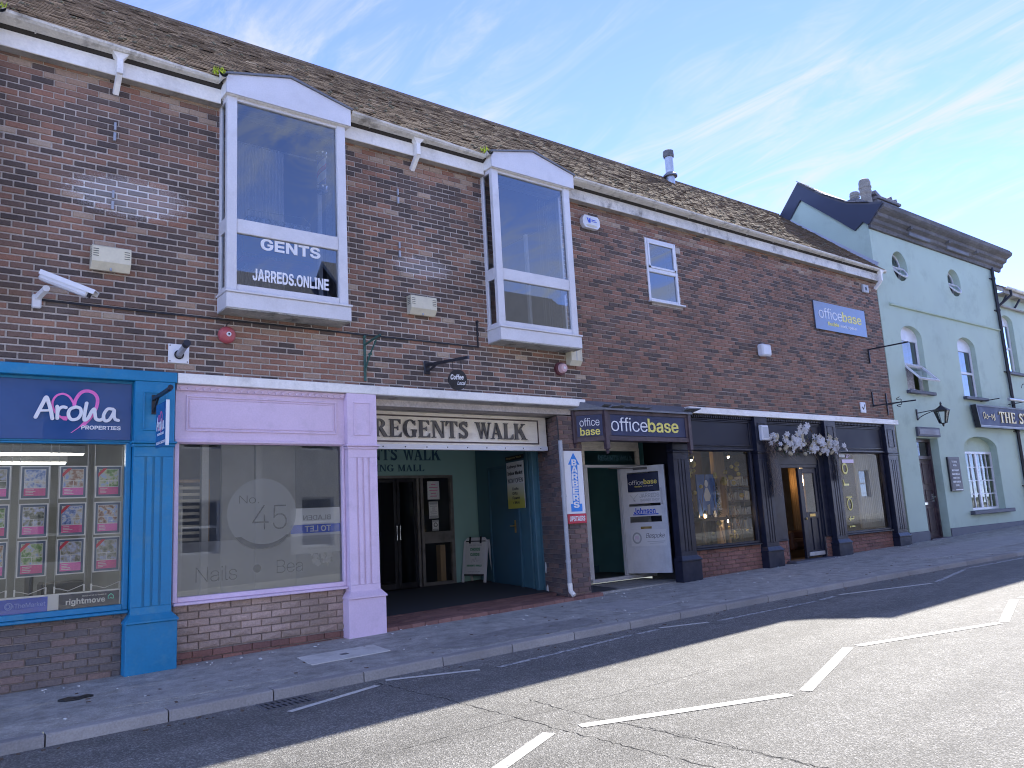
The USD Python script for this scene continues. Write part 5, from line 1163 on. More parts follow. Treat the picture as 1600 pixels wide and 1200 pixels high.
for k in range(1300):
    t = r.random(); side_ = r.random() < .66
    if side_: x = 13.78+r.gauss(0, .075); z = 2.75-t*1.1; x += .12*t
    else: x = 16.22+r.gauss(0, .06); z = 2.68-t*.75
    p0 = np.array((x, -.17+r.gauss(0, .035), z)); p1 = p0+np.array((r.gauss(0, .05), r.gauss(0, .03)-.02, -r.uniform(.06, .15))); w = np.array((.004+.004*r.random(), .003, 0))
    mb.add([p0-w, p0+w, p1], [(0, 1, 2)])
for k in range(500):
    x = r.uniform(13.9, 16.25); p0 = np.array((x, -.12+r.gauss(0, .03), 2.62+r.gauss(0, .08))); p1 = p0+np.array((r.gauss(0, .1), -abs(r.gauss(0, .05)), r.gauss(-.03, .09))); w = np.array((.005, 0, .005)); mb.add([p0-w, p0+w, p1], [(0, 1, 2)])
mb.build('dried_grass', K['pampas'], FG, kind='stuff')
mb = MB(); th = np.linspace(.2, 5.5, 26); mb.tube([(15.12+.27*math.cos(t), -.16, 2.86+.17*math.sin(t)) for t in th], .012, 6); mb.tube([(14.98, -.16, 2.94), (14.9, -.18, 3.0), (14.86, -.2, 2.98)], .007, 5)
mb.build('vine_ring', K['dark_wood'], FG)
mb = MB()
for k in range(140):
    c = np.array((r.uniform(14.0, 16.1), -.14-r.uniform(0, .06), 2.64+r.gauss(0, .1))); a = r.uniform(0, 6.28); e = np.array((math.cos(a), -.3, math.sin(a)))*r.uniform(.04, .08); f = np.array((-math.sin(a), 0, math.cos(a)))*.018; mb.add([c-f*.3, c+e*.5-f, c+e, c+e*.5+f], [(0, 1, 2), (0, 2, 3)])
mb.build('leaves', K['leaf'], FG, kind='stuff')
BXM = thing('white_wall_box', 'white plastic box on the dark pilaster left of the flower garland', 'alarm box')
mb = MB(); mb.box(13.55, 13.78, -.21, -.125, 2.70, 3.0, .015); q = mb.build('case', K['upvc'], BXM)
mb = MB(); mb.box(13.58, 13.75, -.214, -.2105, 2.74, 2.96); mb.build('label_plate', K['grey_plastic'], q)

# ---------------------------------------------------------------- fittings on the brick wall
def alarm_box(x0, x1, z0, z1, label, ytop=.13):
    t = thing('alarm_box', label, 'alarm box'); mb = MB()
    # deeper at the top, with a sloped foot
    mb.poly_yz(Polygon([(-.002, z0+.01), (-.07, z0), (-ytop, z0+.085), (-ytop, z1-.012), (-ytop+.012, z1), (-.002, z1)]), x0, x1); c = mb.build('case', K['cream_plastic'], t)
    mb = MB()
    for k in range(4):
        for s in (0, 1):
            xa = x0+.012 if s == 0 else x1-.07
            mb.box(xa, xa+.055, -ytop-.0025, -ytop+.001, z1-.05-k*.026, z1-.043-k*.026)
            xs_ = x1 if s else x0
            mb.box(xs_-.001 if s else xs_-.0015, xs_+.0015 if s else xs_+.001, -ytop+.03, -.03, z1-.05-k*.026, z1-.043-k*.026)
    mb.build('vent_slot', K['black'], c)
    mb = MB(); mb.lathe([(0, 0), (.012, 0), (.012, .03), (0, .03)], ((x0+x1)/2, -.09, z0+.0), n=10); mb.build('lock', K['steel'], c); return t
alarm_box(1.655, 2.055, 4.41, 4.68, 'cream slatted alarm box on the bricks above the security camera')
alarm_box(5.715, 6.14, 4.37, 4.64, 'cream slatted alarm box on the bricks between the two bay windows')
t = thing('alarm_box', 'narrow cream alarm box tucked under the right corner of the second bay', 'alarm box')
mb = MB(); mb.poly_yz(Polygon([(-.002, 3.88), (-.08, 3.85), (-.14, 3.93), (-.14, 4.20), (-.002, 4.20)]), 8.69, 8.93); c = mb.build('case', K['cream_plastic'], t)
mb = MB(); mb.box(8.80, 8.82, -.1405, -.139, 3.93, 4.2); mb.box(8.90, 8.905, -.1405, -.139, 3.93, 4.2); mb.build('joint', K['grey_plastic'], c)
t = thing('alarm_box', 'pale rounded alarm box with blue emblem under the eaves', 'alarm box')
hx = Polygon([(9.24, 6.40), (9.29, 6.345), (9.57, 6.345), (9.62, 6.40), (9.62, 6.49), (9.58, 6.545), (9.28, 6.545), (9.24, 6.49)]).buffer(.012)
mb = MB(); mb.poly_xz(hx, -.08, -.002); c = mb.build('case', K['upvc'], t); mb = MB(); mb.poly_xz(ell(9.43, 6.375, .13, .022), -.084, -.0805); mb.build('lens', K['cream_plastic'], c)
mb = MB(); mb.poly_xz(unary_union([Polygon([(9.32, 6.51), (9.36, 6.51), (9.36, 6.45), (9.385, 6.51), (9.41, 6.51), (9.41, 6.43), (9.36, 6.42)])]), -.083, -.0805); mb.box(9.43, 9.53, -.083, -.0805, 6.475, 6.49); mb.box(9.43, 9.56, -.083, -.0805, 6.45, 6.46); mb.build('emblem', K['royal'], c)
# security camera
CC = thing('security_camera', 'white security camera on a bracket over the blue shop', 'security camera')
mb = MB(); mb.box(1.115, 1.205, -.05, -.002, 3.91, 4.06, .012); mb.bar((1.16, -.04, 4.02), (1.22, -.13, 4.09), .055, .05); mb.lathe([(0, -.03), (.035, -.03), (.035, .03), (0, .03)], (1.225, -.14, 4.10), 'y', 12); br_ = mb.build('bracket', K['upvc'], CC, smooth=35)
a, b = np.array([1.17, -.14, 4.235]), np.array([1.60, -.36, 4.03]); d = (b-a)/np.linalg.norm(b-a); sx_v = np.cross(d, (0, 0, 1)); sx_v /= np.linalg.norm(sx_v); uz = np.cross(sx_v, d)
mb = MB(); mb.rbox((a+b)/2, (.105, np.linalg.norm(b-a), .085), (sx_v, d, uz), c=.02); hs = mb.build('housing', K['upvc'], CC)
mb = MB(); mb.rbox((a+b)/2+uz*.056+d*.03, (.135, np.linalg.norm(b-a)+.07, .012), (sx_v, d, uz), c=.004); mb.rbox((a+b)/2+uz*.035+sx_v*.064+d*.03, (.008, np.linalg.norm(b-a)+.06, .05), (sx_v, d, uz)); mb.rbox((a+b)/2+uz*.035-sx_v*.064+d*.03, (.008, np.linalg.norm(b-a)+.06, .05), (sx_v, d, uz)); mb.build('sun_shield', K['white'], hs)
mb = MB(); mb.rbox(b+d*.004, (.085, .01, .065), (sx_v, d, uz)); mb.build('lens', K['black'], hs)
# cable conduit
CD = thing('conduit', 'thin dark cable conduit running along the bricks under the bay windows', 'conduit')
mb = MB(); mb.box(1.21, 6.935, -.016, -.003, 4.0, 4.022); mb.build('run', K['black'], CD)
mb = MB(); mb.box(6.913, 6.935, -.016, -.003, 4.023, 4.40); mb.lathe([(0, -.02), (.022, -.02), (.022, 0), (0, 0)], (6.924, -.003, 4.40), 'y', 10); mb.build('riser', K['black'], CD)
# bell, siren, flue plate, brackets
BL = thing('alarm_bell', 'round faded red alarm bell above the lilac shop', 'alarm bell')
mb = MB(); mb.lathe([(.103, 0), (.106, -.02), (.10, -.05), (.075, -.075), (.04, -.083), (0, -.084)][::-1], (3.165, -.015, 3.815), 'y', 28); g = mb.build('gong', K['bell_red'], BL, smooth=50)
mb = MB(); mb.lathe([(0, -.1), (.012, -.1), (.014, -.094)], (3.17, -.005, 3.815), 'y', 14); mb.build('nut', K['black'], g)
mb = MB(); mb.lathe([(0.013, -.101), (.026, -.10), (.03, -.095)], (3.17, -.005, 3.815), 'y', 14); mb.build('washer', K['white'], g)
mb = MB(); mb.tube([(3.16, -.03, 3.91), (3.16, -.06, 3.95), (3.19, -.04, 3.97), (3.2, -.005, 3.97)], .007, 6); mb.build('cable', K['black'], BL)
SR = thing('siren', 'round maroon siren with faded pink face beside the beige box', 'siren')
mb = MB(); mb.lathe([(.0, -.06), (.095, -.06), (.108, -.05), (.11, -.002), (0, -.002)], (8.53, 0, 3.79), 'y', 24); g = mb.build('base', K['bell_dark'], SR, smooth=40)
mb = MB(); mb.lathe([(.0, -.135), (.06, -.132), (.075, -.115), (.08, -.061), (0, -.061)], (8.53, 0, 3.79), 'y', 24); g2 = mb.build('lens', K['bell_pink'], SR, smooth=40)
mb = MB(); mb.lathe([(.0, -.139), (.02, -.138), (.022, -.134)], (8.53, 0, 3.79), 'y', 12); mb.build('nut', K['white'], g2)
FP = thing('flue_plate', 'square white plate with a stub pipe above the blue and lilac shops', 'flue plate')
mb = MB(); mb.box(2.50, 2.735, -.014, -.002, 3.43, 3.655, .003); g = mb.build('plate', K['white'], FP)
mb = MB(); mb.tube([(2.62, -.01, 3.53), (2.63, -.14, 3.575), (2.63, -.24, 3.60)], .036, 14); mb.build('pipe', K['steel'], g, smooth=40)
mb = MB(); mb.tube([(2.63, -.235, 3.60), (2.63, -.30, 3.615)], .041, 14); mb.build('cap', K['black'], g, smooth=40)
mb = MB(); mb.lathe([(.04, -.02), (.055, -.02), (.055, -.012), (.04, -.012)], (2.62, -.005, 3.53), 'y', 14); mb.build('collar', K['black'], g, smooth=40)
mb = MB(); [mb.lathe([(0, -.02), (.007, -.02), (.008, -.014)], (x, 0, z), 'y', 8) for x in (2.52, 2.715) for z in (3.45, 3.635)]; mb.build('screw', K['iron'], g)
GB = thing('sign_bracket', 'small green iron bracket over the lilac pilaster with no sign', 'bracket')
mb = MB(); mb.box(5.01, 5.045, -.02, -.002, 3.37, 3.96, .004); mb.bar((5.03, -.01, 3.87), (5.06, -.40, 3.93), .022); th = np.linspace(0, 1, 12); mb.tube([(5.03+.02*s, -.02-.28*s**1.5, 3.50+.38*s) for s in th], .011, 6); mb.lathe([(0, -.02), (.022, -.02), (.022, .02), (0, .02)], (5.045, -.13, 3.72), 'y', 10); mb.lathe([(0, -.02), (.02, -.02), (.02, .01), (0, .01)], (5.028, -.01, 3.98), 'y', 8)
mb.build('bracket', K['green_metal'], GB, smooth=40)
CF = thing('cafe_sign', 'round black hanging sign reading Coffee Local on a black arm', 'hanging sign')
mb = MB(); mb.box(5.955, 6.05, -.03, -.002, 3.53, 3.72, .01); mb.bar((6.0, -.01, 3.66), (6.24, -.72, 3.66), .04); mb.bar((6.0, -.02, 3.56), (6.06, -.20, 3.65), .025); arm = mb.build('arm', K['black'], CF)
cc = np.array([6.17, -.52, 3.37]); dn = np.array([-.25, -.97, 0]); dn /= np.linalg.norm(dn); dx_ = np.array([-dn[1], dn[0], 0])
mb = MB(); mb.frame_poly(ell(0, 0, .135, .145), .03, cc, dx_, (0, 0, 1)); ds = mb.build('disc', K['black'], CF)
ct = unary_union([affinity.translate(fit(text_shape('Coffee', 800, .2), -.105, .085, .0, .075), 0, 0), fit(text_shape('Local', 600, .3), -.01, .11, -.075, -.02)])
mb = MB(); mb.frame_poly(ct, .003, cc+dn*.03, dx_, (0, 0, 1)); mb.build('lettering', K['white'], ds)
mb = MB(); [mb.tube([cc+dx_*s+dn*.015+np.array([0, 0, .13]), cc+dx_*s*1.05+dn*.015+np.array([0, 0, .27])], .005, 5) for s in (-.06, .06)]; mb.build('chain', K['black'], CF)
# small projecting sign of the agent
HS = thing('agent_hanging_sign', 'small blue projecting sign hung from a black arm on the blue pilaster', 'hanging sign')
mb = MB(); mb.box(2.30, 2.36, -.15, -.138, 2.80, 3.02, .004); mb.bar((2.32, -.14, 2.97), (2.30, -.85, 2.97), .035); mb.bar((2.325, -.15, 2.83), (2.318, -.34, 2.96), .022); mb.tube([(2.30, -.85, 2.97), (2.30, -.9, 2.985)], .028, 8); mb.build('arm', K['black'], HS)
mb = MB(); mb.box(2.285, 2.31, -.80, -.40, 2.39, 2.86, .003); bd = mb.build('board', K['blue_gloss'], HS)
mb = MB(); mb.box(2.28, 2.315, -.815, -.8005, 2.385, 2.865, .002); mb.build('edge', K['white'], bd)
# its left face reads towards -x : reading direction is +y to -y
def hx_(sh): mb = MB(); mb.frame_poly(sh, .002, (2.285, 0, 0), (0, -1, 0), (0, 0, 1)); return mb
asx = ar.bounds; tr = lambda sh: affinity.affine_transform(sh, [.30/.81, 0, 0, .14/.235, .43-asx[0]*.30/.81, 2.56-asx[1]*.14/.235])
hx_(tr(ar)).build('lettering', K['white'], bd); hx_(unary_union([tr(hl), tr(hr)])).build('heart_emblem', K['magenta'], bd); hx_(fit(text_shape('PROPERTIES', 700), .47, .72, 2.515, 2.54)).build('lettering', K['white'], bd); hx_(fit(text_shape('01594 368202', 600), .44, .77, 2.42, 2.45)).build('lettering', K['white'], bd)
# panels and boxes on the right
OP = thing('office_sign', 'grey blue officebase flexible work space panel high on the brick wall', 'sign')
mb = MB(); mb.box(16.25, 18.45, -.035, -.008, 5.275, 5.93, .003); pn = mb.build('panel', mat('panel_gloss', (.06, .075, .11), .09, .05, spec=.9, coat=.8), OP)
for tx, w, mt, x0, x1, z0, z1 in (('office', 330, 'white', 16.42, 17.40, 5.55, 5.80), ('base', 650, 'yellow', 17.41, 18.25, 5.55, 5.79), ('flexible', 800, 'yellow', 16.75, 17.22, 5.40, 5.49), ('work space', 600, 'white', 17.27, 17.98, 5.385, 5.475)):
    mb = MB(); mb.poly_xz(fit(text_shape(tx, w), x0, x1, z0, z1), -.039, -.0355); mb.build('lettering', K[mt], pn)
FL = thing('wall_light', 'small white box lamp on the bare bricks below the plain window', 'wall light')
mb = MB(); mb.box(13.97, 14.28, -.15, -.002, 4.45, 4.70, .03); mb.build('case', K['upvc'], FL)
JB = thing('junction_box', 'small square grey junction box under the gutter end by the green pub', 'junction box')
mb = MB(); mb.box(18.52, 18.78, -.06, -.002, 6.42, 6.62, .012); q = mb.build('case', K['grey_plastic'], JB); mb = MB(); mb.box(18.6, 18.68, -.066, -.0605, 6.47, 6.55, .003); mb.build('cover', K['black'], q)
VT = thing('vent_cover', 'square white vent cover with dark tick above the dark shop', 'vent cover')
mb = MB(); mb.box(17.74, 17.97, -.03, -.002, 3.43, 3.68, .01); q = mb.build('case', K['upvc'], VT); mb = MB(); mb.poly_xz(stroke([(17.80, 3.56), (17.85, 3.51), (17.92, 3.62)], .025, smooth=False), -.033, -.0305); mb.build('tick', K['black'], q)
HB = thing('sign_bracket', 'plain black iron sign arm high at the end of the brick wall', 'bracket')
mb = MB(); mb.box(18.44, 18.475, -.03, -.002, 4.65, 5.0); mb.bar((18.46, -.01, 4.985), (18.52, -.95, 4.985), .03); mb.build('arm', K['black'], HB)
HB2 = thing('sign_bracket', 'scrolled black iron sign bracket low at the end of the brick wall', 'bracket')
mb = MB(); mb.box(18.34, 18.37, -.03, -.002, 3.60, 3.95); mb.box(18.98, 19.01, -.03, -.002, 3.42, 3.95); mb.bar((18.36, -.01, 3.62), (18.50, -.95, 3.62), .028); mb.bar((19.0, -.01, 3.66), (18.5, -.6, 3.63), .02)
for k, s in ((0, 1), (1, -1)): th = np.linspace(0, 4.6, 20); mb.tube([(18.45, -.62-.03*t*math.cos(t), 3.63+s*(.045*t*.6+.02*math.sin(t*1.3))) for t in th], .009, 5)
mb.build('arm', K['black'], HB2)
# exit pins of missing signs
for i, (x, z) in enumerate(((1.87, 6.12), (1.87, 5.28), (5.62, 6.13), (5.62, 5.32))):
    t = thing('sign_clip', ['upper', 'lower', 'upper', 'lower'][i]+' pale metal clip on the bricks '+('left of the first bay window' if i < 2 else 'between the bay windows'), 'clip')
    mb = MB(); mb.box(x-.012, x+.012, -.03, -.002, z+.015, z+.11, .003); mb.box(x-.018, x+.012, -.035, -.002, z-.12, z-.02, .003); mb.build('clip', K['steel'], t)

# ---------------------------------------------------------------- things behind the glass
# barber's bay
BP = thing('barber_pole', 'red white and blue striped barber pole behind the first bay window', 'barber pole')
px_, py_ = 4.40, -.10
mb = MB(); mb.lathe([(0, 5.98), (.062, 5.98), (.062, 6.37), (0, 6.37)], (px_, py_, 0), n=24)
pole_m = usdkit.material(stage, '/World/Looks/barber_stripes', {'g': ('geometry', {}), 's': ('separate_xyz', {}), 'dx': ('math', {'math_type': 'subtract', 'value2': px_}), 'dy': ('math', {'math_type': 'subtract', 'value2': py_}), 'at': ('math', {'math_type': 'arctan2'}),
    'am': ('math', {'math_type': 'multiply', 'value2': 1/(2*math.pi)}), 'zm': ('math', {'math_type': 'multiply', 'value2': 2.6}), 'ad': ('math', {'math_type': 'subtract'}), 'fr': ('math', {'math_type': 'fraction'}),
    'rp': ('rgb_ramp', {'interpolate': False, 'ramp': [(0, (.75, .75, .75)), (.3, (.6, .05, .08)), (.5, (.75, .75, .75)), (.75, (.03, .06, .4)), (.98, (.75, .75, .75))]}), 'p': ('principled_bsdf', {'roughness': .2})},
    [('g.position', 's.vector'), ('s.x', 'dx.value1'), ('s.y', 'dy.value1'), ('dy.value', 'at.value1'), ('dx.value', 'at.value2'), ('at.value', 'am.value1'), ('s.z', 'zm.value1'), ('zm.value', 'ad.value1'), ('am.value', 'ad.value2'), ('ad.value', 'fr.value1'), ('fr.value', 'rp.fac'), ('rp.color', 'p.base_color')], surface='p.BSDF')
K['stripes'] = pole_m
tube_ = mb.build('striped_tube', K['stripes'], BP, smooth=40)
for z0, s in ((6.37, 1), (5.98, -1)): mb = MB(); mb.lathe([(.0, z0), (.075, z0), (.085, z0+.02*s), (.075, z0+.05*s), (.085, z0+.075*s), (.06, z0+.10*s), (0, z0+.11*s)], (px_, py_, 0), n=24); mb.build('chrome_cap', K['chrome'], BP, smooth=40)
mb = MB(); mb.box(px_-.03, px_+.03, py_+.07, py_+.10, 4.32, 6.45); mb.build('stand', K['steel'], BP)
CU = thing('strip_curtain', 'silver strip curtain hanging behind the left half of the first bay', 'curtain')
r = random.Random(2); mb = MB(); xs_ = np.linspace(3.14, 3.98, 90); V = []
for i, x in enumerate(xs_): y = .16+.028*math.sin(i*1.3)+.012*math.sin(i*3.1); V += [(x, y, 4.35), (x, y, 6.45)]
mb.add(V, [(2*i, 2*i+2, 2*i+3, 2*i+1) for i in range(len(xs_)-1)]); mb.build('cloth', K['silver_cloth'], CU, smooth=True); mb = MB(); mb.tube([(3.1, .17, 6.46), (4.6, .17, 6.46)], .012, 8); mb.build('rail', K['steel'], CU)
GS = thing('barber_board', 'white GENTS and web address lettering on the lower pane of the first bay', 'sign')
mb = MB(); mb.poly_xz(fit(text_shape('GENTS', 800), 3.50, 4.29, 4.885, 5.035), -.262, -.2575); mb.build('lettering', K['white'], GS)
mb = MB(); mb.poly_xz(fit(text_shape('JARREDS.ONLINE', 750), 3.40, 4.40, 4.475, 4.63), -.262, -.2575); mb.build('lettering', K['white'], GS)
mb = MB(); mb.box(3.30, 4.22, -.2, -.19, 4.84, 5.06); mb.build('backing', K['blue_gloss'], GS)
SH = thing('bench_seat', 'dark red padded bench seen behind the lower pane of the first bay', 'seat')
mb = MB(); mb.box(3.3, 4.2, -.16, .24, 4.74, 4.82, .02); mb.build('cushion', mat('red_leather', (.12, .02, .025), .4), SH); mb = MB(); [mb.box(x, x+.03, -.12, -.09, 4.32, 4.74) for x in (3.36, 4.1)]; mb.build('leg', K['chrome'], SH)
TR = thing('wire_tray', 'wire tray of blue and white packets on the transom of the first bay', 'tray')
mb = MB(); mb.box(3.36, 4.18, -.2, -.03, 5.235, 5.33, .005)
mb.build('packets', mat('packet_print', (.34, .42, .52), .5, .5, 16, .4, 50), TR); mb = MB(); mb.tube([(3.36, -.2, 5.25), (3.36, -.2, 5.40), (4.1, -.2, 5.43), (4.18, -.2, 5.36), (4.18, -.2, 5.25)], .006, 6); mb.build('wire', K['steel'], TR)
mb = MB(); 
# second bay: vertical blinds, a pale picture of the ceiling light
VB = thing('vertical_blind', 'white vertical blind gathered at the right of the second bay', 'blind')
for k in range(4): mb = MB(); mb.rbox((8.30+k*.06, .02+.02*(k % 2), 5.5), (.06, .004, 2.3), ((.6, .8, 0), (-.8, .6, 0), (0, 0, 1))); mb.build('slat', K['room_white'], VB)
MU = thing('white_post', 'slim white post standing behind the second bay window', 'post')
mb = MB(); mb.box(8.0, 8.05, .02, .07, 4.31, 6.0); mb.build('post', K['white'], MU)
LT = thing('ceiling_light', 'pale square lamp hanging behind the second bay window', 'lamp'); mb = MB(); mb.box(7.8, 8.15, .4, .75, 5.42, 5.52, .02); mb.build('shade', K['cream_plastic'], LT)
# estate agent: posters hanging on wires
r = random.Random(33)
COLS = [(.755, 1.02), (1.105, 1.37), (1.46, 1.725), (1.805, 2.07)]; ROWS = [(1.905, 2.25), (1.51, 1.86), (1.115, 1.485)]
cn, rn_ = ['first', 'second', 'third', 'last'], ['top', 'middle', 'bottom']
photo = []
for k in range(11):
    c = [(.10, .18, .55), (.3, .35, .2), (.25, .3, .45), (.34, .3, .25)]
    photo.append(usdkit.material(stage, f'/World/Looks/house_photo_{k:03d}', {'g': ('geometry', {}), 'm': ('mapping', {'location': (k*3.1, 0, k*1.7)}), 'n': ('noise_texture', {'scale': [8., 12., 15.][k % 3], 'detail': 6., 'roughness': .65}), 'n2': ('noise_texture', {'scale': 24., 'detail': 4.}),
        'rp': ('rgb_ramp', {'ramp': [[(.30, (.04, .05, .06)), (.43, (.20, .22, .16)), (.5, (.42, .40, .36)), (.56, (.45, .50, .68)), (.68, (.72, .74, .78))], [(.32, (.05, .09, .04)), (.45, (.18, .34, .10)), (.53, (.55, .55, .42)), (.62, (.30, .48, .80))], [(.33, (.10, .05, .04)), (.44, (.36, .20, .14)), (.52, (.6, .56, .5)), (.6, (.25, .38, .72)), (.7, (.8, .82, .85))], [(.3, (.05, .08, .2)), (.42, (.2, .3, .6)), (.52, (.65, .68, .74)), (.62, (.5, .42, .3))]][k % 4]}), 'mx': ('math', {'math_type': 'multiply_add', 'value2': .5}), 'h': ('math', {'math_type': 'multiply', 'value2': .5}), 'p': ('principled_bsdf', {'roughness': .35})},
        [('g.position', 'm.vector'), ('m.vector', 'n.vector'), ('m.vector', 'n2.vector'), ('n2.fac', 'h.value1'), ('n.fac', 'mx.value1'), ('h.value', 'mx.value3'), ('mx.value', 'rp.fac'), ('rp.color', 'p.base_color')], surface='p.BSDF'))
k = 0
for ci, (a, b) in enumerate(COLS):
    for ri, (z0, z1) in enumerate(ROWS):
        if ci == 0 and ri == 1: z0 += .0
        red = (ci, ri) in ((2, 0), (3, 0), (2, 1), (1, 2), (2, 2), (3, 2))
        T = thing('property_poster', f'house poster with pink foot{" and red corner" if red else ""}, {rn_[ri]} row, {cn[ci]} column, blue shop window', 'poster', group='house posters hanging in the blue shop window')
        mb = MB(); t = .012
        for q in ((a, b, z0, z0+t), (a, b, z1-t, z1), (a, a+t, z0+t, z1-t), (b-t, b, z0+t, z1-t)): mb.box(q[0], q[1], .112, .124, q[2], q[3])
        mb.build('frame', K['white'], T)
        mb = MB(); mb.box(a+t, b-t, .1185, .1235, z0+t, z1-t); mb.build('backing', mat('poster_slate', (.10, .14, .22), .5) if k == 0 else K['poster_slate'], T)
        if k == 0: K['poster_slate'] = UsdShade.Material.Get(stage, '/World/Looks/poster_slate')
        pa, pb, p0, p1 = a+.035, b-.035, z0+.035, z1-.035
        mb = MB(); mb.box(pa, pb, .1125, .1182, p0, p1); pg = mb.build('page', K['paper'], T)
        mb = MB(); ph = p1-p0; mb.box(pa+.004, pb-.004, .1105, .1123, p0+ph*.56, p1-.004); mb.box(pa+.004, (pa+pb)/2-.003, .1105, .1123, p0+ph*.31, p0+ph*.54); mb.box((pa+pb)/2+.003, pb-.004, .1105, .1123, p0+ph*.31, p0+ph*.54); mb.build('house_photo', photo[k % 11], pg)
        mb = MB(); mb.box(pa, pb, .1105, .1123, p0, p0+ph*.28); pk = mb.build('pink_foot', K['magenta'] if k % 2 else K['pink'], pg)
        mb = MB()
        for q in range(4): mb.box(pa+.015, pa+.015+r.uniform(.05, .09), .1095, .1104, p0+ph*(.05+.055*q), p0+ph*(.07+.055*q))
        mb.build('print', K['paper'], pk)
        if red: mb = MB(); mb.poly_xz(Polygon([(pa-.008, p1-.045), (pa-.008, p1-.085), (pa+.08, p1+.008), (pa+.042, p1+.008)]), .107, .1095); mb.build('corner_flash', K['red_vinyl'], pg)
        k += 1
for ci, (a, b) in enumerate(COLS):
    T = thing('hanging_wire', f'pair of thin steel wires holding the {cn[ci]} column of house posters', 'wire')
    for x in (a-.006, b+.006): mb = MB(); mb.tube([(x, .125, .95), (x, .125, 2.9)], .0035, 5); mb.build('wire', K['steel'], T); mb = MB(); mb.box(x-.008, x+.008, .115, .135, .93, 1.0, .002); mb.build('tensioner', K['white'], T)
    mb = MB(); mb.tube([(a-.006, .125, .98), (a+.05, .13, .97), (a+.12, .12, .945), (a+.18, .13, .965), (b+.006, .125, 1.0)], .004, 5); mb.build('cable', K['white'], T)
T = thing('portal_banner', 'bright blue property portal banner at the foot of the blue shop window', 'banner'); mb = MB(); mb.poly_xz(sbox(.62, .765, 1.385, .912), .031, .0345); bn = mb.build('sheet', K['royal'], T)
K['royal_light'] = mat('royal_light_print', (.30, .42, .85), .4)
mb = MB(); mb.poly_xz(fit(text_shape('OnTheMarket', 500), 1.02, 1.365, .822, .868), .029, .0308); mb.poly_xz(ell(1.045, .845, .036, .036).difference(ell(1.045, .845, .029, .029)), .029, .0308); mb.build('lettering', K['royal_light'], bn)
T = thing('portal_banner', 'dark rightmove banner with house outline at the foot of the blue shop window', 'banner'); mb = MB(); mb.box(1.485, 2.055, .031, .0345, .767, .915); bn = mb.build('sheet', K['navy_vinyl'], T)
mb = MB(); mb.poly_xz(fit(text_shape('rightmove', 800), 1.55, 1.92, .79, .868), .029, .0308); mb.build('lettering', K['white'], bn)
mb = MB(); mb.poly_xz(fit(text_shape('Check out all our homes at', 600), 1.70, 1.93, .878, .893), .029, .0308); mb.build('lettering', K['white'], bn)
mb = MB(); mb.poly_xz(stroke([(1.95, .835), (1.95, .862), (1.975, .885), (2.0, .862), (2.0, .835), (1.985, .835)], .009, False).union(stroke([(1.965, .835), (1.975, .845), (1.985, .835)], .007, False)), .029, .0308); mb.build('emblem', mat('mint_print', (.2, .75, .6), .4), bn)
T = thing('office_desk', 'grey office desk with drawers inside the blue shop', 'desk'); mb = MB(); mb.box(1.35, 2.3, 1.2, 1.9, .74, .78, .004); mb.box(1.9, 2.28, 1.25, 1.85, .1, .735, .004); mb.box(1.36, 1.40, 1.22, 1.88, .1, .735); dk = mb.build('carcass', K['room_white'], T)
mb = MB(); [mb.box(1.92, 2.26, 1.235, 1.249, z, z+.18, .003) for z in (.12, .32, .52)]; mb.build('drawer', K['grey_plastic'], dk)
T = thing('office_chair', 'black office chair inside the blue shop behind the posters', 'chair'); mb = MB(); mb.box(1.32, 1.36, .85, 1.25, .55, 1.15, .02); mb.build('backrest', K['black'], T); mb = MB(); mb.box(1.05, 1.36, .83, 1.27, .46, .53, .02); mb.build('seat', K['black'], T); mb = MB(); mb.tube([(1.2, 1.05, .1), (1.2, 1.05, .47)], .03, 8); mb.build('stem', K['steel'], T)
T = thing('printer', 'dark printer standing on the grey desk in the blue shop', 'printer'); mb = MB(); mb.box(1.5, 1.95, 1.3, 1.65, .782, 1.0, .02); mb.build('case', K['black'], T)
T = thing('wall_cabinet', 'tall grey filing cabinet at the back of the blue shop', 'cabinet'); mb = MB(); mb.box(.2, 1.2, 3.6, 4.1, .03, 1.9, .01); c_ = mb.build('carcass', K['grey_plastic'], T); mb = MB(); mb.box(.22, .69, 3.585, 3.599, .1, 1.85, .004); mb.box(.71, 1.18, 3.585, 3.599, .1, 1.85, .004); mb.build('door', K['room_grey'], c_)
for i, z in enumerate((2.5, 2.62)):
    T = thing('tube_light', ['lower', 'upper'][i]+' slim ceiling tube lamp glowing inside the blue shop', 'tube light'); mb = MB(); mb.box(.2, 1.9, 1.4+i*1.2, 1.46+i*1.2, 2.49, 2.51); mb.build('tube', K['bulb_white'], T); mb = MB(); mb.box(.18, 1.92, 1.38+i*1.2, 1.48+i*1.2, 2.515, 2.60); mb.build('housing', K['room_white'], T)
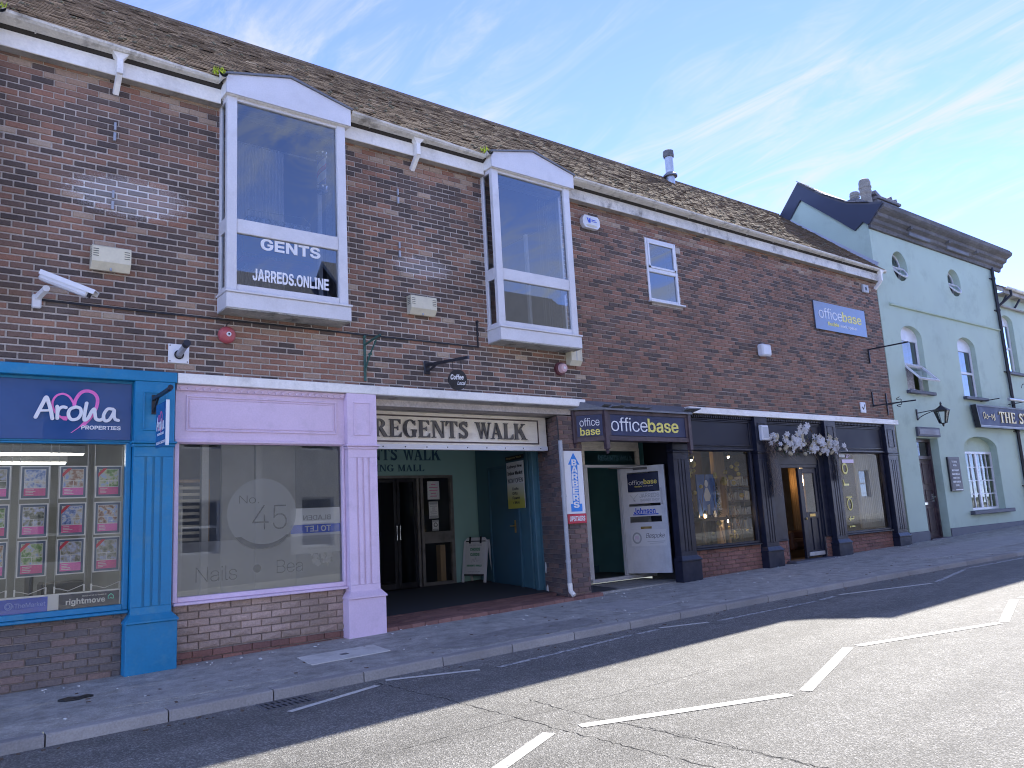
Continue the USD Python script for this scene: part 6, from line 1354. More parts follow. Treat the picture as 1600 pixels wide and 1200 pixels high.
# lilac shop
T = thing('slatted_screen', 'pale wooden slatted screen at the left inside the lilac shop', 'screen'); mb = MB(); mb.box(3.13, 3.17, .58, .61, 1.36, 2.12); mb.box(2.74, 2.77, .58, .61, 1.36, 2.12); mb.box(2.77, 3.13, .58, .61, 2.085, 2.12); mb.build('frame', K['wood'], T)
K['pale_slat'] = mat('pale_slat', (.62, .57, .45), .6)
for k in range(9): mb = MB(); mb.box(2.77, 3.13, .585, .60, 1.385+k*.077, 1.42+k*.077); mb.build('slat', K['pale_slat'], T)
T = thing('to_let_board', 'white TO LET board with blue band stuck inside the lilac window', 'letting board')
mb = MB(); mb.quad((3.985, .05, 1.15), (4.65, .05, 1.15), (4.65, .05, 1.71), (3.985, .05, 1.71)); tb = mb.build('board', K['board_back'], T)
mb = MB(); mb.box(3.985, 4.65, .0465, .0485, 1.40, 1.505); mb.build('blue_band', K['royal'], tb)
flip = lambda sh, x0, x1, z0, z1: fit(affinity.scale(sh, -1, 1), x0, x1, z0, z1)
mb = MB(); mb.poly_xz(flip(text_shape('TO LET', 700), 4.17, 4.52, 1.415, 1.49), .0445, .0463); mb.build('lettering', K['paper'], tb)
mb = MB(); mb.poly_xz(unary_union([flip(text_shape('BLADEN', 600), 4.15, 4.52, 1.56, 1.62), flip(text_shape('01594 840100', 600), 4.13, 4.56, 1.295, 1.335), flip(text_shape('bladen.co.uk', 500), 4.2, 4.5, 1.2, 1.225)]), .0465, .0485); mb.build('lettering', K['grey_plastic'], tb)
T = thing('flower_bunch', 'bunch of white flowers with dark leaves lying in the lilac window', 'flowers'); r = random.Random(18); mb = MB(); lb = MB()
for k in range(26):
    c = np.array((r.uniform(4.3, 4.66), r.uniform(.12, .22), r.uniform(1.02, 1.24)))
    for q in range(5): a = q*1.256+k; e = np.array((math.cos(a), -.4, math.sin(a)))*.045; f = np.array((-math.sin(a), 0, math.cos(a)))*.02; mb.add([c, c+e*.6-f, c+e, c+e*.6+f], [(0, 1, 2), (0, 2, 3)])
    a = r.uniform(0, 6.28); e = np.array((math.cos(a), -.3, math.sin(a)))*.09; f = np.array((-math.sin(a), 0, math.cos(a)))*.02; lb.add([c, c+e*.5-f, c+e, c+e*.5+f], [(0, 1, 2), (0, 2, 3)])
mb.build('blooms', K['petal'], T, kind='stuff'); lb.build('leaves', K['leaf'], T, kind='stuff')
# dark shop window display
T = thing('gift_shelves', 'shelves of pale gift boxes and books in the dark shop window', 'shelving'); mb = MB()
for z in (.95, 1.24, 1.55, 1.86): mb.box(14.05, 15.1, 1.3, 1.62, z, z+.03)
mb.box(14.02, 14.05, 1.3, 1.62, .4, 2.1); mb.box(15.1, 15.13, 1.3, 1.62, .4, 2.1); sh_ = mb.build('frame', K['dark_wood'], T); r = random.Random(44)
cols_ = [K['paper'], K['room_white'], K['grey_plastic'], K['patterned_cloth'], K['sign_cream']]
for z in (.95, 1.24, 1.55, 1.86):
    x = 14.08
    while x < 15.04: w = r.uniform(.03, .09); mb = MB(); mb.box(x, x+w, 1.32, 1.5, z+.032, z+.032+r.uniform(.12, .22), .003); mb.build('gift_box', r.choice(cols_), sh_); x += w+r.uniform(.004, .03)
T = thing('framed_picture', 'blue picture of a pale figure leaning in the dark shop window', 'picture'); mb = MB(); mb.box(12.42, 12.98, .60, .63, 1.3, 2.1, .004); p_ = mb.build('canvas', mat('picture_blue', (.05, .11, .34), .5, .3, 4), T)
mb = MB(); mb.poly_xz(unary_union([affinity.translate(unary_union([ell(12.22, 1.92, .05, .07), Polygon([(12.12, 1.68), (12.19, 1.84), (12.25, 1.84), (12.33, 1.68), (12.28, 1.58), (12.16, 1.58)]), Polygon([(12.2, 1.5), (12.28, 1.52), (12.26, 1.32), (12.2, 1.32)])]), .48, 0)]), .594, .5995); mb.build('figure', mat('pale_figure', (.5, .52, .58), .6), p_)
T = thing('timber_post', 'pale timber post standing between picture and shelves in the dark shop window', 'post'); mb = MB(); mb.box(13.45, 13.8, .95, 1.05, .35, 2.85, .005); mb.build('post', K['wood'], T)
T = thing('window_table', 'dark side table of small gifts standing in the dark shop window', 'table'); mb = MB(); mb.box(12.2, 13.05, .35, .8, 1.2, 1.26, .01); mb.build('top', K['dark_wood'], T)
for x in (12.25, 12.95): mb = MB(); mb.box(x, x+.05, .4, .45, .35, 1.2); mb.build('leg', K['dark_wood'], T)
for k in range(9): mb = MB(); x = 12.26+k*.085; mb.lathe([(0, 1.262), (.03, 1.265), (.035, 1.32), (.02, 1.36), (.022, 1.39), (0, 1.39)], (x, .5+.1*(k % 3), 0), n=10); mb.build('jar', r.choice([K['bronze'], K['black'], K['paper']]), T, smooth=40)
T = thing('flower_display', 'yellow dried flowers on twisting twigs in the dark shop window', 'dried flowers'); mb = MB(); tw = MB()
for k in range(34):
    c = np.array((r.choice([r.uniform(11.75, 12.1), r.uniform(12.8, 13.7), r.uniform(11.8, 13.6)]), r.uniform(.2, .6), r.choice([r.uniform(1.9, 2.3), r.uniform(.85, 1.15), r.uniform(1.4, 2.2)])))
    m_ = trimesh.creation.icosphere(1, r.uniform(.025, .06)); mb.add(m_.vertices*(1+.2*nrng.random((len(m_.vertices), 1)))+c, m_.faces)
for k in range(14): p0 = np.array((r.uniform(11.8, 13.5), r.uniform(.2, .5), .8)); p1 = p0+np.array((r.uniform(-.4, .4), r.uniform(-.05, .2), r.uniform(.7, 1.5))); tw.tube([p0, (p0+p1)/2+np.array((r.uniform(-.15, .15), 0, 0)), p1], .006, 5)
mb.build('blooms', K['yellow_flower'], T, kind='stuff'); tw.build('twig', K['dark_wood'], T, kind='stuff')
T = thing('potted_fir', 'small dark potted fir in the dark shop window', 'plant'); mb = MB(); r = random.Random(61)
for k in range(260): h = r.random(); a = r.uniform(0, 6.28); rad = .16*(1-h)+.02; c = np.array((13.2, .75, 1.3+h*.65)); e = np.array((math.cos(a), math.sin(a), -.3))*rad; f = np.array((-math.sin(a), math.cos(a), 0))*.012; mb.add([c-f, c+f, c+e], [(0, 1, 2)])
mb.build('foliage', K['leaf'], T, kind='stuff'); mb = MB(); mb.lathe([(0, 1.05), (.07, 1.05), (.09, 1.26), (0, 1.26)], (13.2, .75, 0), n=14); mb.build('pot', K['clay'], T, smooth=40)
for i, (x, y, z) in enumerate(((13.12, .5, 1.18), (12.4, .45, 1.30))):
    T = thing('candle_lantern', ['small glowing lantern hanging right of the window table', 'tiny glowing light among the gifts on the window table'][i], 'lantern'); mb = MB(); mb.box(x-.014, x+.014, y-.014, y+.014, z-.03, z+.03, .004); mb.build('flame_box', K['bulb'], T); mb = MB(); mb.lathe([(0, z+.12), (.02, z+.08), (.035, z+.045), (0, z+.045)], (x, y, 0), n=10); mb.build('cap', K['black'], T)
for i, (x, y, z) in enumerate(((13.3, 1.4, 2.44), (13.95, 1.2, 2.58), (15.6, 2.2, 2.6))):
    T = thing('spot_lamp', ['warm spot lamp', 'warm ceiling spot', 'small ceiling spot'][i]+' glowing inside the dark shop '+['at the left', 'above the shelves', 'at the back'][i], 'lamp'); mb = MB(); m_ = trimesh.creation.icosphere(1, .026); mb.add(m_.vertices+np.array((x, y, z)), m_.faces); mb.build('bulb', K['bulb'], T, smooth=True); mb = MB(); mb.lathe([(0, z+.13), (.05, z+.1), (.055, z+.03)], (x, y, 0), n=12); mb.build('shade', K['black'], T)
T = thing('ochre_curtain', 'ochre curtain lit by a lamp inside the dark shop doorway', 'curtain'); mb = MB(); xs_ = np.linspace(16.6, 17.2, 50); V = []
for i, x in enumerate(xs_): V += [(x+.3, 1.5+.03*math.sin(i*1.1), .4), (x+.3, 1.5+.03*math.sin(i*1.1), 2.3)]
mb.add(V, [(2*i, 2*i+2, 2*i+3, 2*i+1) for i in range(len(xs_)-1)]); mb.build('cloth', K['curtain_warm'], T, smooth=True)
T = thing('wall_lamp', 'glowing wall lamp beside the ochre curtain in the shop doorway', 'lamp'); mb = MB(); mb.box(16.86, 16.93, 1.15, 1.22, 1.85, 2.08, .01); mb.build('shade', lamp_mat('lamp_shade', (1., .66, .32), 7.), T)
T = thing('leather_armchair', 'brown leather armchair inside the dark shop doorway', 'armchair'); mb = MB(); mb.box(15.65, 16.25, .7, 1.25, .45, .68, .06); mb.build('seat', K['leather'], T); mb = MB(); mb.box(15.65, 16.25, 1.2, 1.36, .6, 1.15, .06); mb.build('backrest', K['leather'], T)
for a in (15.55, 16.23): mb = MB(); mb.box(a, a+.12, .7, 1.3, .45, .85, .04); mb.build('armrest', K['leather'], T)
T = thing('window_curtain', 'pale sheer curtain at the right of the pale lettered window', 'curtain'); mb = MB(); xs_ = np.linspace(18.0, 19.05, 90); V = []
for i, x in enumerate(xs_): V += [(x, .45+.04*math.sin(i*.9), .8), (x, .45+.04*math.sin(i*.9), 2.5)]
mb.add(V, [(2*i, 2*i+2, 2*i+3, 2*i+1) for i in range(len(xs_)-1)]); mb.build('cloth', K['room_white'], T, smooth=True)
# A-board
AB = thing('pavement_board', 'white framed A board reading CHOICE CARDS standing in the arcade', 'A board')
c0 = np.array([8.735, 2.97, arc_z(8.73, 2.97)]); tn = np.array([.15, .04, .98]); tn /= np.linalg.norm(tn); sx_v = np.array([.27, -.96, 0]); sx_v -= tn*np.dot(sx_v, tn); sx_v /= np.linalg.norm(sx_v); nn = np.cross(sx_v, tn)
W2, H2 = .285, .82
fr = Polygon([(-W2, 0), (W2, 0), (W2, H2-.08), (W2-.08, H2), (-W2+.08, H2), (-W2, H2-.08)])
mb = MB(); mb.frame_poly(fr.difference(sbox(-W2+.045, -.1, W2-.045, .14)).difference(sbox(-W2+.045, .14, W2-.045, H2-.06).buffer(.0)), .03, c0, sx_v, tn); f_a = mb.build('frame', K['white'], AB)
mb = MB(); mb.frame_poly(sbox(-W2+.04, .12, W2-.04, H2-.05), .016, c0+nn*.006, sx_v, tn); mb.build('seal', K['black'], AB)
mb = MB(); mb.frame_poly(sbox(-W2+.06, .16, W2-.06, H2-.09).buffer(.012), .004, c0+nn*.0225, sx_v, tn); pb_ = mb.build('poster', K['paper'], AB)
def at_(sh, mt, name='lettering'): mb = MB(); mb.frame_poly(sh, .002, c0+nn*.027, sx_v, tn); mb.build(name, K[mt], pb_)
at_(unary_union([fit(text_shape('CHOICE', 900), -.12, .12, .575, .63), fit(text_shape('CARDS', 900), -.11, .11, .48, .535), fit(text_shape('REGENTS WALK', 900), -.18, .18, .285, .32)]), 'green_print')
at_(unary_union([fit(text_shape('For Your Cards', 400, .3), -.15, .16, .665, .695), fit(text_shape('greetings and gifts', 500), -.15, .15, .18, .20), stroke([(-.08, .36), (-.04, .42), (0, .37), (.02, .45), (.05, .38), (.09, .40)], .008)]), 'grey_plastic')
mb = MB(); mb.frame_poly(sbox(-W2, 0, -W2+.04, H2*.95).union(sbox(W2-.04, 0, W2, H2*.95)), .025, c0+np.array([.27, .08, 0]), sx_v, np.array([-tn[0], -tn[1], tn[2]])/np.linalg.norm(tn)); mb.build('rear_leg', K['white'], AB)
for s_ in (-.13, .13): mb = MB(); mb.frame_poly(sbox(s_-.018, H2-.11, s_+.018, H2+.015), .012, c0+nn*.03, sx_v, tn); mb.build('clip', K['black'], AB)

# ---------------------------------------------------------------- the pale green pub
GBD = thing('green_pub', 'tall pale green rendered pub with round attic windows and dark cornice', 'building')
GX0, GX1 = 19.30, 26.55
def arch(x0, x1, zb, zs, zt, n=14):
    t = np.linspace(0, math.pi, n); return Polygon([(x0, zb), (x1, zb)]+[((x0+x1)/2+(x1-x0)/2*math.cos(a), zs+(zt-zs)*math.sin(a)) for a in t])
OW = [arch(20.20, 21.32, 4.10, 5.53, 5.82), arch(23.38, 24.52, 4.10, 5.53, 5.82)]
ODR = sbox(20.25, .2, 21.40, 2.90)
OG = arch(22.86, 24.95, 1.0, 2.69, 3.0)
OR = [ell(20.67, 7.42, .40, .40), ell(23.81, 7.41, .40, .40)]
face_ = sbox(GX0, -.3, GX1, 8.45).difference(unary_union(OW+[ODR, OG]+OR))
mb = MB(); mb.poly_xz(face_, 0., .24); gw_ = mb.build('wall', K['green_wall'], GBD)
gab = Polygon([(.242, -.3), (3.2, -.3), (3.2, 8.4), (2.5, 9.2), (1.75, 9.75), (.9, 9.05), (.242, 8.7)])
mb = MB(); mb.poly_yz(gab, GX0, GX0+.24); mb.build('gable_wall', K['green_wall'], GBD)
mb = MB(); mb.poly_yz(gab, GX1-.24, GX1); mb.box(GX0+.241, GX1-.241, 3.0, 3.2, -.3, 8.4); mb.build('rear_wall', K['green_trim'], GBD)
mb = MB(); mb.rbox((GX0-.02, 1.15, 8.27), (.03, 3.3, .11), ((1, 0, 0), (0, .766, .643), (0, -.643, .766))); mb.build('lead_flashing', mat('pale_flashing', (.42, .44, .50), .6, .1, 3), GBD)
for a, b in ((GX0, 20.25), (21.40, GX1)): mb = MB(); mb.box(a+.0, b, -.025, -.001, -.2, .615, .004); mb.build('plinth', K['plinth'], GBD)
mb = MB(); mb.poly_yz(Polygon([(-.001, 6.26), (-.05, 6.27), (-.055, 6.30), (-.001, 6.335)]), 19.82, GX1-.05); mb.build('string_course', K['green_trim'], GBD)
# cornice and roof
cp = [(-.001, 8.20), (-.06, 8.21), (-.08, 8.30), (-.15, 8.34), (-.17, 8.42), (-.27, 8.47), (-.29, 8.55), (-.40, 8.60), (-.45, 8.64), (-.47, 8.72), (-.43, 8.76), (-.001, 8.90)]
mb = MB(); mb.poly_yz(Polygon(cp), GX0-.02, 27.12); mb.build('cornice', K['cornice'], GBD)
mb = MB(); r = random.Random(8)
for x in (21.0, 23.2, 25.0): mb.box(x-.05, x+.05, -.30, -.1, 8.40, 8.49, .01)
mb.build('cornice_block', K['cornice'], GBD, kind='stuff'); K['cornice_pale'] = mat('cornice_pale', (.16, .165, .18), .7, .3, 3)
for a, b in ((21.1, 22.3), (23.3, 24.7)): mb = MB(); mb.box(a, b, -.165, -.10, 8.30, 8.40, .01); mb.build('cornice_panel', K['cornice_pale'], GBD)
rp_ = [(-.46, 8.76), (-.1, 8.84), (.45, 9.05), (1.1, 9.50), (1.76, 10.10), (2.6, 9.15), (3.6, 8.0)]
low = [(y, z-.06) for y, z in rp_]
mb = MB(); mb.poly_yz(Polygon(rp_+low[::-1]), GX0-.06, 27.0); rf = mb.build('roof', mat('slate_roof', (.08, .08, .09), .7, .3, 3), GBD)
bt = [(-.44, 8.70), (-.1, 8.79), (.45, 8.99), (1.1, 9.44), (1.76, 10.04), (2.52, 9.18)]
bb = [(2.20, 9.06), (1.74, 9.58), (1.1, 8.98), (.7, 8.60), (.34, 8.24), (.10, 8.40), (.0, 8.30), (-.05, 8.30)]
mb = MB(); mb.poly_yz(Polygon(bt+bb), GX0-.075, GX0-.005); mb.build('bargeboard', K['barge'], GBD)
for seg, n in (((1, 2), 2), ((2, 3), 4), ((3, 4), 5)):
    a, b = np.array(rp_[seg[0]]), np.array(rp_[seg[1]])
    for k in range(n):
        p0, p1 = a+(b-a)*k/n, a+(b-a)*(k+1.12)/n; d = (p1-p0)/np.linalg.norm(p1-p0); nn_ = np.array([-d[1], d[0]]); nn_ = nn_ if nn_[1] > 0 else -nn_
        mb = MB()
        V = [(x, *(q+nn_*h)) for x in (GX0-.11, GX0+.25) for q in (p0, p1) for h in (.004+(.012 if q is p0 else 0), .020+(.012 if q is p0 else 0))]
        mb.add(V, BOX_F, r.uniform(.5, 1)); mb.build('slate', K['slate'], rf, tone=True)
# chimney
CH = MB(); CH.box(21.75, 22.99, 1.45, 2.15, 9.0, 10.1, .02); CH.box(23.0, 24.25, 1.45, 2.15, 9.0, 10.42, .02); CH.box(22.95, 24.32, 1.38, 2.22, 10.31, 10.40, .015); ch = CH.build('chimney', K['stack'], rf)
mb = MB(); [mb.rbox((x, 1.75, 10.46), (.6, .45, .12), ((.93, 0, s), (0, 1, 0), (-s, 0, .93))) for x, s in ((23.35, -.4), (23.8, .4), (24.1, .3))]; mb.build('flaunching', K['stack'], ch)
for x, s, h in ((21.98, .13, 10.36), (22.66, .165, 10.92)):
    b0 = 9.95; H_ = h-b0
    mb = MB(); mb.lathe([(0, b0), (s*1.05, b0), (s*.88, b0+H_*.45), (s*.95, b0+H_*.5), (s*1.08, b0+H_*.52), (s*1.08, b0+H_*.58), (s*.98, b0+H_*.6), (s*1.0, b0+H_*.68), (s*1.1, b0+H_*.69), (s*1.1, b0+H_*.74), (s, b0+H_*.76), (s*1.02, b0+H_*.88), (s*.85, b0+H_*.96), (s*.5, h), (0, h)], (x, 1.62, 0), n=22); mb.build('chimney_pot', K['clay'], ch, smooth=35)
# round windows with the lower half tipped out
for x, z in ((20.67, 7.42), (23.81, 7.41)):
    c = ell(x, z, .395, .395); rg = c.difference(ell(x, z, .345, .345))
    mb = MB(); mb.poly_xz(rg, .17, .22); mb.poly_xz(c.intersection(sbox(x-1, z-.025, x+1, z+.025)), .16, .2201); w = mb.build('round_window', K['upvc'], GBD)
    sheet_xz(ell(x, z, .345, .345).intersection(sbox(x-1, z+.02, x+1, z+1)), .19, 'pane', 'glass_sky', w)
    half = ell(0, 0, .37, .37).intersection(sbox(-1, -1, 1, -.0)); tl = math.radians(32)
    ay = np.array([0, math.sin(tl), math.cos(tl)])
    mb = MB(); mb.frame_poly(half.difference(half.buffer(-.045)), .03, (x, .10, z-.02), (1, 0, 0), ay); lf_ = mb.build('tilted_sash', K['upvc'], w)
    V, F = trimesh.creation.triangulate_polygon(half.buffer(-.04), engine='earcut'); V = np.array(V); mb = MB(); P3 = np.array((x, .085, z-.02))+V[:, :1]*np.array([1, 0, 0])+V[:, 1:2]*ay; mb.add(P3, np.array(F)); mb.build('pane', K['glass_sky'], lf_)
    mb = MB(); mb.poly_xz(c, .225, .235); mb.build('dark_behind', K['room_dark'], w)
# arched sash windows
def sash(op, x0, x1, zb, zs, zt, y, parent, opened=False):
    mb = MB(); q = .065
    inn = arch(x0+q, x1-q, zb+q, zs-.02, zt-q)
    mb.poly_xz(arch(x0, x1, zb, zs, zt).difference(inn.intersection(sbox(x0, zb, x1, zs-.09))), y, y+.07); mz = zb+(zs-zb)*.5
    mb.box(x0+q, x1-q, y+.003, y+.067, mz-.035, mz+.035, .004); w = mb.build('sash_window', K['upvc'], parent)
    mb = MB(); q2 = .05
    for a in ((x0+q, x0+q+q2, mz+.035, zs-.09), (x1-q-q2, x1-q, mz+.035, zs-.09)): mb.box(a[0], a[1], y-.012, y+.02, a[2], a[3], .004)
    if not opened:
        for a in ((x0+q, x0+q+q2, zb+q, mz-.035), (x1-q-q2, x1-q, zb+q, mz-.035)): mb.box(a[0], a[1], y-.012, y+.02, a[2], a[3], .004)
    mb.build('sash_stile', K['upvc'], w)
    pane(x0+q, x1-q, mz+.03, zs-.088, y+.03, w, 'glass_sky')
    if not opened: pane(x0+q, x1-q, zb+q, mz-.03, y+.03, w, 'glass_sky')
    mb = MB(); mb.quad((x0, y+.12, zb), (x0+(x1-x0)*(.62 if not opened else .7), y+.12, zb+.0), (x0+(x1-x0)*(.62 if not opened else .7), y+.12, zt), (x0, y+.12, zt)); mb.build('net_curtain', K['net'], w)
    mb = MB(); mb.box(x0-.05, x1+.05, y+.5, y+.52, zb-.1, zt+.1); mb.build('dark_behind', K['room_dark'], w)
    mb = MB(); mb.box(x0-.10, x1+.19, -.10, .10, zb-.085, zb-.002, .012); mb.build('sill', K['plinth'], w)
    return w, mz
wa, mz = sash(OW[0], 20.20, 21.32, 4.10, 5.53, 5.82, .13, GBD, True)
hz = 4.79; q0 = np.array((20.24, .10, hz)); dn_ = np.array([0, -.66, -.75]); dn_ /= np.linalg.norm(dn_)
mb = MB(); Wd, Hd = 1.04, .62
mb.frame_poly(sbox(0, -Hd, Wd, 0).difference(sbox(.06, -Hd+.06, Wd-.06, -.06)), .04, q0, (1, 0, 0), -dn_); fl_ = mb.build('open_sash', K['upvc'], wa)
mb = MB(); mb.add([q0+np.array([.05, 0, 0])+dn_*.05, q0+np.array([Wd-.05, 0, 0])+dn_*.05, q0+np.array([Wd-.05, 0, 0])+dn_*(Hd-.05), q0+np.array([.05, 0, 0])+dn_*(Hd-.05)], [(0, 2, 1), (0, 3, 2)]); mb.build('pane', K['glass_sky'], fl_)
mb = MB(); mb.box(20.27, 21.0, .2, .21, 4.12, 4.76); mb.build('patterned_curtain', K['patterned_cloth'], wa)
mb = MB(); mb.rbox((20.75, .05, 4.06), (.7, .22, .1), ((.99, 0, -.1), (0, 1, 0), (.1, 0, .99)), c=.03); mb.build('rag_on_sill', K['room_white'], wa)
sash(OW[1], 23.38, 24.52, 4.10, 5.53, 5.82, .13, GBD)
# door
mb = MB(); mb.box(20.25, 20.32, .2, .3, .40, 2.9, .004); mb.box(21.33, 21.40, .2, .3, .40, 2.9, .004); mb.box(20.32, 21.33, .2, .3, 2.82, 2.9, .004); mb.box(20.32, 21.33, .2, .3, 2.38, 2.47, .004); mb.box(20.25, 21.4, -.06, .3, .2, .41, .01)
dr_ = mb.build('door', K['aubergine'], GBD); pane(20.32, 21.33, 2.47, 2.82, .25, dr_)
mb = MB(); mb.box(20.32, 21.33, .25, .29, .41, 2.38); lf2 = mb.build('door_leaf', K['aubergine'], dr_)
mb = MB()
for a, b in ((20.40, 20.78), (20.87, 21.25)):
    for z0, z1 in ((.55, 1.15), (1.35, 1.62), (1.75, 2.28)):
        for q in ((a, b, z0, z0+.02), (a, b, z1-.02, z1), (a, a+.02, z0+.02, z1-.02), (b-.02, b, z0+.02, z1-.02)): mb.box(q[0], q[1], .235, .2495, q[2], q[3], .003)
mb.build('panel_moulding', K['aubergine'], dr_); mb = MB(); mb.box(20.75, 20.92, .24, .2495, 1.23, 1.29); mb.box(21.22, 21.28, .235, .2495, 1.3, 1.5); mb.tube([(21.25, .24, 1.42), (21.25, .19, 1.42), (21.14, .19, 1.42)], .012, 7); mb.box(21.23, 21.27, .24, .2495, 1.95, 2.02); mb.build('handle', K['chrome'], dr_)
mb = MB(); mb.box(20.3, 21.35, .31, .33, 2.4, 2.9); mb.build('dark_behind', K['room_dark'], dr_)
mb = MB(); mb.box(20.28, 21.47, -.06, -.001, 2.93, 3.17, .008); hp_ = mb.build('name_plate', K['plinth'], GBD); mb = MB(); mb.box(20.34, 21.41, -.068, -.061, 2.975, 3.125, .003); mb.build('plate_field', K['aubergine'], hp_)
# ground floor window, many panes
mb = MB(); mb.poly_xz(arch(22.86, 24.95, 2.60, 2.69, 3.0), .18, .24); mb.build('tympanum', K['green_trim'], GBD)
x0, x1, z0, z1 = 22.86, 24.95, 1.0, 2.60; mb = MB(); q = .07
for a in ((x0, x0+q, z0, z1), (x1-q, x1, z0, z1), (x0+q, x1-q, z0, z0+q), (x0+q, x1-q, z1-q, z1), ((x0+x1)/2-.055, (x0+x1)/2+.055, z0+q, z1-q)): mb.box(a[0], a[1], .17, .235, a[2], a[3], .006)
pw = mb.build('pub_window', K['upvc'], GBD)
cols2 = []
for a, b in ((x0+q, (x0+x1)/2-.055), ((x0+x1)/2+.055, x1-q)):
    for k in (1, 2): xx_ = a+(b-a)*k/3; mb = MB(); mb.box(xx_-.014, xx_+.014, .185, .225, z0+q, z1-q); mb.build('glazing_bar', K['upvc'], pw)
    cols2 += [(a+(b-a)*k/3, a+(b-a)*(k+1)/3) for k in range(3)]
for k in (1, 2, 3): zz_ = z0+q+(z1-z0-2*q)*k/4; mb = MB(); mb.box(x0+q, x1-q, .19, .22, zz_-.014, zz_+.014); mb.build('glazing_bar', K['upvc'], pw)
for a, b in cols2:
    for k in range(4):
        za, zb_ = z0+q+(z1-z0-2*q)*k/4, z0+q+(z1-z0-2*q)*(k+1)/4; t_ = r.uniform(-.004, .004); mb = MB(); mb.quad((a, .205, za), (b, .205+t_, za), (b, .205+t_+r.uniform(-.003, .003), zb_), (a, .205, zb_)); mb.build('pane', K['glass'], pw)
mb = MB(); mb.box(22.68, 25.28, -.12, .16, .90, .998, .012); mb.build('sill', K['plinth'], pw)
mb = MB(); mb.box(22.7, 25.1, 1.6, 1.63, .6, 3.0); mb.build('dark_behind', K['room_dark'], pw)
# wing beyond
WG = thing('green_wing', 'lower green wing of the pub beyond the black downpipe', 'building')
OW3 = arch(26.66, 27.56, 5.02, 6.62, 6.83)
mb = MB(); mb.poly_xz(sbox(26.56, -.3, 34, 7.45).difference(OW3), .0, .24); mb.build('wall', K['green_wall'], WG)
sash(OW3, 26.66, 27.56, 5.02, 6.62, 6.83, .13, WG)
mb = MB(); mb.box(26.57, 34, -.12, -.001, 7.05, 7.09, .01); mb.box(26.56, 34, -.24, -.001, 7.42, 7.46); mb.box(26.56, 34, -.26, -.241, 7.42, 7.60, .004); mb.build('eaves_board', K['soffit'], WG)
mb = MB(); th = np.linspace(math.pi, 2*math.pi, 8); mb.poly_yz(Polygon([(-.32+math.cos(t)*.06, 7.60+math.sin(t)*.07) for t in th]+[(-.32+math.cos(t)*.053, 7.60+math.sin(t)*.062) for t in th[::-1]]), 26.56, 34); mb.build('gutter', K['gutter'], WG)
mb = MB(); mb.poly_yz(Polygon([(-.30, 7.60), (2.5, 9.3), (2.5, 9.22), (-.30, 7.55)]), 26.5, 34); mb.build('roof', mat('wing_tiles', (.16, .11, .09), .85, .3, 6), WG)
for x in (26.9, 27.9): mb = MB(); mb.bar((x, -.02, 7.16), (x, -.2, 7.40), .05); mb.build('eaves_bracket', K['barge'], WG)
mb = MB(); mb.box(26.57, 34, -.025, -.001, -.1, .62, .004); mb.build('plinth', K['plinth'], WG)
mb = MB(); th = np.linspace(0, 4.5, 16); mb.tube([(27.3+.0*t, -.05-.18*t/4.5, 4.55+.12*math.sin(t)) for t in th], .01, 5); mb.build('bracket', K['black'], WG)
BD = thing('black_downpipe', 'long black downpipe at the right corner of the green pub', 'downpipe')
mb = MB(); mb.tube([(26.47, -.06, 8.25), (26.47, -.06, .45)], .048, 12); mb.build('pipe', K['black'], BD, smooth=40)
mb = MB(); mb.tube([(26.85, -.34, 7.52), (26.85, -.34, 7.36), (26.52, -.08, 7.05)], .04, 10); mb.build('branch', K['black'], BD, smooth=40)
for z in (1.6, 3.2, 5.0, 6.9, 7.9): mb = MB(); mb.lathe([(.05, z-.03), (.062, z-.03), (.062, z+.03), (.05, z+.03)], (26.47, -.06, 0), n=12); mb.bar((26.30, -.012, z), (26.45, -.03, z), .03); mb.build('clip', K['black'], BD)
# pub sign
PS = thing('pub_sign', 'long dark blue pub fascia sign with gold THE SWAN lettering', 'sign')
bp_ = Polygon([(23.58, 3.84), (23.70, 3.27), (30.5, 3.27), (30.5, 3.84)])
mb = MB(); mb.poly_xz(bp_, -.17, -.05); bo = mb.build('board', mat('pub_sign_blue', (.02, .028, .085), .5, .1, spec=.25), PS)
mb = MB(); mb.poly_xz(bp_.buffer(.03, join_style=2).difference(bp_.buffer(-.012, join_style=2)), -.185, -.04); mb.build('rim', K['black'], bo)
mb = MB(); mb.box(23.72, 30.4, -.184, -.171, 3.275, 3.30); mb.build('pale_line', K['grey_plastic'], bo)
sw_ = serif_text('THE SWAN'); mb = MB(); mb.poly_xz(fit(sw_, 24.98, 28.0, 3.40, 3.72), -.19, -.171); mb.build('lettering', K['gold'], bo)
orn = unary_union([stroke([(24.0, 3.48), (23.95, 3.62), (24.06, 3.66), (24.08, 3.55), (24.02, 3.5)], .022), stroke([(24.12, 3.5), (24.2, 3.6), (24.24, 3.52), (24.16, 3.48)], .02), stroke([(24.24, 3.56), (24.42, 3.55)], .014), stroke([(24.45, 3.53), (24.5, 3.62), (24.56, 3.55), (24.48, 3.48)], .02), stroke([(24.58, 3.52), (24.66, 3.6), (24.7, 3.5), (24.62, 3.46), (24.68, 3.64)], .022)])
mb = MB(); mb.poly_xz(orn, -.18, -.171); mb.build('ornament', K['gold'], bo)
for x in (24.3, 26.2, 28.0): mb = MB(); mb.bar((x, -.02, 4.0), (x+.05, -.5, 4.02), .025); mb.build('lamp_arm', K['black'], PS)
mb = MB(); mb.tube([(24.9, -.52, 4.02), (29.5, -.52, 4.02)], .045, 10); mb.build('strip_lamp', K['steel'], PS, smooth=40)
LN = thing('wall_lantern', 'old glazed wall lantern on a scrolled bracket above the pub door', 'lantern')
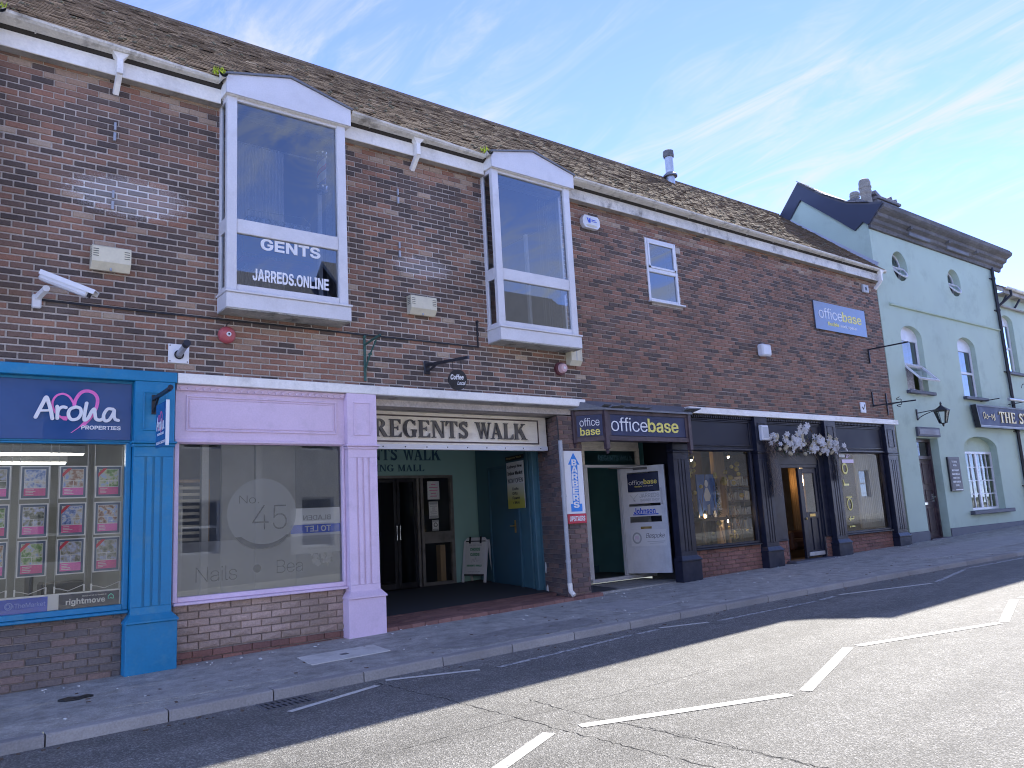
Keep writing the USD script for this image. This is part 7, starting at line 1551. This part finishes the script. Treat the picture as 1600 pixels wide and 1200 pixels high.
mb = MB(); mb.box(20.42, 20.48, -.03, -.002, 3.34, 3.62, .006); mb.bar((20.45, -.02, 3.52), (20.52, -.56, 3.56), .02); th = np.linspace(0, 1, 12); mb.tube([(20.45+.05*s, -.03-.38*s, 3.36+.17*s**.6) for s in th], .011, 6); br2 = mb.build('bracket', K['black'], LN)
lx_, ly_, lz_ = 20.53, -.58, 3.44
mb = MB(); mb.lathe([(0, lz_+.31), (.012, lz_+.28), (.03, lz_+.24), (.016, lz_+.21), (.06, lz_+.17), (.19, lz_+.08), (.2, lz_+.065), (.18, lz_+.06)], (lx_, ly_, 0), n=6); mb.lathe([(.09, lz_-.24), (.03, lz_-.26), (.02, lz_-.31), (0, lz_-.33)], (lx_, ly_, 0), n=6)
for k in range(6): a = k*math.pi/3; mb.bar((lx_+.175*math.cos(a), ly_+.175*math.sin(a), lz_+.065), (lx_+.085*math.cos(a), ly_+.085*math.sin(a), lz_-.245), .014)
cg = mb.build('cage', K['black'], LN)
mb = MB(); mb.lathe([(.083, lz_-.24), (.172, lz_+.06)], (lx_, ly_, 0), n=6); mb.build('pane', K['glass'], cg)
MBd = thing('menu_board', 'black wall menu board with white lettering between the pub door and window', 'notice board')
mb = MB(); mb.box(21.70, 22.36, -.05, -.002, 1.535, 2.42, .006); mbp = mb.build('case', K['black'], MBd)
mb = MB(); mb.box(21.74, 22.32, -.055, -.0505, 1.58, 2.38); mb.build('chalkboard', mat('chalk_board', (.04, .035, .04), .5), mbp)
lines = [('THE SWAN', 2.27, .3, 700), ('HOTEL', 2.18, .2, 700), ('RESTAURANT', 2.05, .4, 800), ('BAR MEALS', 1.95, .42, 800), ('FUNCTIONS', 1.85, .36, 700), ('BEER GARDEN', 1.75, .42, 800), ('ROOMS', 1.66, .2, 700)]
mb = MB(); [mb.poly_xz(fit(text_shape(t, w), 22.03-L_/2, 22.03+L_/2, z, z+.05), -.058, -.0555) for t, z, L_, w in lines]; mb.build('lettering', K['paper'], mbp)
mb = MB(); mb.box(21.9, 22.3, -.062, -.0505, 1.56, 1.58); mb.build('ledge', K['steel'], mbp)

# ---------------------------------------------------------------- houses across the street, where the windows look
r = random.Random(91)
xo = -16.
for i, (w, h, mt, lab) in enumerate(((9.5, 6.3, 'stone_house', 'cream rendered house across the street facing the blue shop'), (8.2, 6.6, 'stone_house', 'cream narrow house across the street facing the arcade'), (9.8, 6.2, 'stone_house3', 'grey house across the street facing the office door'), (10.5, 6.8, 'stone_house2', 'wide grey house across the street facing the dark shop'), (12., 6.4, 'stone_house2', 'long grey house across the street facing the pub'), (12., 6.6, 'stone_house', 'end cream house across the street beyond the pub'))):
    H = thing('terrace_house', lab, 'house'); z0 = float(gz(xo)); yf = -12.2
    wins = [(xo+w*(k+.5)/3-.5, xo+w*(k+.5)/3+.5, z, z+1.4) for k in range(3) for z in (z0+.95, z0+3.7)]
    sh = sbox(xo, z0-.8, xo+w-.02, z0+h)
    for q in wins: sh = sh.difference(sbox(q[0], q[2], q[1], q[3]))
    mb = MB(); mb.poly_xz(sh, yf-.25, yf); mb.box(xo, xo+w-.02, yf-7, yf-6.8, z0-.8, z0+h); wl = mb.build('wall', K[mt], H)
    for q in wins:
        mb = MB()
        for a in ((q[0], q[0]+.06, q[2], q[3]), (q[1]-.06, q[1], q[2], q[3]), (q[0]+.06, q[1]-.06, q[2], q[2]+.06), (q[0]+.06, q[1]-.06, q[3]-.06, q[3]), (q[0]+.06, q[1]-.06, (q[2]+q[3])/2-.03, (q[2]+q[3])/2+.03)): mb.box(a[0], a[1], yf-.16, yf-.1, a[2], a[3])
        wf_ = mb.build('window', K['upvc'], H); mb = MB(); mb.quad((q[1], yf-.13, q[2]), (q[0], yf-.13, q[2]), (q[0], yf-.13, q[3]), (q[1], yf-.13, q[3])); mb.build('pane', K['glass'], wf_)
        mb = MB(); mb.box(q[0]-.1, q[1]+.1, yf-1.2, yf-1.1, q[2]-.2, q[3]+.2); mb.build('dark_behind', K['room_dark'], wf_)
    mb = MB(); mb.poly_yz(Polygon([(yf+.3, z0+h-.05), (yf+.3, z0+h+.05), (yf-3.6, z0+h+3.6), (yf-7.3, z0+h+.05), (yf-7.3, z0+h-.05), (yf-3.6, z0+h+3.45)]), xo, xo+w-.02); mb.build('roof', rf_m if i else mat('opposite_slate', (.075, .075, .085), .7, .25, 3), H)
    if i == 0: rf_m = UsdShade.Material.Get(stage, '/World/Looks/opposite_slate')
    xo += w
